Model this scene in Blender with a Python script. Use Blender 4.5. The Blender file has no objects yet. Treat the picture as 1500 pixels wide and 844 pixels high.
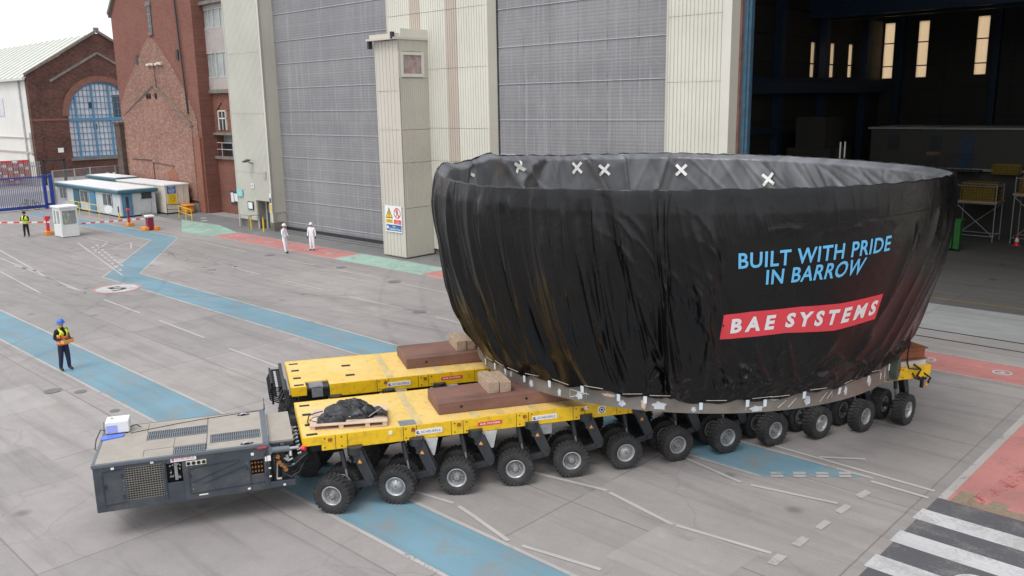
import bpy, bmesh, math, random
from math import sin, cos, pi, radians, sqrt, atan2
from mathutils import Vector, Matrix
random.seed(7)
HAZE, SKY, SUN, EXPO = 0, 0.12, 0.85, 0.56
S = bpy.context.scene
COL = S.collection
# ---------------------------------------------------------------- frames
AF, AV = radians(-43.59961), radians(17.76601)
W0 = (-3.98308, 17.40329)
FR = {'F': (AF, (0.0, 0.0)), 'V': (AV, W0), 'W': (0.0, (0.0, 0.0))}
CAMH, FOC, PITCH, ROLL = 8.708217, 1265.6244, radians(12.052649), radians(-0.985488)
_F = Vector((0, cos(PITCH), -sin(PITCH))); _R = Vector((1, 0, 0)); _U = _R.cross(_F)
_R2 = _R*cos(ROLL)+_U*sin(ROLL); _U2 = _R2.cross(_F)
def fw(fr, u, n, z=0.0):
    a, o = FR[fr]
    return Vector((o[0]+u*cos(a)-n*sin(a), o[1]+u*sin(a)+n*cos(a), z))
def wf(fr, x, y):
    a, o = FR[fr]; x -= o[0]; y -= o[1]
    return (x*cos(a)+y*sin(a), -x*sin(a)+y*cos(a))
def ground(px, py):
    """photo pixel -> point of the ground plane, in facade coordinates"""
    d = _R2*((px-750)/FOC)-_U2*((py-422)/FOC)+_F
    t = -CAMH/d.z
    return wf('F', d.x*t, d.y*t)
# ---------------------------------------------------------------- scene graph helpers
BASE = {}
def tag(o, label=None, cat=None, group=None, kind=None):
    if label: o['label'] = label
    if cat: o['category'] = cat
    if group: o['group'] = group
    if kind: o['kind'] = kind
    return o
def thing(name, label, cat, fr, u, n, z=0.0, group=None, rz=0.0, local=False):
    o = bpy.data.objects.new(name, None); COL.objects.link(o)
    o.empty_display_size = .3
    o.location = fw(fr, u, n, z); o.rotation_euler = (0, 0, FR[fr][0]+rz)
    BASE[o] = (0, 0, 0) if local else (u, n, z)
    return tag(o, label, cat, group)
KEEP = {'grating', 'grating_backing', 'mesh_grille', 'glazing_bars', 'pales', 'mesh', 'rivet', 'bolt', 'boom', 'chalk_mark', 'red_blocks', 'white_blocks', 'dark_stripes', 'white_stripes', 'cage',
        'roof_truss', 'wall_rail', 'staircase', 'frame', 'frames', 'door_batten', 'door_seam', 'panel_seam', 'window_bars', 'hose_bank', 'terminal', 'valve', 'hose', 'coupling_frame', 'cloth', 'strap', 'handlebar',
        'balcony_rail', 'hiviz_vest', 'body', 'hard_hat', 'reflective_tape', 'wheel', 'rim', 'bogie_arm', 'chassis', 'housing', 'tape_cross', 'side_panel', 'roof', 'saddle', 'flashing_line', 'warning_symbol'}
def clusters(mb):
    par = list(range(len(mb.v)))
    def find(x):
        while par[x] != x: par[x] = par[par[x]]; x = par[x]
        return x
    for f in mb.f:
        a = find(f[0])
        for i in f[1:]: par[find(i)] = a
    comp = {}
    for k, f in enumerate(mb.f): comp.setdefault(find(f[0]), []).append(k)
    cl = []
    for fs in comp.values():
        vs = {i for k in fs for i in mb.f[k]}; c = [[mb.v[i][d] for i in vs] for d in range(3)]
        cl.append([[min(x) for x in c], [max(x) for x in c], list(fs)])
    if len(cl) > 400: return None
    ch = True
    while ch:
        ch = False; out = []
        for c in cl:
            for o in out:
                mg = .03 if max(o[1][d]-o[0][d] for d in range(3)) > 1.5 else .004
                if all(c[0][d] <= o[1][d]+mg and o[0][d] <= c[1][d]+mg for d in range(3)):
                    o[0] = [min(a, b) for a, b in zip(o[0], c[0])]; o[1] = [max(a, b) for a, b in zip(o[1], c[1])]; o[2] += c[2]; ch = True; break
            else: out.append(c)
        cl = out
    return cl
def obj(name, mb, mats, parent=None, **kw):
    if parent is None or name in KEEP or 'text' in name or 'lettering' in name: return obj1(name, mb, mats, parent, **kw)
    cl = clusters(mb)
    if not cl or len(cl) < 2 or len(cl) > 60: return obj1(name, mb, mats, parent, **kw)
    first = None
    for c in cl:
        fs = sorted(c[2]); used = sorted({i for k in fs for i in mb.f[k]}); ix = {v: i for i, v in enumerate(used)}; q = MB(mb.fix)
        q.v = [mb.v[i] for i in used]; q.f = [[ix[i] for i in mb.f[k]] for k in fs]; q.m = [mb.m[k] for k in fs]; q.s = [mb.s[k] for k in fs]
        o = obj1(name, q, mats, parent, **kw); first = first or o
    return first
def obj1(name, mb, mats, parent=None, label=None, cat=None, group=None, kind=None, fr=None, base=None, bevel=0, smooth=None, sub=0):
    """link MB as ONE mesh object; coordinates are frame-absolute unless the parent is local"""
    if not isinstance(mats, (list, tuple)): mats = [mats]
    if parent is not None: b = BASE[parent]
    else: b = base or (0, 0, 0)
    me = bpy.data.meshes.new(name)
    me.from_pydata([(v[0]-b[0], v[1]-b[1], v[2]-b[2]) for v in mb.v], [], mb.f)
    for m in mats: me.materials.append(m)
    me.polygons.foreach_set('material_index', mb.m)
    me.polygons.foreach_set('use_smooth', mb.s)
    me.update()
    if mb.fix:
        bm = bmesh.new(); bm.from_mesh(me); bmesh.ops.recalc_face_normals(bm, faces=bm.faces); bm.to_mesh(me); bm.free()
    o = bpy.data.objects.new(name, me); COL.objects.link(o)
    if parent is not None: o.parent = parent
    elif fr:
        o.location = fw(fr, *b) if len(b) == 3 else (0, 0, 0); o.rotation_euler = (0, 0, FR[fr][0])
    BASE[o] = b
    if bevel:
        md = o.modifiers.new('bevel', 'BEVEL'); md.width = bevel; md.segments = 2; md.limit_method = 'ANGLE'; md.angle_limit = radians(40)
    if sub:
        md = o.modifiers.new('sub', 'SUBSURF'); md.levels = sub; md.render_levels = sub
    return tag(o, label, cat, group, kind)
def copy_tree(o, parent=None):
    c = o.copy(); COL.objects.link(c)
    if parent is not None: c.parent = parent
    BASE[c] = BASE[o]
    for ch in list(o.children): copy_tree(ch, c)
    return c
class MB:
    def __init__(s, fix=True): s.v = []; s.f = []; s.m = []; s.s = []; s.fix = fix
    def add(s, vs, fs, m=0, sm=False):
        k = len(s.v); s.v += [tuple(v) for v in vs]
        for f in fs: s.f.append([i+k for i in f]); s.m.append(m); s.s.append(sm)
        return s
    def box(s, a, b, m=0):
        x0, y0, z0 = a; x1, y1, z1 = b
        return s.add([(x0,y0,z0),(x1,y0,z0),(x1,y1,z0),(x0,y1,z0),(x0,y0,z1),(x1,y0,z1),(x1,y1,z1),(x0,y1,z1)],
              [(0,3,2,1),(4,5,6,7),(0,1,5,4),(1,2,6,5),(2,3,7,6),(3,0,4,7)], m)
    def obox(s, c, d, rz=0, rx=0, ry=0, m=0):
        M = Matrix.Rotation(rz, 3, 'Z') @ Matrix.Rotation(ry, 3, 'Y') @ Matrix.Rotation(rx, 3, 'X')
        t = MB(); t.box((-d[0]/2,-d[1]/2,-d[2]/2), (d[0]/2,d[1]/2,d[2]/2))
        return s.add([Vector(c)+M@Vector(v) for v in t.v], t.f, m)
    def bar(s, p, q, w, h, m=0):
        p, q = Vector(p), Vector(q); d = (q-p); L = d.length; d.normalize()
        a = d.cross(Vector((0,0,1)))
        if a.length < 1e-4: a = Vector((1,0,0))
        a.normalize(); b = a.cross(d)
        vs = [P+a*sx*w/2+b*sz*h/2 for P in (p, q) for sx, sz in ((-1,-1),(1,-1),(1,1),(-1,1))]
        return s.add(vs, [(0,1,2,3),(7,6,5,4),(0,4,5,1),(1,5,6,2),(2,6,7,3),(3,7,4,0)], m)
    def cyl(s, p, q, r, r2=None, n=12, m=0, sm=True, cap=True):
        p, q = Vector(p), Vector(q); r2 = r if r2 is None else r2
        d = (q-p).normalized(); a = d.orthogonal().normalized(); b = d.cross(a)
        vs = []
        for P, R in ((p, r), (q, r2)): vs += [P+(a*cos(2*pi*i/n)+b*sin(2*pi*i/n))*R for i in range(n)]
        s.add(vs, [(i, (i+1) % n, n+(i+1) % n, n+i) for i in range(n)], m, sm)
        if cap: s.add(vs, [list(range(n))[::-1], list(range(n, 2*n))], m)
        return s
    def tube(s, pts, r, n=6, m=0):
        pts = [Vector(p) for p in pts]; vs = []; a = None
        for i, P in enumerate(pts):
            d = (pts[min(i+1, len(pts)-1)]-pts[max(i-1, 0)]).normalized()
            a = (d.orthogonal() if a is None else (a-d*a.dot(d))).normalized(); b = d.cross(a)
            R = r[i] if isinstance(r, (list, tuple)) else r
            vs += [P+(a*cos(2*pi*k/n)+b*sin(2*pi*k/n))*R for k in range(n)]
        fs = [(i*n+k, i*n+(k+1) % n, (i+1)*n+(k+1) % n, (i+1)*n+k) for i in range(len(pts)-1) for k in range(n)]
        s.add(vs, fs, m, True); L = (len(pts)-1)*n
        return s.add(vs, [list(range(n))[::-1], list(range(L, L+n))], m)
    def prism(s, poly, ax, d0, d1, m=0):
        n = len(poly)
        def P(a, b, d): return {'x': (d, a, b), 'y': (a, d, b), 'z': (a, b, d)}[ax]
        vs = [P(a, b, d0) for a, b in poly]+[P(a, b, d1) for a, b in poly]
        return s.add(vs, [list(range(n)), list(range(2*n-1, n-1, -1))]+[(i, i+n, (i+1) % n+n, (i+1) % n) for i in range(n)], m)
    def lathe(s, prof, c, ax, n=32, m=0, sm=True, closed=False):
        ax = Vector(ax).normalized(); a = ax.orthogonal().normalized(); b = ax.cross(a); c = Vector(c); vs = []
        for (r, h) in prof: vs += [c+ax*h+(a*cos(2*pi*i/n)+b*sin(2*pi*i/n))*r for i in range(n)]
        K = len(prof); fs = []
        for j in range(K if closed else K-1):
            j2 = (j+1) % K
            fs += [(j*n+i, j*n+(i+1) % n, j2*n+(i+1) % n, j2*n+i) for i in range(n)]
        return s.add(vs, fs, m, sm)
    def quad(s, a, b, c, d, m=0): return s.add([a, b, c, d], [(0, 1, 2, 3)], m)
    def ball(s, c, r, m=0, n=10, k=7):
        if not isinstance(r, (list, tuple)): r = (r, r, r)
        vs = [(c[0], c[1], c[2]-r[2])]
        for j in range(1, k):
            t = -pi/2+pi*j/k
            vs += [(c[0]+r[0]*cos(t)*cos(2*pi*i/n), c[1]+r[1]*cos(t)*sin(2*pi*i/n), c[2]+r[2]*sin(t)) for i in range(n)]
        vs.append((c[0], c[1], c[2]+r[2])); L = len(vs)-1
        fs = [(0, 1+(i+1) % n, 1+i) for i in range(n)]
        for j in range(k-2): fs += [(1+j*n+i, 1+j*n+(i+1) % n, 1+(j+1)*n+(i+1) % n, 1+(j+1)*n+i) for i in range(n)]
        fs += [(L, 1+(k-2)*n+i, 1+(k-2)*n+(i+1) % n) for i in range(n)]
        return s.add(vs, fs, m, True)
def grid(mb, fn, nu, nv, m=0, closed=False, sm=True):
    vs = [fn(i/nu, j/nv) for j in range(nv+1) for i in range(nu+(0 if closed else 1))]
    w = nu+(0 if closed else 1)
    fs = [(j*w+i, j*w+(i+1) % w, (j+1)*w+(i+1) % w, (j+1)*w+i) for j in range(nv) for i in range(nu)]
    return mb.add(vs, fs, m, sm)
# ---------------------------------------------------------------- lettering
_TX = {}
def text2d(t, bold=0.0, shear=0.0, cuts=0, space=1.0):
    k = (t, bold, shear, cuts, space)
    if k in _TX: return _TX[k]
    cu = bpy.data.curves.new('lettering', 'FONT'); cu.body = t; cu.size = 1; cu.offset = bold; cu.shear = shear; cu.resolution_u = 3; cu.space_character = space
    cu.align_x = 'LEFT'
    o = bpy.data.objects.new('lettering', cu); COL.objects.link(o)
    dg = bpy.context.evaluated_depsgraph_get(); me = bpy.data.meshes.new_from_object(o.evaluated_get(dg))
    bm = bmesh.new(); bm.from_mesh(me)
    xs = [v.co.x for v in bm.verts]; ys = [v.co.y for v in bm.verts]; x0, x1, y0, y1 = min(xs), max(xs), min(ys), max(ys)
    if cuts:
        for i in range(1, cuts):
            g = bm.verts[:]+bm.edges[:]+bm.faces[:]
            bmesh.ops.bisect_plane(bm, geom=g, plane_co=(x0+(x1-x0)*i/cuts, 0, 0), plane_no=(1, 0, 0))
        for i in range(1, 8):
            g = bm.verts[:]+bm.edges[:]+bm.faces[:]
            bmesh.ops.bisect_plane(bm, geom=g, plane_co=(0, y0+(y1-y0)*i/8, 0), plane_no=(0, 1, 0))
    bm.verts.index_update()
    vs = [((v.co.x-x0)/(x1-x0), (v.co.y-y0)/(y1-y0)) for v in bm.verts]
    fs = [[v.index for v in f.verts] for f in bm.faces]
    bm.free(); bpy.data.objects.remove(o); bpy.data.curves.remove(cu); bpy.data.meshes.remove(me)
    _TX[k] = (vs, fs); return _TX[k]
def lettering(mb, t, o, ex, ez, w, h, m=0, bold=0.0, shear=0.0):
    """letters in the plane o + ex, ez, filling w x h"""
    vs, fs = text2d(t, bold, shear); o, ex, ez = Vector(o), Vector(ex), Vector(ez)
    return mb.add([o+ex*(x*w)+ez*(y*h) for x, y in vs], fs, m)
# ---------------------------------------------------------------- materials
def nt(name):
    m = bpy.data.materials.new(name); m.use_nodes = True; t = m.node_tree; b = t.nodes['Principled BSDF']
    return m, t, b
def N(t, k, **kw):
    n = t.nodes.new(k)
    for a, v in kw.items():
        if a in n.inputs.keys(): n.inputs[a].default_value = v
        else: setattr(n, a, v)
    return n
def noise(t, co, scale, detail=4, rough=.6, dist=0):
    n = N(t, 'ShaderNodeTexNoise'); n.inputs['Scale'].default_value = scale; n.inputs['Detail'].default_value = detail
    n.inputs['Roughness'].default_value = rough; n.inputs['Distortion'].default_value = dist
    t.links.new(co, n.inputs['Vector']); return n.outputs['Fac']
def ramp(t, fac, a, b, lo=(0, 0, 0, 1), hi=(1, 1, 1, 1)):
    r = N(t, 'ShaderNodeValToRGB'); r.color_ramp.elements[0].position = a; r.color_ramp.elements[1].position = b
    r.color_ramp.elements[0].color = lo; r.color_ramp.elements[1].color = hi; t.links.new(fac, r.inputs['Fac']); return r.outputs['Color']
def mix(t, fac, a, b, mode='MIX'):
    n = N(t, 'ShaderNodeMix', data_type='RGBA', blend_type=mode)
    for s, v in ((0, fac), (6, a), (7, b)):
        if isinstance(v, bpy.types.NodeSocket): t.links.new(v, n.inputs[s])
        elif isinstance(v, (int, float)): n.inputs[s].default_value = v
        else: n.inputs[s].default_value = (*v[:3], 1)
    return n.outputs[2]
def math_(t, op, a, b=0.0):
    n = N(t, 'ShaderNodeMath', operation=op)
    for s, v in ((0, a), (1, b)):
        if isinstance(v, bpy.types.NodeSocket): t.links.new(v, n.inputs[s])
        else: n.inputs[s].default_value = v
    return n.outputs[0]
def bump(t, b, h, dist, strength=1.0):
    n = N(t, 'ShaderNodeBump'); n.inputs['Distance'].default_value = dist; n.inputs['Strength'].default_value = strength
    t.links.new(h, n.inputs['Height']); t.links.new(n.outputs['Normal'], b.inputs['Normal']); return n
def coord(t, kind='Object', scale=None, rot=None):
    c = N(t, 'ShaderNodeTexCoord').outputs[kind]
    if scale or rot:
        m = N(t, 'ShaderNodeMapping')
        if scale: m.inputs['Scale'].default_value = scale
        if rot: m.inputs['Rotation'].default_value = rot
        t.links.new(c, m.inputs['Vector']); c = m.outputs['Vector']
    return c
def mat(name, c, rough=.6, metal=0.0, var=.15, scale=3.0, dirt=None, dirt_amt=.4, bmp=0.0, bscale=40, coat=0.0, spec=.5, stretch=None, dscale=1.2, rnd=False):
    m, t, b = nt(name); co = coord(t, scale=stretch) if stretch else coord(t)
    if rnd:
        oi = N(t, 'ShaderNodeObjectInfo'); va = N(t, 'ShaderNodeVectorMath', operation='ADD'); vm = N(t, 'ShaderNodeVectorMath', operation='SCALE'); vm.inputs[0].default_value = (37, 53, 29); t.links.new(oi.outputs['Random'], vm.inputs['Scale']); t.links.new(co, va.inputs[0]); t.links.new(vm.outputs[0], va.inputs[1]); co = va.outputs[0]
    f = noise(t, co, scale, 6, .65)
    a = tuple(x*(1-var) for x in c); h = tuple(min(1, x*(1+var)) for x in c)
    col = mix(t, ramp(t, f, .3, .7), a, h)
    if dirt:
        col = mix(t, math_(t, 'MULTIPLY', ramp(t, noise(t, co, dscale, 7, .7, .4), .48, .72), dirt_amt), col, dirt)
    t.links.new(col, b.inputs['Base Color'])
    b.inputs['Roughness'].default_value = rough; b.inputs['Metallic'].default_value = metal
    b.inputs['Specular IOR Level'].default_value = spec
    if coat: b.inputs['Coat Weight'].default_value = coat
    r = math_(t, 'ADD', math_(t, 'MULTIPLY', f, .25), rough-.12); t.links.new(r, b.inputs['Roughness'])
    if bmp: bump(t, b, noise(t, co, bscale, 4, .6), bmp)
    return m
def hexc(r, g, b_): return tuple(((x/255)/12.92 if x/255 <= .04045 else ((x/255+.055)/1.055)**2.4) for x in (r, g, b_))
# ---------------------------------------------------------------- surface materials
def concrete(name, base=(.335, .307, .297), slabs=True, dark=1.0):
    m, t, b = nt(name)
    co = coord(t, rot=None)
    big = noise(t, co, .07, 5, .6, .6); mid = noise(t, co, .9, 8, .72, .3); fine = noise(t, co, 22, 4, .7)
    c = mix(t, ramp(t, big, .35, .65), tuple(x*.80 for x in base), tuple(x*1.12 for x in base))
    c = mix(t, math_(t, 'MULTIPLY', ramp(t, mid, .40, .68), .5), c, tuple(x*.66 for x in base))
    c = mix(t, math_(t, 'MULTIPLY', ramp(t, noise(t, co, 2.6, 6, .7, 1.0), .56, .72), .35), c, tuple(min(1, x*1.3) for x in base))
    c = mix(t, .24, c, mix(t, fine, (.12, .12, .12), (.55, .54, .52)))
    # long tyre and drag stains that follow the traffic
    st = coord(t, scale=(.10, 1.4, 1), rot=(0, 0, radians(12)))
    c = mix(t, math_(t, 'MULTIPLY', ramp(t, noise(t, st, 1.3, 6, .65, .8), .48, .74), .50), c, tuple(x*.5 for x in base))
    # oil spots
    vo = N(t, 'ShaderNodeTexVoronoi', feature='F1'); vo.inputs['Scale'].default_value = .45; t.links.new(co, vo.inputs['Vector'])
    c = mix(t, math_(t, 'MULTIPLY', ramp(t, math_(t, 'ADD', vo.outputs['Distance'], math_(t, 'MULTIPLY', mid, .12)), .10, .17, (1, 1, 1, 1), (0, 0, 0, 1)), .6), c, tuple(x*.38 for x in base))
    h = fine
    if slabs:
        br = N(t, 'ShaderNodeTexBrick'); br.offset = 0.0
        for k, v in (('Scale', 1), ('Brick Width', 5.7), ('Row Height', 4.6), ('Mortar Size', .022), ('Mortar Smooth', .3), ('Bias', 0)): br.inputs[k].default_value = v
        wob = N(t, 'ShaderNodeVectorMath', operation='ADD'); wn = N(t, 'ShaderNodeTexNoise'); wn.inputs['Scale'].default_value = 1.7; t.links.new(co, wn.inputs['Vector'])
        sc = N(t, 'ShaderNodeVectorMath', operation='SCALE'); sc.inputs['Scale'].default_value = .03; t.links.new(wn.outputs['Color'], sc.inputs[0])
        t.links.new(co, wob.inputs[0]); t.links.new(sc.outputs[0], wob.inputs[1]); t.links.new(wob.outputs[0], br.inputs['Vector'])
        br.inputs['Color1'].default_value = (1, 1, 1, 1); br.inputs['Color2'].default_value = (.84, .84, .85, 1); br.inputs['Mortar'].default_value = (.60, .58, .57, 1)
        c = mix(t, .85, c, br.outputs['Color'], 'MULTIPLY')
        # hair cracks
        vc = N(t, 'ShaderNodeTexVoronoi', feature='DISTANCE_TO_EDGE'); vc.inputs['Scale'].default_value = .16
        dn = N(t, 'ShaderNodeVectorMath', operation='ADD'); s2 = N(t, 'ShaderNodeVectorMath', operation='SCALE'); s2.inputs['Scale'].default_value = 1.5
        n2 = N(t, 'ShaderNodeTexNoise'); n2.inputs['Scale'].default_value = .5; n2.inputs['Detail'].default_value = 8; t.links.new(co, n2.inputs['Vector'])
        t.links.new(n2.outputs['Color'], s2.inputs[0]); t.links.new(co, dn.inputs[0]); t.links.new(s2.outputs[0], dn.inputs[1]); t.links.new(dn.outputs[0], vc.inputs['Vector'])
        c = mix(t, math_(t, 'MULTIPLY', ramp(t, vc.outputs['Distance'], .0, .006, (1, 1, 1, 1), (0, 0, 0, 1)), .22), c, tuple(x*.4 for x in base))
    t.links.new(c, b.inputs['Base Color']); b.inputs['Roughness'].default_value = .85
    b.inputs['Specular IOR Level'].default_value = .3
    bump(t, b, h, .004)
    return m
def paint(name, c, wear=.5, under=(.24, .23, .22), scale=1.0, alpha=False):
    """floor paint, worn through in patches to the concrete under it"""
    m, t, b = nt(name); co = coord(t)
    n1 = noise(t, co, 1.1*scale, 8, .72, .5); n2 = noise(t, co, 14*scale, 5, .75)
    w = math_(t, 'ADD', math_(t, 'MULTIPLY', n1, .6), math_(t, 'MULTIPLY', n2, .4))
    st = noise(t, coord(t, scale=(.10, 1.4, 1), rot=(0, 0, radians(12))), 1.3, 6, .65, .8)
    base = mix(t, ramp(t, noise(t, co, .35, 5), .3, .7), tuple(x*.86 for x in c), tuple(min(1, x*1.1) for x in c))
    base = mix(t, math_(t, 'MULTIPLY', ramp(t, st, .5, .75), .35), base, tuple(x*.55 for x in c))
    k = .66-.26*wear
    f = ramp(t, w, k, k+.1)
    if alpha:
        t.links.new(math_(t, 'SUBTRACT', 1.0, f), b.inputs['Alpha'])
    else: base = mix(t, math_(t, 'MULTIPLY', f, .8), base, under)
    t.links.new(base, b.inputs['Base Color']); b.inputs['Roughness'].default_value = .7; b.inputs['Specular IOR Level'].default_value = .35
    bump(t, b, n2, .003)
    return m
def brick(name, axis, c1, c2, mortar=(.30, .26, .23), soot=.5, sootc=(.035, .028, .026), pale=0.0, w=.225, h=.075, patch=.6):
    """axis 'x': wall runs along local x; 'y': along local y"""
    m, t, b = nt(name); co = coord(t)
    sp = N(t, 'ShaderNodeSeparateXYZ'); t.links.new(co, sp.inputs[0]); cb = N(t, 'ShaderNodeCombineXYZ')
    t.links.new(sp.outputs['X' if axis == 'x' else 'Y'], cb.inputs['X']); t.links.new(sp.outputs['Z'], cb.inputs['Y'])
    br = N(t, 'ShaderNodeTexBrick')
    for k, v in (('Scale', 1), ('Brick Width', w), ('Row Height', h), ('Mortar Size', .009), ('Mortar Smooth', .2), ('Bias', -.1)): br.inputs[k].default_value = v
    t.links.new(cb.outputs[0], br.inputs['Vector'])
    br.inputs['Color1'].default_value = (*c1, 1); br.inputs['Color2'].default_value = (*c2, 1); br.inputs['Mortar'].default_value = (*mortar, 1)
    c = br.outputs['Color']
    n1 = noise(t, co, .33, 8, .7, .5); n2 = noise(t, co, 2.4, 8, .75, .4); n3 = noise(t, coord(t, scale=(1, 1, 1.8)), 2.6, 5, .85)
    c = mix(t, math_(t, 'MULTIPLY', ramp(t, n1, .45, .68), soot), c, sootc)
    c = mix(t, math_(t, 'MULTIPLY', ramp(t, n2, .5, .7), patch*.6), c, tuple(x*.45 for x in c1))
    n4 = noise(t, coord(t, scale=(1, 1, 2.2)), 3.4, 4, .8); c = mix(t, patch*.9, c, ramp(t, n4, .36, .62, (.55, .55, .55, 1), (1, 1, 1, 1)), 'MULTIPLY')
    if pale:
        c = mix(t, math_(t, 'MULTIPLY', ramp(t, n3, .50, .60), pale), c, (.46, .38, .33))
    cw = coord(t, scale=(1, 1, .12)); c = mix(t, math_(t, 'MULTIPLY', ramp(t, noise(t, cw, 1.5, 5, .7), .55, .75), .3*soot+.1), c, sootc)
    t.links.new(c, b.inputs['Base Color']); b.inputs['Roughness'].default_value = .9; b.inputs['Specular IOR Level'].default_value = .2
    bump(t, b, br.outputs['Fac'], -.012)
    return m
def cladding(name, c, dirt=.25):
    m, t, b = nt(name); co = coord(t); cw = coord(t, scale=(5, 5, .25))
    col = mix(t, ramp(t, noise(t, co, .25, 5, .6), .3, .7), tuple(x*.9 for x in c), tuple(min(.9, x*1.05) for x in c))
    col = mix(t, math_(t, 'MULTIPLY', ramp(t, noise(t, cw, 1.3, 6, .7), .5, .8), dirt), col, tuple(x*.5 for x in (c[0], c[1]*.93, c[2]*.8)))
    col = mix(t, math_(t, 'MULTIPLY', ramp(t, noise(t, co, 6, 6, .8), .6, .8), dirt*.5), col, (.28, .2, .13))
    t.links.new(col, b.inputs['Base Color']); b.inputs['Roughness'].default_value = .55; b.inputs['Specular IOR Level'].default_value = .3
    return m
def doorcloth(name):
    m, t, b = nt(name); co = coord(t); cw = coord(t, scale=(7, 7, .16)); cw2 = coord(t, scale=(18, 18, .3))
    c = mix(t, ramp(t, noise(t, co, .22, 5, .6), .32, .68), (.205, .204, .213), (.272, .273, .282))
    c = mix(t, math_(t, 'MULTIPLY', ramp(t, noise(t, cw, 1.0, 6, .75), .5, .72), .45), c, (.46, .46, .49))
    c = mix(t, math_(t, 'MULTIPLY', ramp(t, noise(t, cw2, 1.0, 4, .7), .55, .75), .4), c, (.19, .19, .21))
    c = mix(t, math_(t, 'MULTIPLY', ramp(t, noise(t, co, 1.6, 8, .7, .8), .55, .8), .35), c, (.40, .39, .42))
    t.links.new(c, b.inputs['Base Color']); b.inputs['Roughness'].default_value = .6; b.inputs['Specular IOR Level'].default_value = .35
    wv = N(t, 'ShaderNodeTexWave', bands_direction='Z'); wv.inputs['Scale'].default_value = 1.9; wv.inputs['Distortion'].default_value = .15; t.links.new(co, wv.inputs['Vector'])
    c2 = mix(t, math_(t, 'MULTIPLY', wv.outputs['Fac'], .045), c, (.10, .10, .11)); t.links.new(c2, b.inputs['Base Color'])
    bump(t, b, wv.outputs['Fac'], .005)
    return m
M = {}
M['concrete'] = concrete('yard_concrete')
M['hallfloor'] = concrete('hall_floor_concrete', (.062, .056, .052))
M['apron'] = concrete('apron_concrete', (.36, .37, .37))
M['asphalt'] = mat('asphalt', (.17, .168, .17), .9, var=.2, scale=.5, bmp=.004, bscale=30)
M['blue'] = paint('blue_floor_paint', (.16, .285, .355), .62)
M['red'] = paint('red_floor_paint', (.52, .25, .235), .65)
M['redR'] = paint('bright_red_floor_paint', (.50, .215, .20), .65, under=(.33, .17, .15))
M['green'] = paint('green_floor_paint', (.30, .46, .39), .6)
M['whitel'] = paint('white_line_paint', (.45, .435, .42), .30, alpha=True, scale=1.6)
M['whitef'] = paint('faded_line_paint', (.41, .395, .38), .42, alpha=True, scale=1.6)
M['whitez'] = paint('crossing_white_paint', (.56, .56, .57), .75, under=(.36, .35, .35))
M['blackz'] = paint('crossing_black_paint', (.105, .105, .115), .6, under=(.2, .19, .19))
M['brownp'] = mat('tactile_tan', (.25, .20, .14), .85, var=.2, scale=8, bmp=.004)
M['numk'] = mat('worn_black_number', (.05, .05, .055), .8, var=.3)
M['redcrack'] = paint('fresh_red_paint', (.50, .06, .07), .95, alpha=True, scale=1.3)
M['cream'] = cladding('cream_cladding', (.66, .65, .575), .10)
M['cream2'] = cladding('warm_cream_cladding', (.585, .55, .485), .16)
M['creamL'] = cladding('grey_cream_cladding', (.585, .585, .52), .12)
M['tanstrip'] = cladding('tan_rooflight_strip', (.52, .45, .385), .15)
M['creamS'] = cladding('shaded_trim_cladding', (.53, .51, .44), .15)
M['door'] = doorcloth('grey_door_fabric')
M['batten'] = mat('door_batten', (.46, .46, .48), .5, var=.15)
M['dark'] = mat('dark_steel', (.03, .032, .036), .55, var=.3)
M['black'] = mat('black_void', (.012, .012, .014), .8)
M['bluecol'] = mat('blue_steel', (.045, .11, .17), .45, var=.25, dirt=(.12, .1, .09))
M['bluedk'] = mat('dark_blue_steel', (.02, .045, .09), .5, var=.25)
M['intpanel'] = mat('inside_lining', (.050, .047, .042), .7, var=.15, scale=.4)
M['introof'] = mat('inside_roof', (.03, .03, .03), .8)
M['girt'] = mat('girt_steel', (.03, .03, .04), .6)
M['grey'] = mat('grey_paint', (.28, .29, .30), .5, dirt=(.15, .12, .1))
M['lgrey'] = mat('light_grey_paint', (.52, .53, .53), .5, dirt=(.25, .22, .19))
M['galv'] = mat('galvanised', (.42, .43, .44), .4, .6, var=.15, scale=8)
M['white'] = mat('white_paint', (.74, .75, .75), .5, var=.04, dirt=(.4, .38, .34), dirt_amt=.25)
M['signw'] = mat('sign_white', (.80, .80, .80), .4, var=.02)
M['signy'] = mat('sign_yellow', (.80, .55, .03), .4, var=.03)
M['signr'] = mat('sign_red', (.70, .05, .06), .4, var=.03)
M['signb'] = mat('sign_blue', (.03, .14, .36), .4, var=.03)
M['signk'] = mat('sign_black', (.015, .015, .015), .4, var=.03)
M['signo'] = mat('sign_orange', (.8, .33, .07), .5, var=.05)
M['signc'] = mat('sign_cyan', (.25, .60, .60), .4, var=.03)
M['yellow'] = mat('trailer_yellow', (.84, .52, .008), .42, var=.08, scale=2, dirt=(.22, .16, .05), dirt_amt=.55, dscale=4.5, coat=.1)
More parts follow.
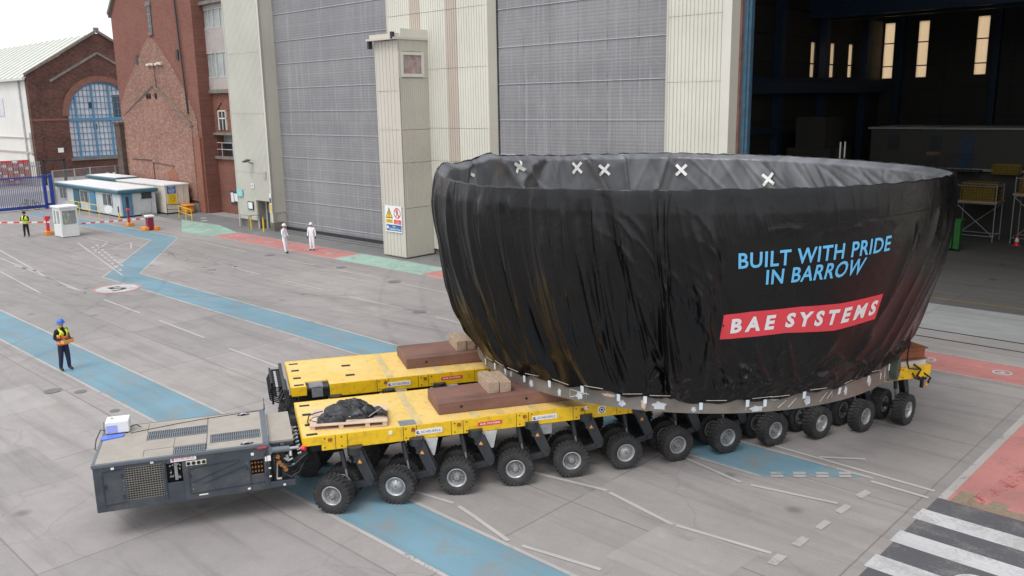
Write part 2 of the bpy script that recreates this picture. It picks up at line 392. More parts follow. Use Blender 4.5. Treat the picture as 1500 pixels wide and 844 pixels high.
def deckmat():
    m, t, b = nt('worn_yellow_deck'); co = coord(t)
    c = mix(t, ramp(t, noise(t, co, .7, 7, .7, .4), .3, .7), (.76, .50, .10), (.84, .60, .24))
    c = mix(t, math_(t, 'MULTIPLY', ramp(t, noise(t, coord(t, scale=(1, .35, 1)), 2.2, 8, .75, .6), .5, .72), .6), c, (.70, .54, .27))
    c = mix(t, math_(t, 'MULTIPLY', ramp(t, noise(t, co, 4, 8, .8, .3), .52, .70), .55), c, (.36, .25, .11))
    c = mix(t, math_(t, 'MULTIPLY', ramp(t, noise(t, co, 1.4, 5, .7, 1.2), .66, .74), .55), c, (.55, .18, .04))
    t.links.new(c, b.inputs['Base Color']); b.inputs['Roughness'].default_value = .6
    bump(t, b, noise(t, co, 30, 4, .7), .003); return m
M['deck'] = deckmat()
M['rust'] = mat('rusty_plate', (.185, .095, .075), .75, var=.35, scale=1.6, dirt=(.23, .11, .075), dirt_amt=.6, bmp=.006, bscale=14, stretch=(.4, 1, 1))
M['rustr'] = mat('red_rusty_beam', (.24, .085, .04), .75, var=.35, scale=3, dirt=(.10, .05, .035), dirt_amt=.6, bmp=.004)
M['timber'] = mat('timber_block', (.42, .31, .22), .8, var=.3, scale=5, dirt=(.20, .12, .07), dirt_amt=.6, stretch=(6, .6, 6), bmp=.004)
M['pallet'] = mat('pallet_wood', (.58, .44, .33), .75, var=.15, scale=4, dirt=(.35, .25, .17), stretch=(.6, 5, 5))
M['chass'] = mat('chassis_grey', (.026, .029, .035), .5, var=.35, dirt=(.09, .08, .07), coat=.1)
M['ppu'] = mat('slate_blue_paint', (.046, .056, .072), .42, var=.18, dirt=(.13, .125, .12), dirt_amt=.6, coat=.15)
M['tyre'] = mat('tyre_rubber', (.030, .030, .032), .78, var=.25, scale=9, dirt=(.085, .080, .075), dirt_amt=.8, bmp=.003, dscale=1.6, rnd=True)
M['rim'] = mat('silver_rim', (.50, .51, .52), .38, .5, var=.15, scale=10, dirt=(.14, .13, .12), dirt_amt=.8, dscale=4, rnd=True)
M['hub'] = mat('grey_hub', (.24, .24, .25), .5, .4, var=.2, scale=10, dirt=(.08, .07, .06), dirt_amt=.7, dscale=4, rnd=True)
M['hubdk'] = mat('dark_rim', (.06, .062, .065), .55, .2, var=.3, scale=10)
M['beige'] = mat('beige_tread_panel', (.36, .325, .285), .7, var=.08, scale=3, dirt=(.24, .21, .18), dirt_amt=.5, bmp=.004, bscale=60)
M['grille'] = mat('steel_grating', (.17, .20, .23), .5, .3, var=.1)
M['gridm'] = mat('punched_grille', (.22, .21, .19), .5, .4)
M['hose'] = mat('black_hose', (.014, .014, .016), .45)
M['brass'] = mat('brass_fitting', (.42, .18, .06), .5, .5, var=.3, scale=12)
M['ptarp'] = mat('folded_black_tarpaulin', (.022, .023, .026), .38, var=.3, bmp=.01, bscale=9)
M['steel'] = mat('bare_steel_flange', (.20, .18, .16), .5, .35, var=.25, scale=1.5, dirt=(.27, .22, .17), dirt_amt=.55)
M['padgreen'] = mat('green_primer', (.07, .095, .08), .6, var=.2)
M['whitedab'] = mat('white_primer_dab', (.52, .55, .58), .6, var=.2, scale=6)
M['tape'] = mat('pale_tape', (.60, .68, .75), .5, var=.05)
M['cord'] = mat('pale_cord', (.60, .56, .48), .8)
M['cyan'] = mat('printed_cyan', (.13, .47, .78), .42, var=.03)
M['bred'] = mat('printed_red', (.72, .055, .075), .42, var=.05)
M['bwhite'] = mat('printed_white', (.78, .76, .77), .42, var=.03)
M['magenta'] = mat('maroon_paint', (.24, .02, .055), .5, var=.15)
M['rblue'] = mat('gate_blue', (.025, .055, .30), .45, var=.15)
M['teal'] = mat('teal_trim', (.045, .135, .17), .45, var=.15)
M['cabwall'] = mat('cabin_wall', (.56, .59, .61), .55, var=.05, dirt=(.4, .4, .38))
M['cabroof'] = mat('cabin_roof', (.76, .76, .77), .6, var=.06, dirt=(.5, .5, .5))
M['cont'] = mat('cream_container', (.62, .58, .50), .55, var=.07, dirt=(.35, .25, .18))
M['glass'] = mat('dark_glass', (.05, .06, .065), .12, var=.2, scale=1)
M['glassl'] = mat('pale_dirty_glass', (.36, .39, .38), .25, var=.25, scale=.7)
M['pane'] = mat('whitened_pane', (.60, .61, .66), .35, var=.2, scale=1.3)
M['winblue'] = mat('window_blue', (.085, .235, .38), .5, var=.2)
M['vx'] = mat('hiviz_yellow', (.62, .80, .05), .6, var=.05)
M['vo'] = mat('hiviz_orange', (.85, .22, .04), .6, var=.05)
M['skin'] = mat('skin', (.50, .27, .19), .6, var=.06)
M['navy'] = mat('navy_cloth', (.018, .020, .06), .85, var=.25, scale=12)
M['blackc'] = mat('black_cloth', (.014, .014, .017), .85, var=.25)
M['whitec'] = mat('white_coverall', (.84, .84, .87), .85, var=.05, scale=8)
M['hatblue'] = mat('blue_hard_hat', (.03, .16, .60), .35)
M['hatwhite'] = mat('white_hard_hat', (.80, .80, .80), .4)
M['boot'] = mat('boot_leather', (.02, .018, .017), .6)
M['screenblue'] = mat('blue_plastic_sheet', (.10, .20, .80), .4)
M['shedw'] = cladding('white_shed_cladding', (.74, .73, .70), .10)
M['shedroof'] = mat('pale_green_roof', (.60, .615, .56), .6, var=.06, dirt=(.42, .45, .4))
M['brickT'] = brick('red_brick_tower', 'x', (.29, .13, .10), (.215, .094, .074), (.29, .15, .12), .22, (.07, .04, .035), patch=.35)
M['brickTy'] = brick('red_brick_tower_side', 'y', (.30, .105, .080), (.25, .085, .066), (.27, .17, .14), .3, (.07, .04, .035), patch=.35)
M['brickS'] = brick('rough_scar_brick', 'x', (.37, .18, .13), (.235, .11, .083), (.38, .26, .21), .25, (.06, .04, .035), pale=.5, patch=.6)
M['brickS2'] = brick('pale_scar_brick', 'x', (.40, .19, .14), (.30, .135, .10), (.42, .30, .25), .3, (.08, .05, .045), pale=.45, patch=.75)
M['brickO'] = brick('orange_repair_brick', 'x', (.33, .12, .08), (.28, .10, .065), (.38, .27, .2), .1, patch=.3)
M['brickA'] = brick('sooty_sandstone', 'y', (.20, .095, .075), (.12, .062, .055), (.15, .10, .085), .5, (.035, .028, .028), w=.45, h=.2, patch=.8)
M['brickAx'] = brick('sandstone_quoin', 'x', (.30, .16, .12), (.22, .11, .09), (.2, .14, .12), .4, (.04, .03, .03), w=.45, h=.2, patch=.6)
M['stone'] = mat('stone_trim', (.20, .18, .16), .85, var=.25, dirt=(.07, .06, .055), dirt_amt=.6)
M['slate'] = mat('slate_roof', (.14, .145, .155), .7, var=.2)
M['pinkpanel'] = mat('pinkish_spandrel', (.42, .375, .36), .6, var=.12, dirt=(.25, .2, .2))
M['mesh'] = mat('yellow_mesh', (.26, .17, .01), .5)
M['gskip'] = mat('green_plastic', (.03, .16, .03), .5)
M['orange'] = mat('orange_plastic', (.75, .28, .04), .6)
def translucent():
    m, t, b = nt('aged_translucent_sheet'); t.nodes.remove(b)
    tr = N(t, 'ShaderNodeBsdfTranslucent'); co = coord(t, scale=(4, 4, .3))
    c = mix(t, noise(t, co, 2.0, 4, .6), (.86, .70, .52), (1.0, .88, .70)); t.links.new(c, tr.inputs['Color'])
    t.links.new(tr.outputs[0], t.nodes['Material Output'].inputs['Surface']); return m
M['transl'] = translucent()
def tarpmat(name, c, rough, spec, bd):
    m, t, b = nt(name); co = coord(t)
    def ridge(f): return math_(t, 'SUBTRACT', 1.0, math_(t, 'ABSOLUTE', math_(t, 'MULTIPLY', math_(t, 'SUBTRACT', f, .5), 3.2)))
    n1 = noise(t, coord(t, scale=(1, 1, .55)), .95, 2, .5, 1.2); n2 = noise(t, co, 2.6, 2, .5, .8)
    h = math_(t, 'ADD', ridge(n1), math_(t, 'MULTIPLY', ridge(n2), .28))
    col = mix(t, ramp(t, n1, .35, .7), tuple(x*.8 for x in c), tuple(x*1.5 for x in c))
    col = mix(t, math_(t, 'MULTIPLY', ramp(t, noise(t, co, 2.1, 8, .8), .55, .75), .3), col, tuple(min(.3, x*2.2) for x in c))
    t.links.new(col, b.inputs['Base Color']); b.inputs['Specular IOR Level'].default_value = spec
    t.links.new(math_(t, 'ADD', math_(t, 'MULTIPLY', n2, .25), rough-.12), b.inputs['Roughness'])
    bump(t, b, h, bd, .9); return m
M['tarp'] = tarpmat('black_tarpaulin', (.0030, .0030, .0036), .29, .40, .012)
M['tarpin'] = tarpmat('sky_lit_tarpaulin_lining', (.115, .12, .132), .32, .6, .008)  # same black sheet; the sky's reflection is put into this paler base colour
def hazem():
    m, t, b = nt('haze_air'); t.nodes.remove(b); v = N(t, 'ShaderNodeVolumePrincipled')
    v.inputs['Color'].default_value = (.93, .95, 1, 1); v.inputs['Density'].default_value = HAZE; v.inputs['Anisotropy'].default_value = .2
    t.links.new(v.outputs[0], t.nodes['Material Output'].inputs['Volume']); return m

def tyremarks():
    m, t, b = nt('tyre_mark_stain'); co = coord(t)
    b.inputs['Base Color'].default_value = (.06, .055, .055, 1); b.inputs['Roughness'].default_value = .8
    a = math_(t, 'MULTIPLY', ramp(t, noise(t, co, .8, 6, .7), .35, .75), .2); t.links.new(math_(t, 'MULTIPLY', a, ramp(t, noise(t, co, 16, 3, .7), .3, .6)), b.inputs['Alpha']); return m
M['tyremark'] = tyremarks()
M['patch1'] = concrete('patched_concrete', (.275, .255, .247), slabs=False); M['patch2'] = concrete('pale_patched_concrete', (.375, .348, .337), slabs=False)
# ---------------------------------------------------------------- ground, paths, markings
def flat(name, polys, z, m, label=None, kind='structure'):
    mb = MB(fix=False)
    for P in polys:
        A = sum(P[i][0]*P[(i+1) % len(P)][1]-P[(i+1) % len(P)][0]*P[i][1] for i in range(len(P)))
        if A < 0: P = P[::-1]
        mb.add([(u, n, z) for u, n in P], [list(range(len(P)))])
    return obj(name, mb, m, fr='F', kind=kind, label=label)
g = MB(fix=False); g.quad((-420, -300, 0), (420, -300, 0), (420, 420, 0), (-420, 420, 0))
obj('ground', g, M['concrete'], fr='F', kind='structure')
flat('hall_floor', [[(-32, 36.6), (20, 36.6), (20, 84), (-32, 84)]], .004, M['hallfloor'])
flat('door_apron', [[(-32, 34.13), (20, 34.13), (20, 38.6), (-32, 38.6)]], .008, M['apron'])
flat('road', [[(-103, -40), (-91, -40), (-91, 26), (-94, 44), (-106, 44), (-103, 24)]], .004, M['asphalt'])
flat('concrete_edge', [[(-60, 31.0), (-19, 31.0), (-19, 34.1), (-60, 34.1)], [(-60.0, 31.0), (-60, 35.1), (-86, 35.1), (-86, 33.0)]], .0035, M['asphalt'])
pathA = [(-82.6, 26.5), (-73.9, 27.05), (-57.7, 27.05), (-46.5, 19.45), (-7.1, 19.3), (-8.9, 17.8), (-47.0, 17.8), (-58.0, 25.42), (-82.6, 25.2)]
flat('blue_path', [pathA], .004, M['blue'])
flat('blue_lower_path', [[(-60, 10.0), (-4, 9.85), (-4, 11.35), (-60, 11.55)]], .004, M['blue'])
flat('green_path', [[(-67.0, 31.9), (-60.2, 28.6), (-56.5, 28.95), (-56.5, 30.95), (-61.5, 32.2)], [(-42.0, 28.95), (-34.2, 28.95), (-34.2, 30.95), (-42.0, 30.95)]], .004, M['green'])
flat('red_path', [[(-56.5, 28.95), (-42.0, 28.95), (-42.0, 30.95), (-56.5, 30.95)], [(-34.2, 28.95), (12, 28.95), (12, 30.95), (-34.2, 30.95)],
     [(-5.27, 19.3), (6, 19.3), (6, 28.9), (-5.27, 28.9)]], .004, M['redR'])
flat('crosswalk', [[(-5.45, 9.0), (1.2, 9.0), (1.2, 19.3), (-5.45, 19.3)]], .004, M['blackz'])
zs = []
for k in range(8):
    n1 = 18.53-k*1.29; zs.append([(-5.52, n1), (1.2, n1-.06), (1.2, n1-.64), (-5.53, n1-.58)])
flat('crosswalk_stripes', zs, .008, M['whitez'])
flat('tactile_paving', [[(-5.2, 19.32), (-5.18, 20.0), (-4.83, 19.98), (-4.78, 19.62), (-4.55, 19.60), (-4.5, 19.93), (-4.2, 19.9), (-4.15, 19.62), (-3.6, 19.6), (1.0, 19.6), (1.0, 19.3)]], .008, M['brownp'])
flat('red_seam', [[(-4.95, 19.34), (-4.68, 19.34), (-4.45, 20.4), (-4.1, 22.2), (-3.8, 24.6), (-4.02, 24.6), (-4.5, 22.2), (-4.82, 20.4)]], .010, M['redcrack'])
# white lines (all real strips on the concrete)
L = []
def strip(a, b, w):
    (u0, n0), (u1, n1) = a, b; d = math.hypot(u1-u0, n1-n0); x, y = -(n1-n0)/d*w/2, (u1-u0)/d*w/2
    return [(u0+x, n0+y), (u1+x, n1+y), (u1-x, n1-y), (u0-x, n0-y)]
def pline(pts, w=.12, out=L):
    for i in range(len(pts)-1): out.append(strip(pts[i], pts[i+1], w))
def px(*q): return [ground(x, y) for x, y in q]
# borders of the coloured paths
E_ = []
pline([(-82.6, 26.55), (-73.9, 27.1), (-57.7, 27.1), (-46.5, 19.5), (-6.9, 19.36)], .10, E_)
pline([(-82.6, 25.15), (-58.1, 25.37), (-47.1, 17.75), (-8.9, 17.75)], .10, E_)
pline([(-60, 9.94), (-4.5, 9.79)], .10, E_); pline([(-60, 11.61), (-4.5, 11.41)], .10, E_)
pline([(-56.5, 31.0), (12, 31.0)], .09, E_); pline([(-56.5, 28.9), (12, 28.9)], .09, E_)
pline([(-5.36, 19.3), (-5.30, 28.9)], .18, E_)
flat('path_borders', E_, .0075, M['whitef'])
for q in [[(0, 367), (70, 407), (128, 430)], [(0, 378), (85, 414)], [(97, 420), (129, 430.7)], [(151.7, 439), (205, 459)], [(233.4, 469.8), (300, 495.4)], [(335, 511), (408, 538)],
          [(114, 356), (180, 404)], [(128, 348), (158, 355), (138, 371)], [(165, 365), (192, 365), (192, 355), (165, 365)],
          [(409.7, 379.3), (462, 389)], [(495, 396), (557.5, 409)], [(596, 417.7), (660, 430.5)], [(340, 392), (381, 402.6)], [(412.5, 410.6), (473.6, 424.8)],
          [(512, 434.8), (590, 452.7)], [(638.5, 464.6), (678.4, 474.6)], [(301, 356), (360, 369)], [(1134.7, 653.5), (1369, 720)], [(1276, 705.5), (1360, 730)], [(1200, 670), (1268, 673)],
          [(1100, 711), (1227, 738)], [(893, 722), (985, 769)], [(990, 770), (1130, 811)], [(1005, 672), (1085, 707)], [(783, 693), (889, 719)],
          [(609, 721), (664.6, 737.7)], [(671.7, 742), (697.8, 759)], [(697, 759), (745, 793)], [(765, 800), (880, 835)], [(20, 390), (60, 398)], [(0, 398), (60, 430)]]:
    pline(px(*q), .10)
for q in [[(135, 362), (180, 399)], [(141, 359), (182, 392)]]:
    (a, b), (c, d) = px(*q)
    for k in range(9):
        s, e = k/9, (k+.6)/9; pline([(a+(c-a)*s, b+(d-b)*s), (a+(c-a)*e, b+(d-b)*e)], .16)
flat('road_lines', L, .0115, M['whitel'])
D = []
for q in [((528, 435), (580, 408), (612, 425), (560, 455)), ((423, 515), (477, 480), (513, 495), (458, 532)), ((323, 598), (372, 560), (410, 575), (355, 613)), ((203, 683), (260, 643), (300, 657), (250, 700)), ((80, 780), (133, 732), (185, 747), (128, 795))]: D.append([ground(1100+x/3.46, 600+y/3.46) for x, y in q])
for k in range(4):
    for j, o_ in ((0, .02), (1, .24)):
        u0, n0 = -8.72+k*.40-o_*.64+j*.06, 17.90+k*.345+o_*.7; D.append(strip((u0, n0), (u0+.22, n0+.19), .13))
# worn road lettering near the left door
random.seed(11)
for r_ in range(2):
    for k in range(16):
        u0 = -53.2+k*.62; n0 = 25.1-r_*1.3-k*.10
        for j in range(3):
            a = (u0+random.uniform(0, .35), n0+random.uniform(-.4, .4)); b_ = (u0+random.uniform(0, .4), n0+random.uniform(-.4, .4)); pline([a, b_] if math.dist(a, b_) > .05 else [a, (a[0]+.3, a[1])], .10, D)
flat('road_dashes', D, .0125, M['whitef'])
def disc(c, r, n=28, r0=None):
    if r0 is None: return [[(c[0]+r*cos(2*pi*i/n), c[1]+r*sin(2*pi*i/n)) for i in range(n)]]
    return [[(c[0]+r*cos(2*pi*i/n), c[1]+r*sin(2*pi*i/n)), (c[0]+r*cos(2*pi*(i+1)/n), c[1]+r*sin(2*pi*(i+1)/n)), (c[0]+r0*cos(2*pi*(i+1)/n), c[1]+r0*sin(2*pi*(i+1)/n)), (c[0]+r0*cos(2*pi*i/n), c[1]+r0*sin(2*pi*i/n))] for i in range(n)]
cs = ground(171.5, 423)
flat('speed_marking', disc(cs, .98), .008, M['whitez']); flat('speed_marking_ring', disc(cs, 1.16, r0=.98), .010, M['red'])
mb = MB(fix=False); lettering(mb, '5', (cs[0]+.55, cs[1]-.38, .012), (0, 1, 0), (-1, 0, 0), .75, 1.1, bold=.02); obj('speed_marking_number', mb, M['numk'], fr='F', kind='structure')
P_ = []
for k in range(22):
    c = (-55.2+k*2.3, 29.95)
    if -40 < c[0] < -12: pass
    P_ += disc(c, .30, 14, .23); P_ += disc((c[0], c[1]+.05), .08, 8); P_.append([(c[0]-.16, c[1]-.15), (c[0]+.16, c[1]-.15), (c[0]+.1, c[1]-.05), (c[0]-.1, c[1]-.05)])
c = (-3.55, 19.98); P_ += disc(c, .24, 18, .17); P_ += disc(c, .1, 8, .06); P_.append(strip((c[0]-.3, c[1]-.3), (c[0]-.02, c[1]-.26), .07)); P_.append(strip((c[0]-.3, c[1]-.3), (c[0]-.12, c[1]-.1), .06))
for c in [(-62.5, 31.2), (-59.5, 30.3), (-64.8, 32.7), (-66.5, 33.5)]: P_ += disc(c, .28, 14)
c = (-3.75, 16.0); P_ += disc(c, .40, 24, .31); lt = MB(fix=False); lettering(lt, 'SLOW', (-3.99, 15.92, 0), (1, 0, 0), (0, 1, 0), .5, .18, bold=.03)
P_ += [[(lt.v[i][0], lt.v[i][1]) for i in f] for f in lt.f]
flat('walkway_symbols', P_, .0135, M['whitez'])
TM = []
for (c, r, a0_, a1_, w) in [((-60, -8), 30, 10, 62, .26), ((-60, -8), 32.1, 10, 62, .26), ((-20, -40), 62, 78, 128, .24), ((-20, -40), 64, 78, 128, .24), ((-2, 60), 44.5, 215, 262, .22), ((-2, 60), 46.4, 215, 262, .22), ((-70, 60), 52, 272, 318, .25), ((-70, 60), 54.2, 272, 318, .25), ((10, -12), 26, 95, 170, .22), ((10, -12), 27.8, 95, 170, .22)]:
    pline([(c[0]+r*cos(radians(a0_+(a1_-a0_)*k/40)), c[1]+r*sin(radians(a0_+(a1_-a0_)*k/40))) for k in range(41)], w, TM)
flat('tyre_marks', TM, .0155, M['tyremark'])
flat('dark_concrete_patch', [[(-24.2, 5.0), (-21.4, 5.1), (-21.3, 6.9), (-24.3, 6.8)], [(-13.1, 14.2), (-11.4, 14.2), (-11.4, 15.3), (-13.1, 15.4)], [(-46, 14.2), (-43.4, 14.1), (-43.3, 15.6), (-46, 15.7)], [(-35, 22.0), (-30.6, 22.0), (-30.6, 23.1), (-35, 23.1)]], .0022, M['patch1'])
flat('pale_concrete_patch', [[(-9.4, 12.4), (-7.3, 12.4), (-7.2, 14.4), (-9.3, 14.5)], [(-30, 6.3), (-27.4, 6.2), (-27.4, 8.6), (-30.1, 8.7)], [(-52, 20.2), (-48.5, 20.2), (-48.5, 21.9), (-52, 21.9)]], .0022, M['patch2'])
# threshold rails and drainage slots in front of the doors
mb = MB()
mb.box((-32, 32.86, .001), (14, 32.93, .0145)); mb.box((-32, 34.05, .001), (14, 34.13, .0145)); mb.box((-55, 33.0, .001), (-42, 33.06, .0145)); mb.box((-55, 33.55, .001), (-42, 33.6, .0145))
obj('door_rails_in_ground', mb, M['dark'], fr='F', kind='structure')
mb = MB()
mb.box((-32, 39.75, .0), (14, 39.82, .0132)); obj('yellow_floor_line', mb, M['mesh'], fr='F', kind='structure')
# manholes / cable covers
mb = MB(fix=False)
for x, y, r in [(77, 573, .26), (118, 574, .18), (168, 602, .14), (578, 413, .35), (500, 392, .3), (1008, 0, 0), (614, 457, .3), (395, 374, .3)]:
    if r:
        c = ground(x, y)
        for P in disc(c, r, 16): mb.add([(a, b, .0145) for a, b in P], [list(range(len(P)))])
obj('manhole_covers', mb, M['asphalt'], fr='F', kind='structure')
# ---------------------------------------------------------------- the assembly hall
def ribs(mb, a, b, z0, z1, out, per=.19, gw=.035, dep=.04, m=0, joints=()):
    """profiled sheet between plan points a and b: narrow grooves every `per` metres"""
    a, b = Vector(a), Vector(b); Lh = (b-a).length; d = (b-a)/Lh; o = Vector(out); k = max(1, round(Lh/per)); p = Lh/k
    pts = [a]
    for i in range(k):
        s = i*p; pts += [a+d*(s+p-gw*1.6), a+d*(s+p-gw*1.25)-o*dep, a+d*(s+p-gw*.35)-o*dep, a+d*(s+p)]
    zz = [z0]+list(joints)+[z1]
    for q in range(len(zz)-1):
        lo = zz[q]+(.012 if q else 0); hi = zz[q+1]-.012
        vs = [(P.x, P.y, z) for z in (lo, hi) for P in pts]; n = len(pts)
        mb.add(vs, [(i, i+1, n+i+1, n+i) for i in range(n-1)], m)
HT = 26.0
hall = thing('assembly_hall', 'huge cream clad shipbuilding hall with tall grey doors and one open bay', 'building', 'F', -38.0, 34.0)
def wall(name, boxes, m, parent=hall, **k):
    mb = MB()
    for a, b in boxes: mb.box(a, b)
    return obj(name, mb, m, parent, **k)
BK = .045
# backing masonry behind all sheets
wall('wall', [((-59.56, 32.95, .62), (-56.95, 34.6, HT)), ((-56.95, 32.95, 2.12), (-55.08, 34.6, HT)), ((-55.08, 32.95, 1.3), (-54.95, 34.6, HT)),
              ((-56.95, 33.6, .0), (-55.0, 34.6, 2.12)), ((-55.45, 34.3, 0), (-41.6, 34.9, HT)),
              ((-41.75, 33.65, .35), (-33.55, 34.6, HT)), ((-33.4, 34.4, 0), (-22.3, 34.9, HT)), ((-22.2, 33.65, .3), (-19.1, 34.5, HT)),
              ((3.0, 33.65, 0), (20, 34.6, HT)), ((-59.56, 34.6, 0), (-58.9, 66, HT)),
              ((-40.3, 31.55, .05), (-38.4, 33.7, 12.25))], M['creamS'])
jl = (2.9, 6.4, 9.6, 12.8, 16.0, 19.5)
mb = MB(fix=False)
ribs(mb, (-59.6, 32.9), (-56.97, 32.9), .62, HT, (0, -1), .16, .045, .05, joints=(4.1, 8.3, 12.5, 16.6))
ribs(mb, (-56.97, 32.9), (-55.06, 32.9), 2.12, HT, (0, -1), .16, .045, .05, joints=(4.1, 8.3, 12.5, 16.6))
ribs(mb, (-55.06, 32.9), (-54.82, 32.9), .62, HT, (0, -1), .24, .01, .01)
obj('left_bay_cladding', mb, M['creamL'], hall)
mb = MB(); mb.prism([(-54.82, 32.9), (-55.10, 33.45), (-55.4, 34.1), (-55.9, 34.1), (-54.86, 32.94)], 'z', .0, HT); mb.box((-59.62, 32.88, 0), (-59.52, 34.5, HT))
obj('left_bay_jamb', mb, M['creamS'], hall)
wall('plinth', [((-59.3, 33.1, 0), (-56.95, 34.3, .62)), ((-55.35, 32.93, 0), (-54.75, 33.7, .62)), ((-41.7, 33.75, 0), (-33.6, 34.6, .36)), ((-22.2, 33.75, 0), (-19.15, 34.5, .3))], M['stone'])
wall('doorway_recess', [((-57.1, 33.0, 0), (-56.95, 33.62, 2.12)), ((-55.4, 33.0, .6), (-55.06, 33.62, 2.12))], M['creamS'])
dr = wall('personnel_door', [((-56.6, 33.52, .05), (-55.75, 33.58, 2.05))], M['ppu'])
wall('door_window', [((-56.35, 33.49, 1.2), (-55.95, 33.515, 1.8))], M['glassl'], dr)
mb = MB(fix=False)
jm = (2.92, 5.55, 7.4, 10.68, 13.8, 17.5)
for a, b in ((-41.8, -39.75), (-38.85, -36.72), (-35.82, -33.45)): ribs(mb, (a, 33.6), (b, 33.6), .36, HT, (0, -1), .19, .032, .04, joints=jm)
ribs(mb, (-22.22, 33.6), (-19.5, 33.6), .3, HT, (0, -1), .19, .045, .045, joints=(9.5, 12.3)); mb.box((-19.5, 33.58, .3), (-19.08, 33.62, HT))
ribs(mb, (3, 33.6), (20, 33.6), 0, HT, (0, -1), .19, .04, .04)
obj('front_cladding', mb, M['cream'], hall)
mb = MB(fix=False)
for a, b in ((-39.75, -38.85), (-36.72, -35.82)): ribs(mb, (a, 33.585), (b, 33.585), .36, HT, (0, -1), .18, .03, .04, joints=jm)
obj('rooflight_strip', mb, M['tanstrip'], hall)
mb = MB(); mb.prism([(-33.45, 33.6), (-33.2, 34.12), (-33.2, 34.5), (-33.7, 34.5), (-33.7, 33.63)], 'z', .3, HT)
mb.prism([(-19.08, 33.62), (-18.98, 34.25), (-18.98, 34.5), (-19.4, 34.5), (-19.4, 33.64)], 'z', .3, HT); mb.box((-41.86, 33.58, .36), (-41.76, 34.2, HT)); mb.box((-22.28, 33.57, .3), (-22.18, 34.2, HT))
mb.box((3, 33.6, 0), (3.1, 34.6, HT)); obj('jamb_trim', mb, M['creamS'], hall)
# projecting duct tower
mb = MB(fix=False); jb = (2.92, 5.5, 7.35, 9.5)
ribs(mb, (-40.35, 31.5), (-38.48, 31.5), .1, 12.25, (0, -1), .31, .03, .03, joints=jb); mb.box((-38.5, 31.48, .1), (-38.36, 31.53, 12.25)); mb.box((-40.42, 31.48, .1), (-40.33, 31.56, 12.25))
obj('tower_front_cladding', mb, M['cream2'], hall)
mb = MB(fix=False)
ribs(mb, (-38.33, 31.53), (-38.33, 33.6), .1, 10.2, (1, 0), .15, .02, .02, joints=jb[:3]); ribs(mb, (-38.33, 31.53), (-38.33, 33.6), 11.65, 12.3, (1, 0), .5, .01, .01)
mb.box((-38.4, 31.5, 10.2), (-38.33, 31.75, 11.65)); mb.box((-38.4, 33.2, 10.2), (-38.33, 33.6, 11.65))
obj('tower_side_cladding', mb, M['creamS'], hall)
mb = MB(); mb.box((-38.45, 31.62, 12.3), (-38.26, 33.6, 12.85)); mb.box((-38.36, 31.66, 10.25), (-38.28, 33.3, 10.43)); mb.box((-38.36, 31.66, 11.45), (-38.28, 33.3, 11.62)); mb.box((-38.36, 31.66, 10.43), (-38.28, 31.80, 11.45)); mb.box((-38.36, 33.14, 10.43), (-38.28, 33.3, 11.45)); mb.box((-38.40, 31.5, 12.25), (-38.3, 31.63, 12.5))
obj('tower_window_frame', mb, M['cream'], hall)
wall('tower_window', [((-38.40, 31.78, 10.42), (-38.345, 33.16, 11.47))], mat('stained_pane', (.34, .27, .27), .5, var=.4, scale=2.5, dirt=(.42, .15, .09), dirt_amt=.8))
wall('tower_roof', [((-40.75, 31.15, 12.27), (-38.25, 33.58, 12.38)), ((-40.6, 31.3, 12.38), (-38.35, 33.55, 12.6))], M['cream2'])
wall('gutter_bracket', [((-40.7, 31.2, 11.85), (-40.55, 31.45, 12.27)), ((-38.5, 31.1, 12.3), (-38.35, 31.3, 12.66))], M['dark'])
# doors
def lift_door(u0, u1, n, zb, z0, seams):
    mb = MB(fix=False); zz = [z0]+zb+[HT]
    for i in range(len(zz)-1):
        a, b = zz[i], zz[i+1]; K = 6
        vs = []; 
        for j in range(K+1):
            t = j/K; z = a+(b-a)*t; off = -.018*sin(pi*t)
            vs += [(u0, n+off, z), (u1, n+off, z)]
        mb.add(vs, [(2*j, 2*j+1, 2*j+3, 2*j+2) for j in range(K)], 0, True)
    d = obj('lift_door', mb, M['door'], hall)
    mb = MB()
    for z in zb: mb.box((u0, n-.045, z-.018), (u1, n+.03, z+.015))
    for i in range(len(zz)-1): mb.box((u0, n-.026, (zz[i]+zz[i+1])/2-.006), (u1, n-.01, (zz[i]+zz[i+1])/2+.006))
    obj('door_batten', mb, M['batten'], d)
    mb = MB()
    for k in range(1, seams): u = u0+(u1-u0)*k/seams; mb.box((u-.005, n-.022, z0), (u+.005, n-.0, HT))
    if seams: obj('door_seam', mb, mat('seam_grey', (.20, .20, .215), .6), d)
    mb = MB(); mb.box((u0, n-.05, z0-.22), (u1, n+.12, z0)); mb.box((u0-.12, n-.06, 0), (u0, n+.15, HT)); obj('door_edge_seal', mb, M['dark'], d)
lift_door(-55.4, -41.9, 34.1, [.59, 2.14, 3.70, 5.26, 6.84, 8.45, 10.02, 11.68, 13.19, 14.98, 16.6, 18.2, 19.8], .22, 0)
lift_door(-33.15, -22.3, 34.1, [.6, 2.4, 4.2, 6.03, 7.85, 9.72, 11.62, 13.55, 15.4, 17.3, 19.2], .22, 6)
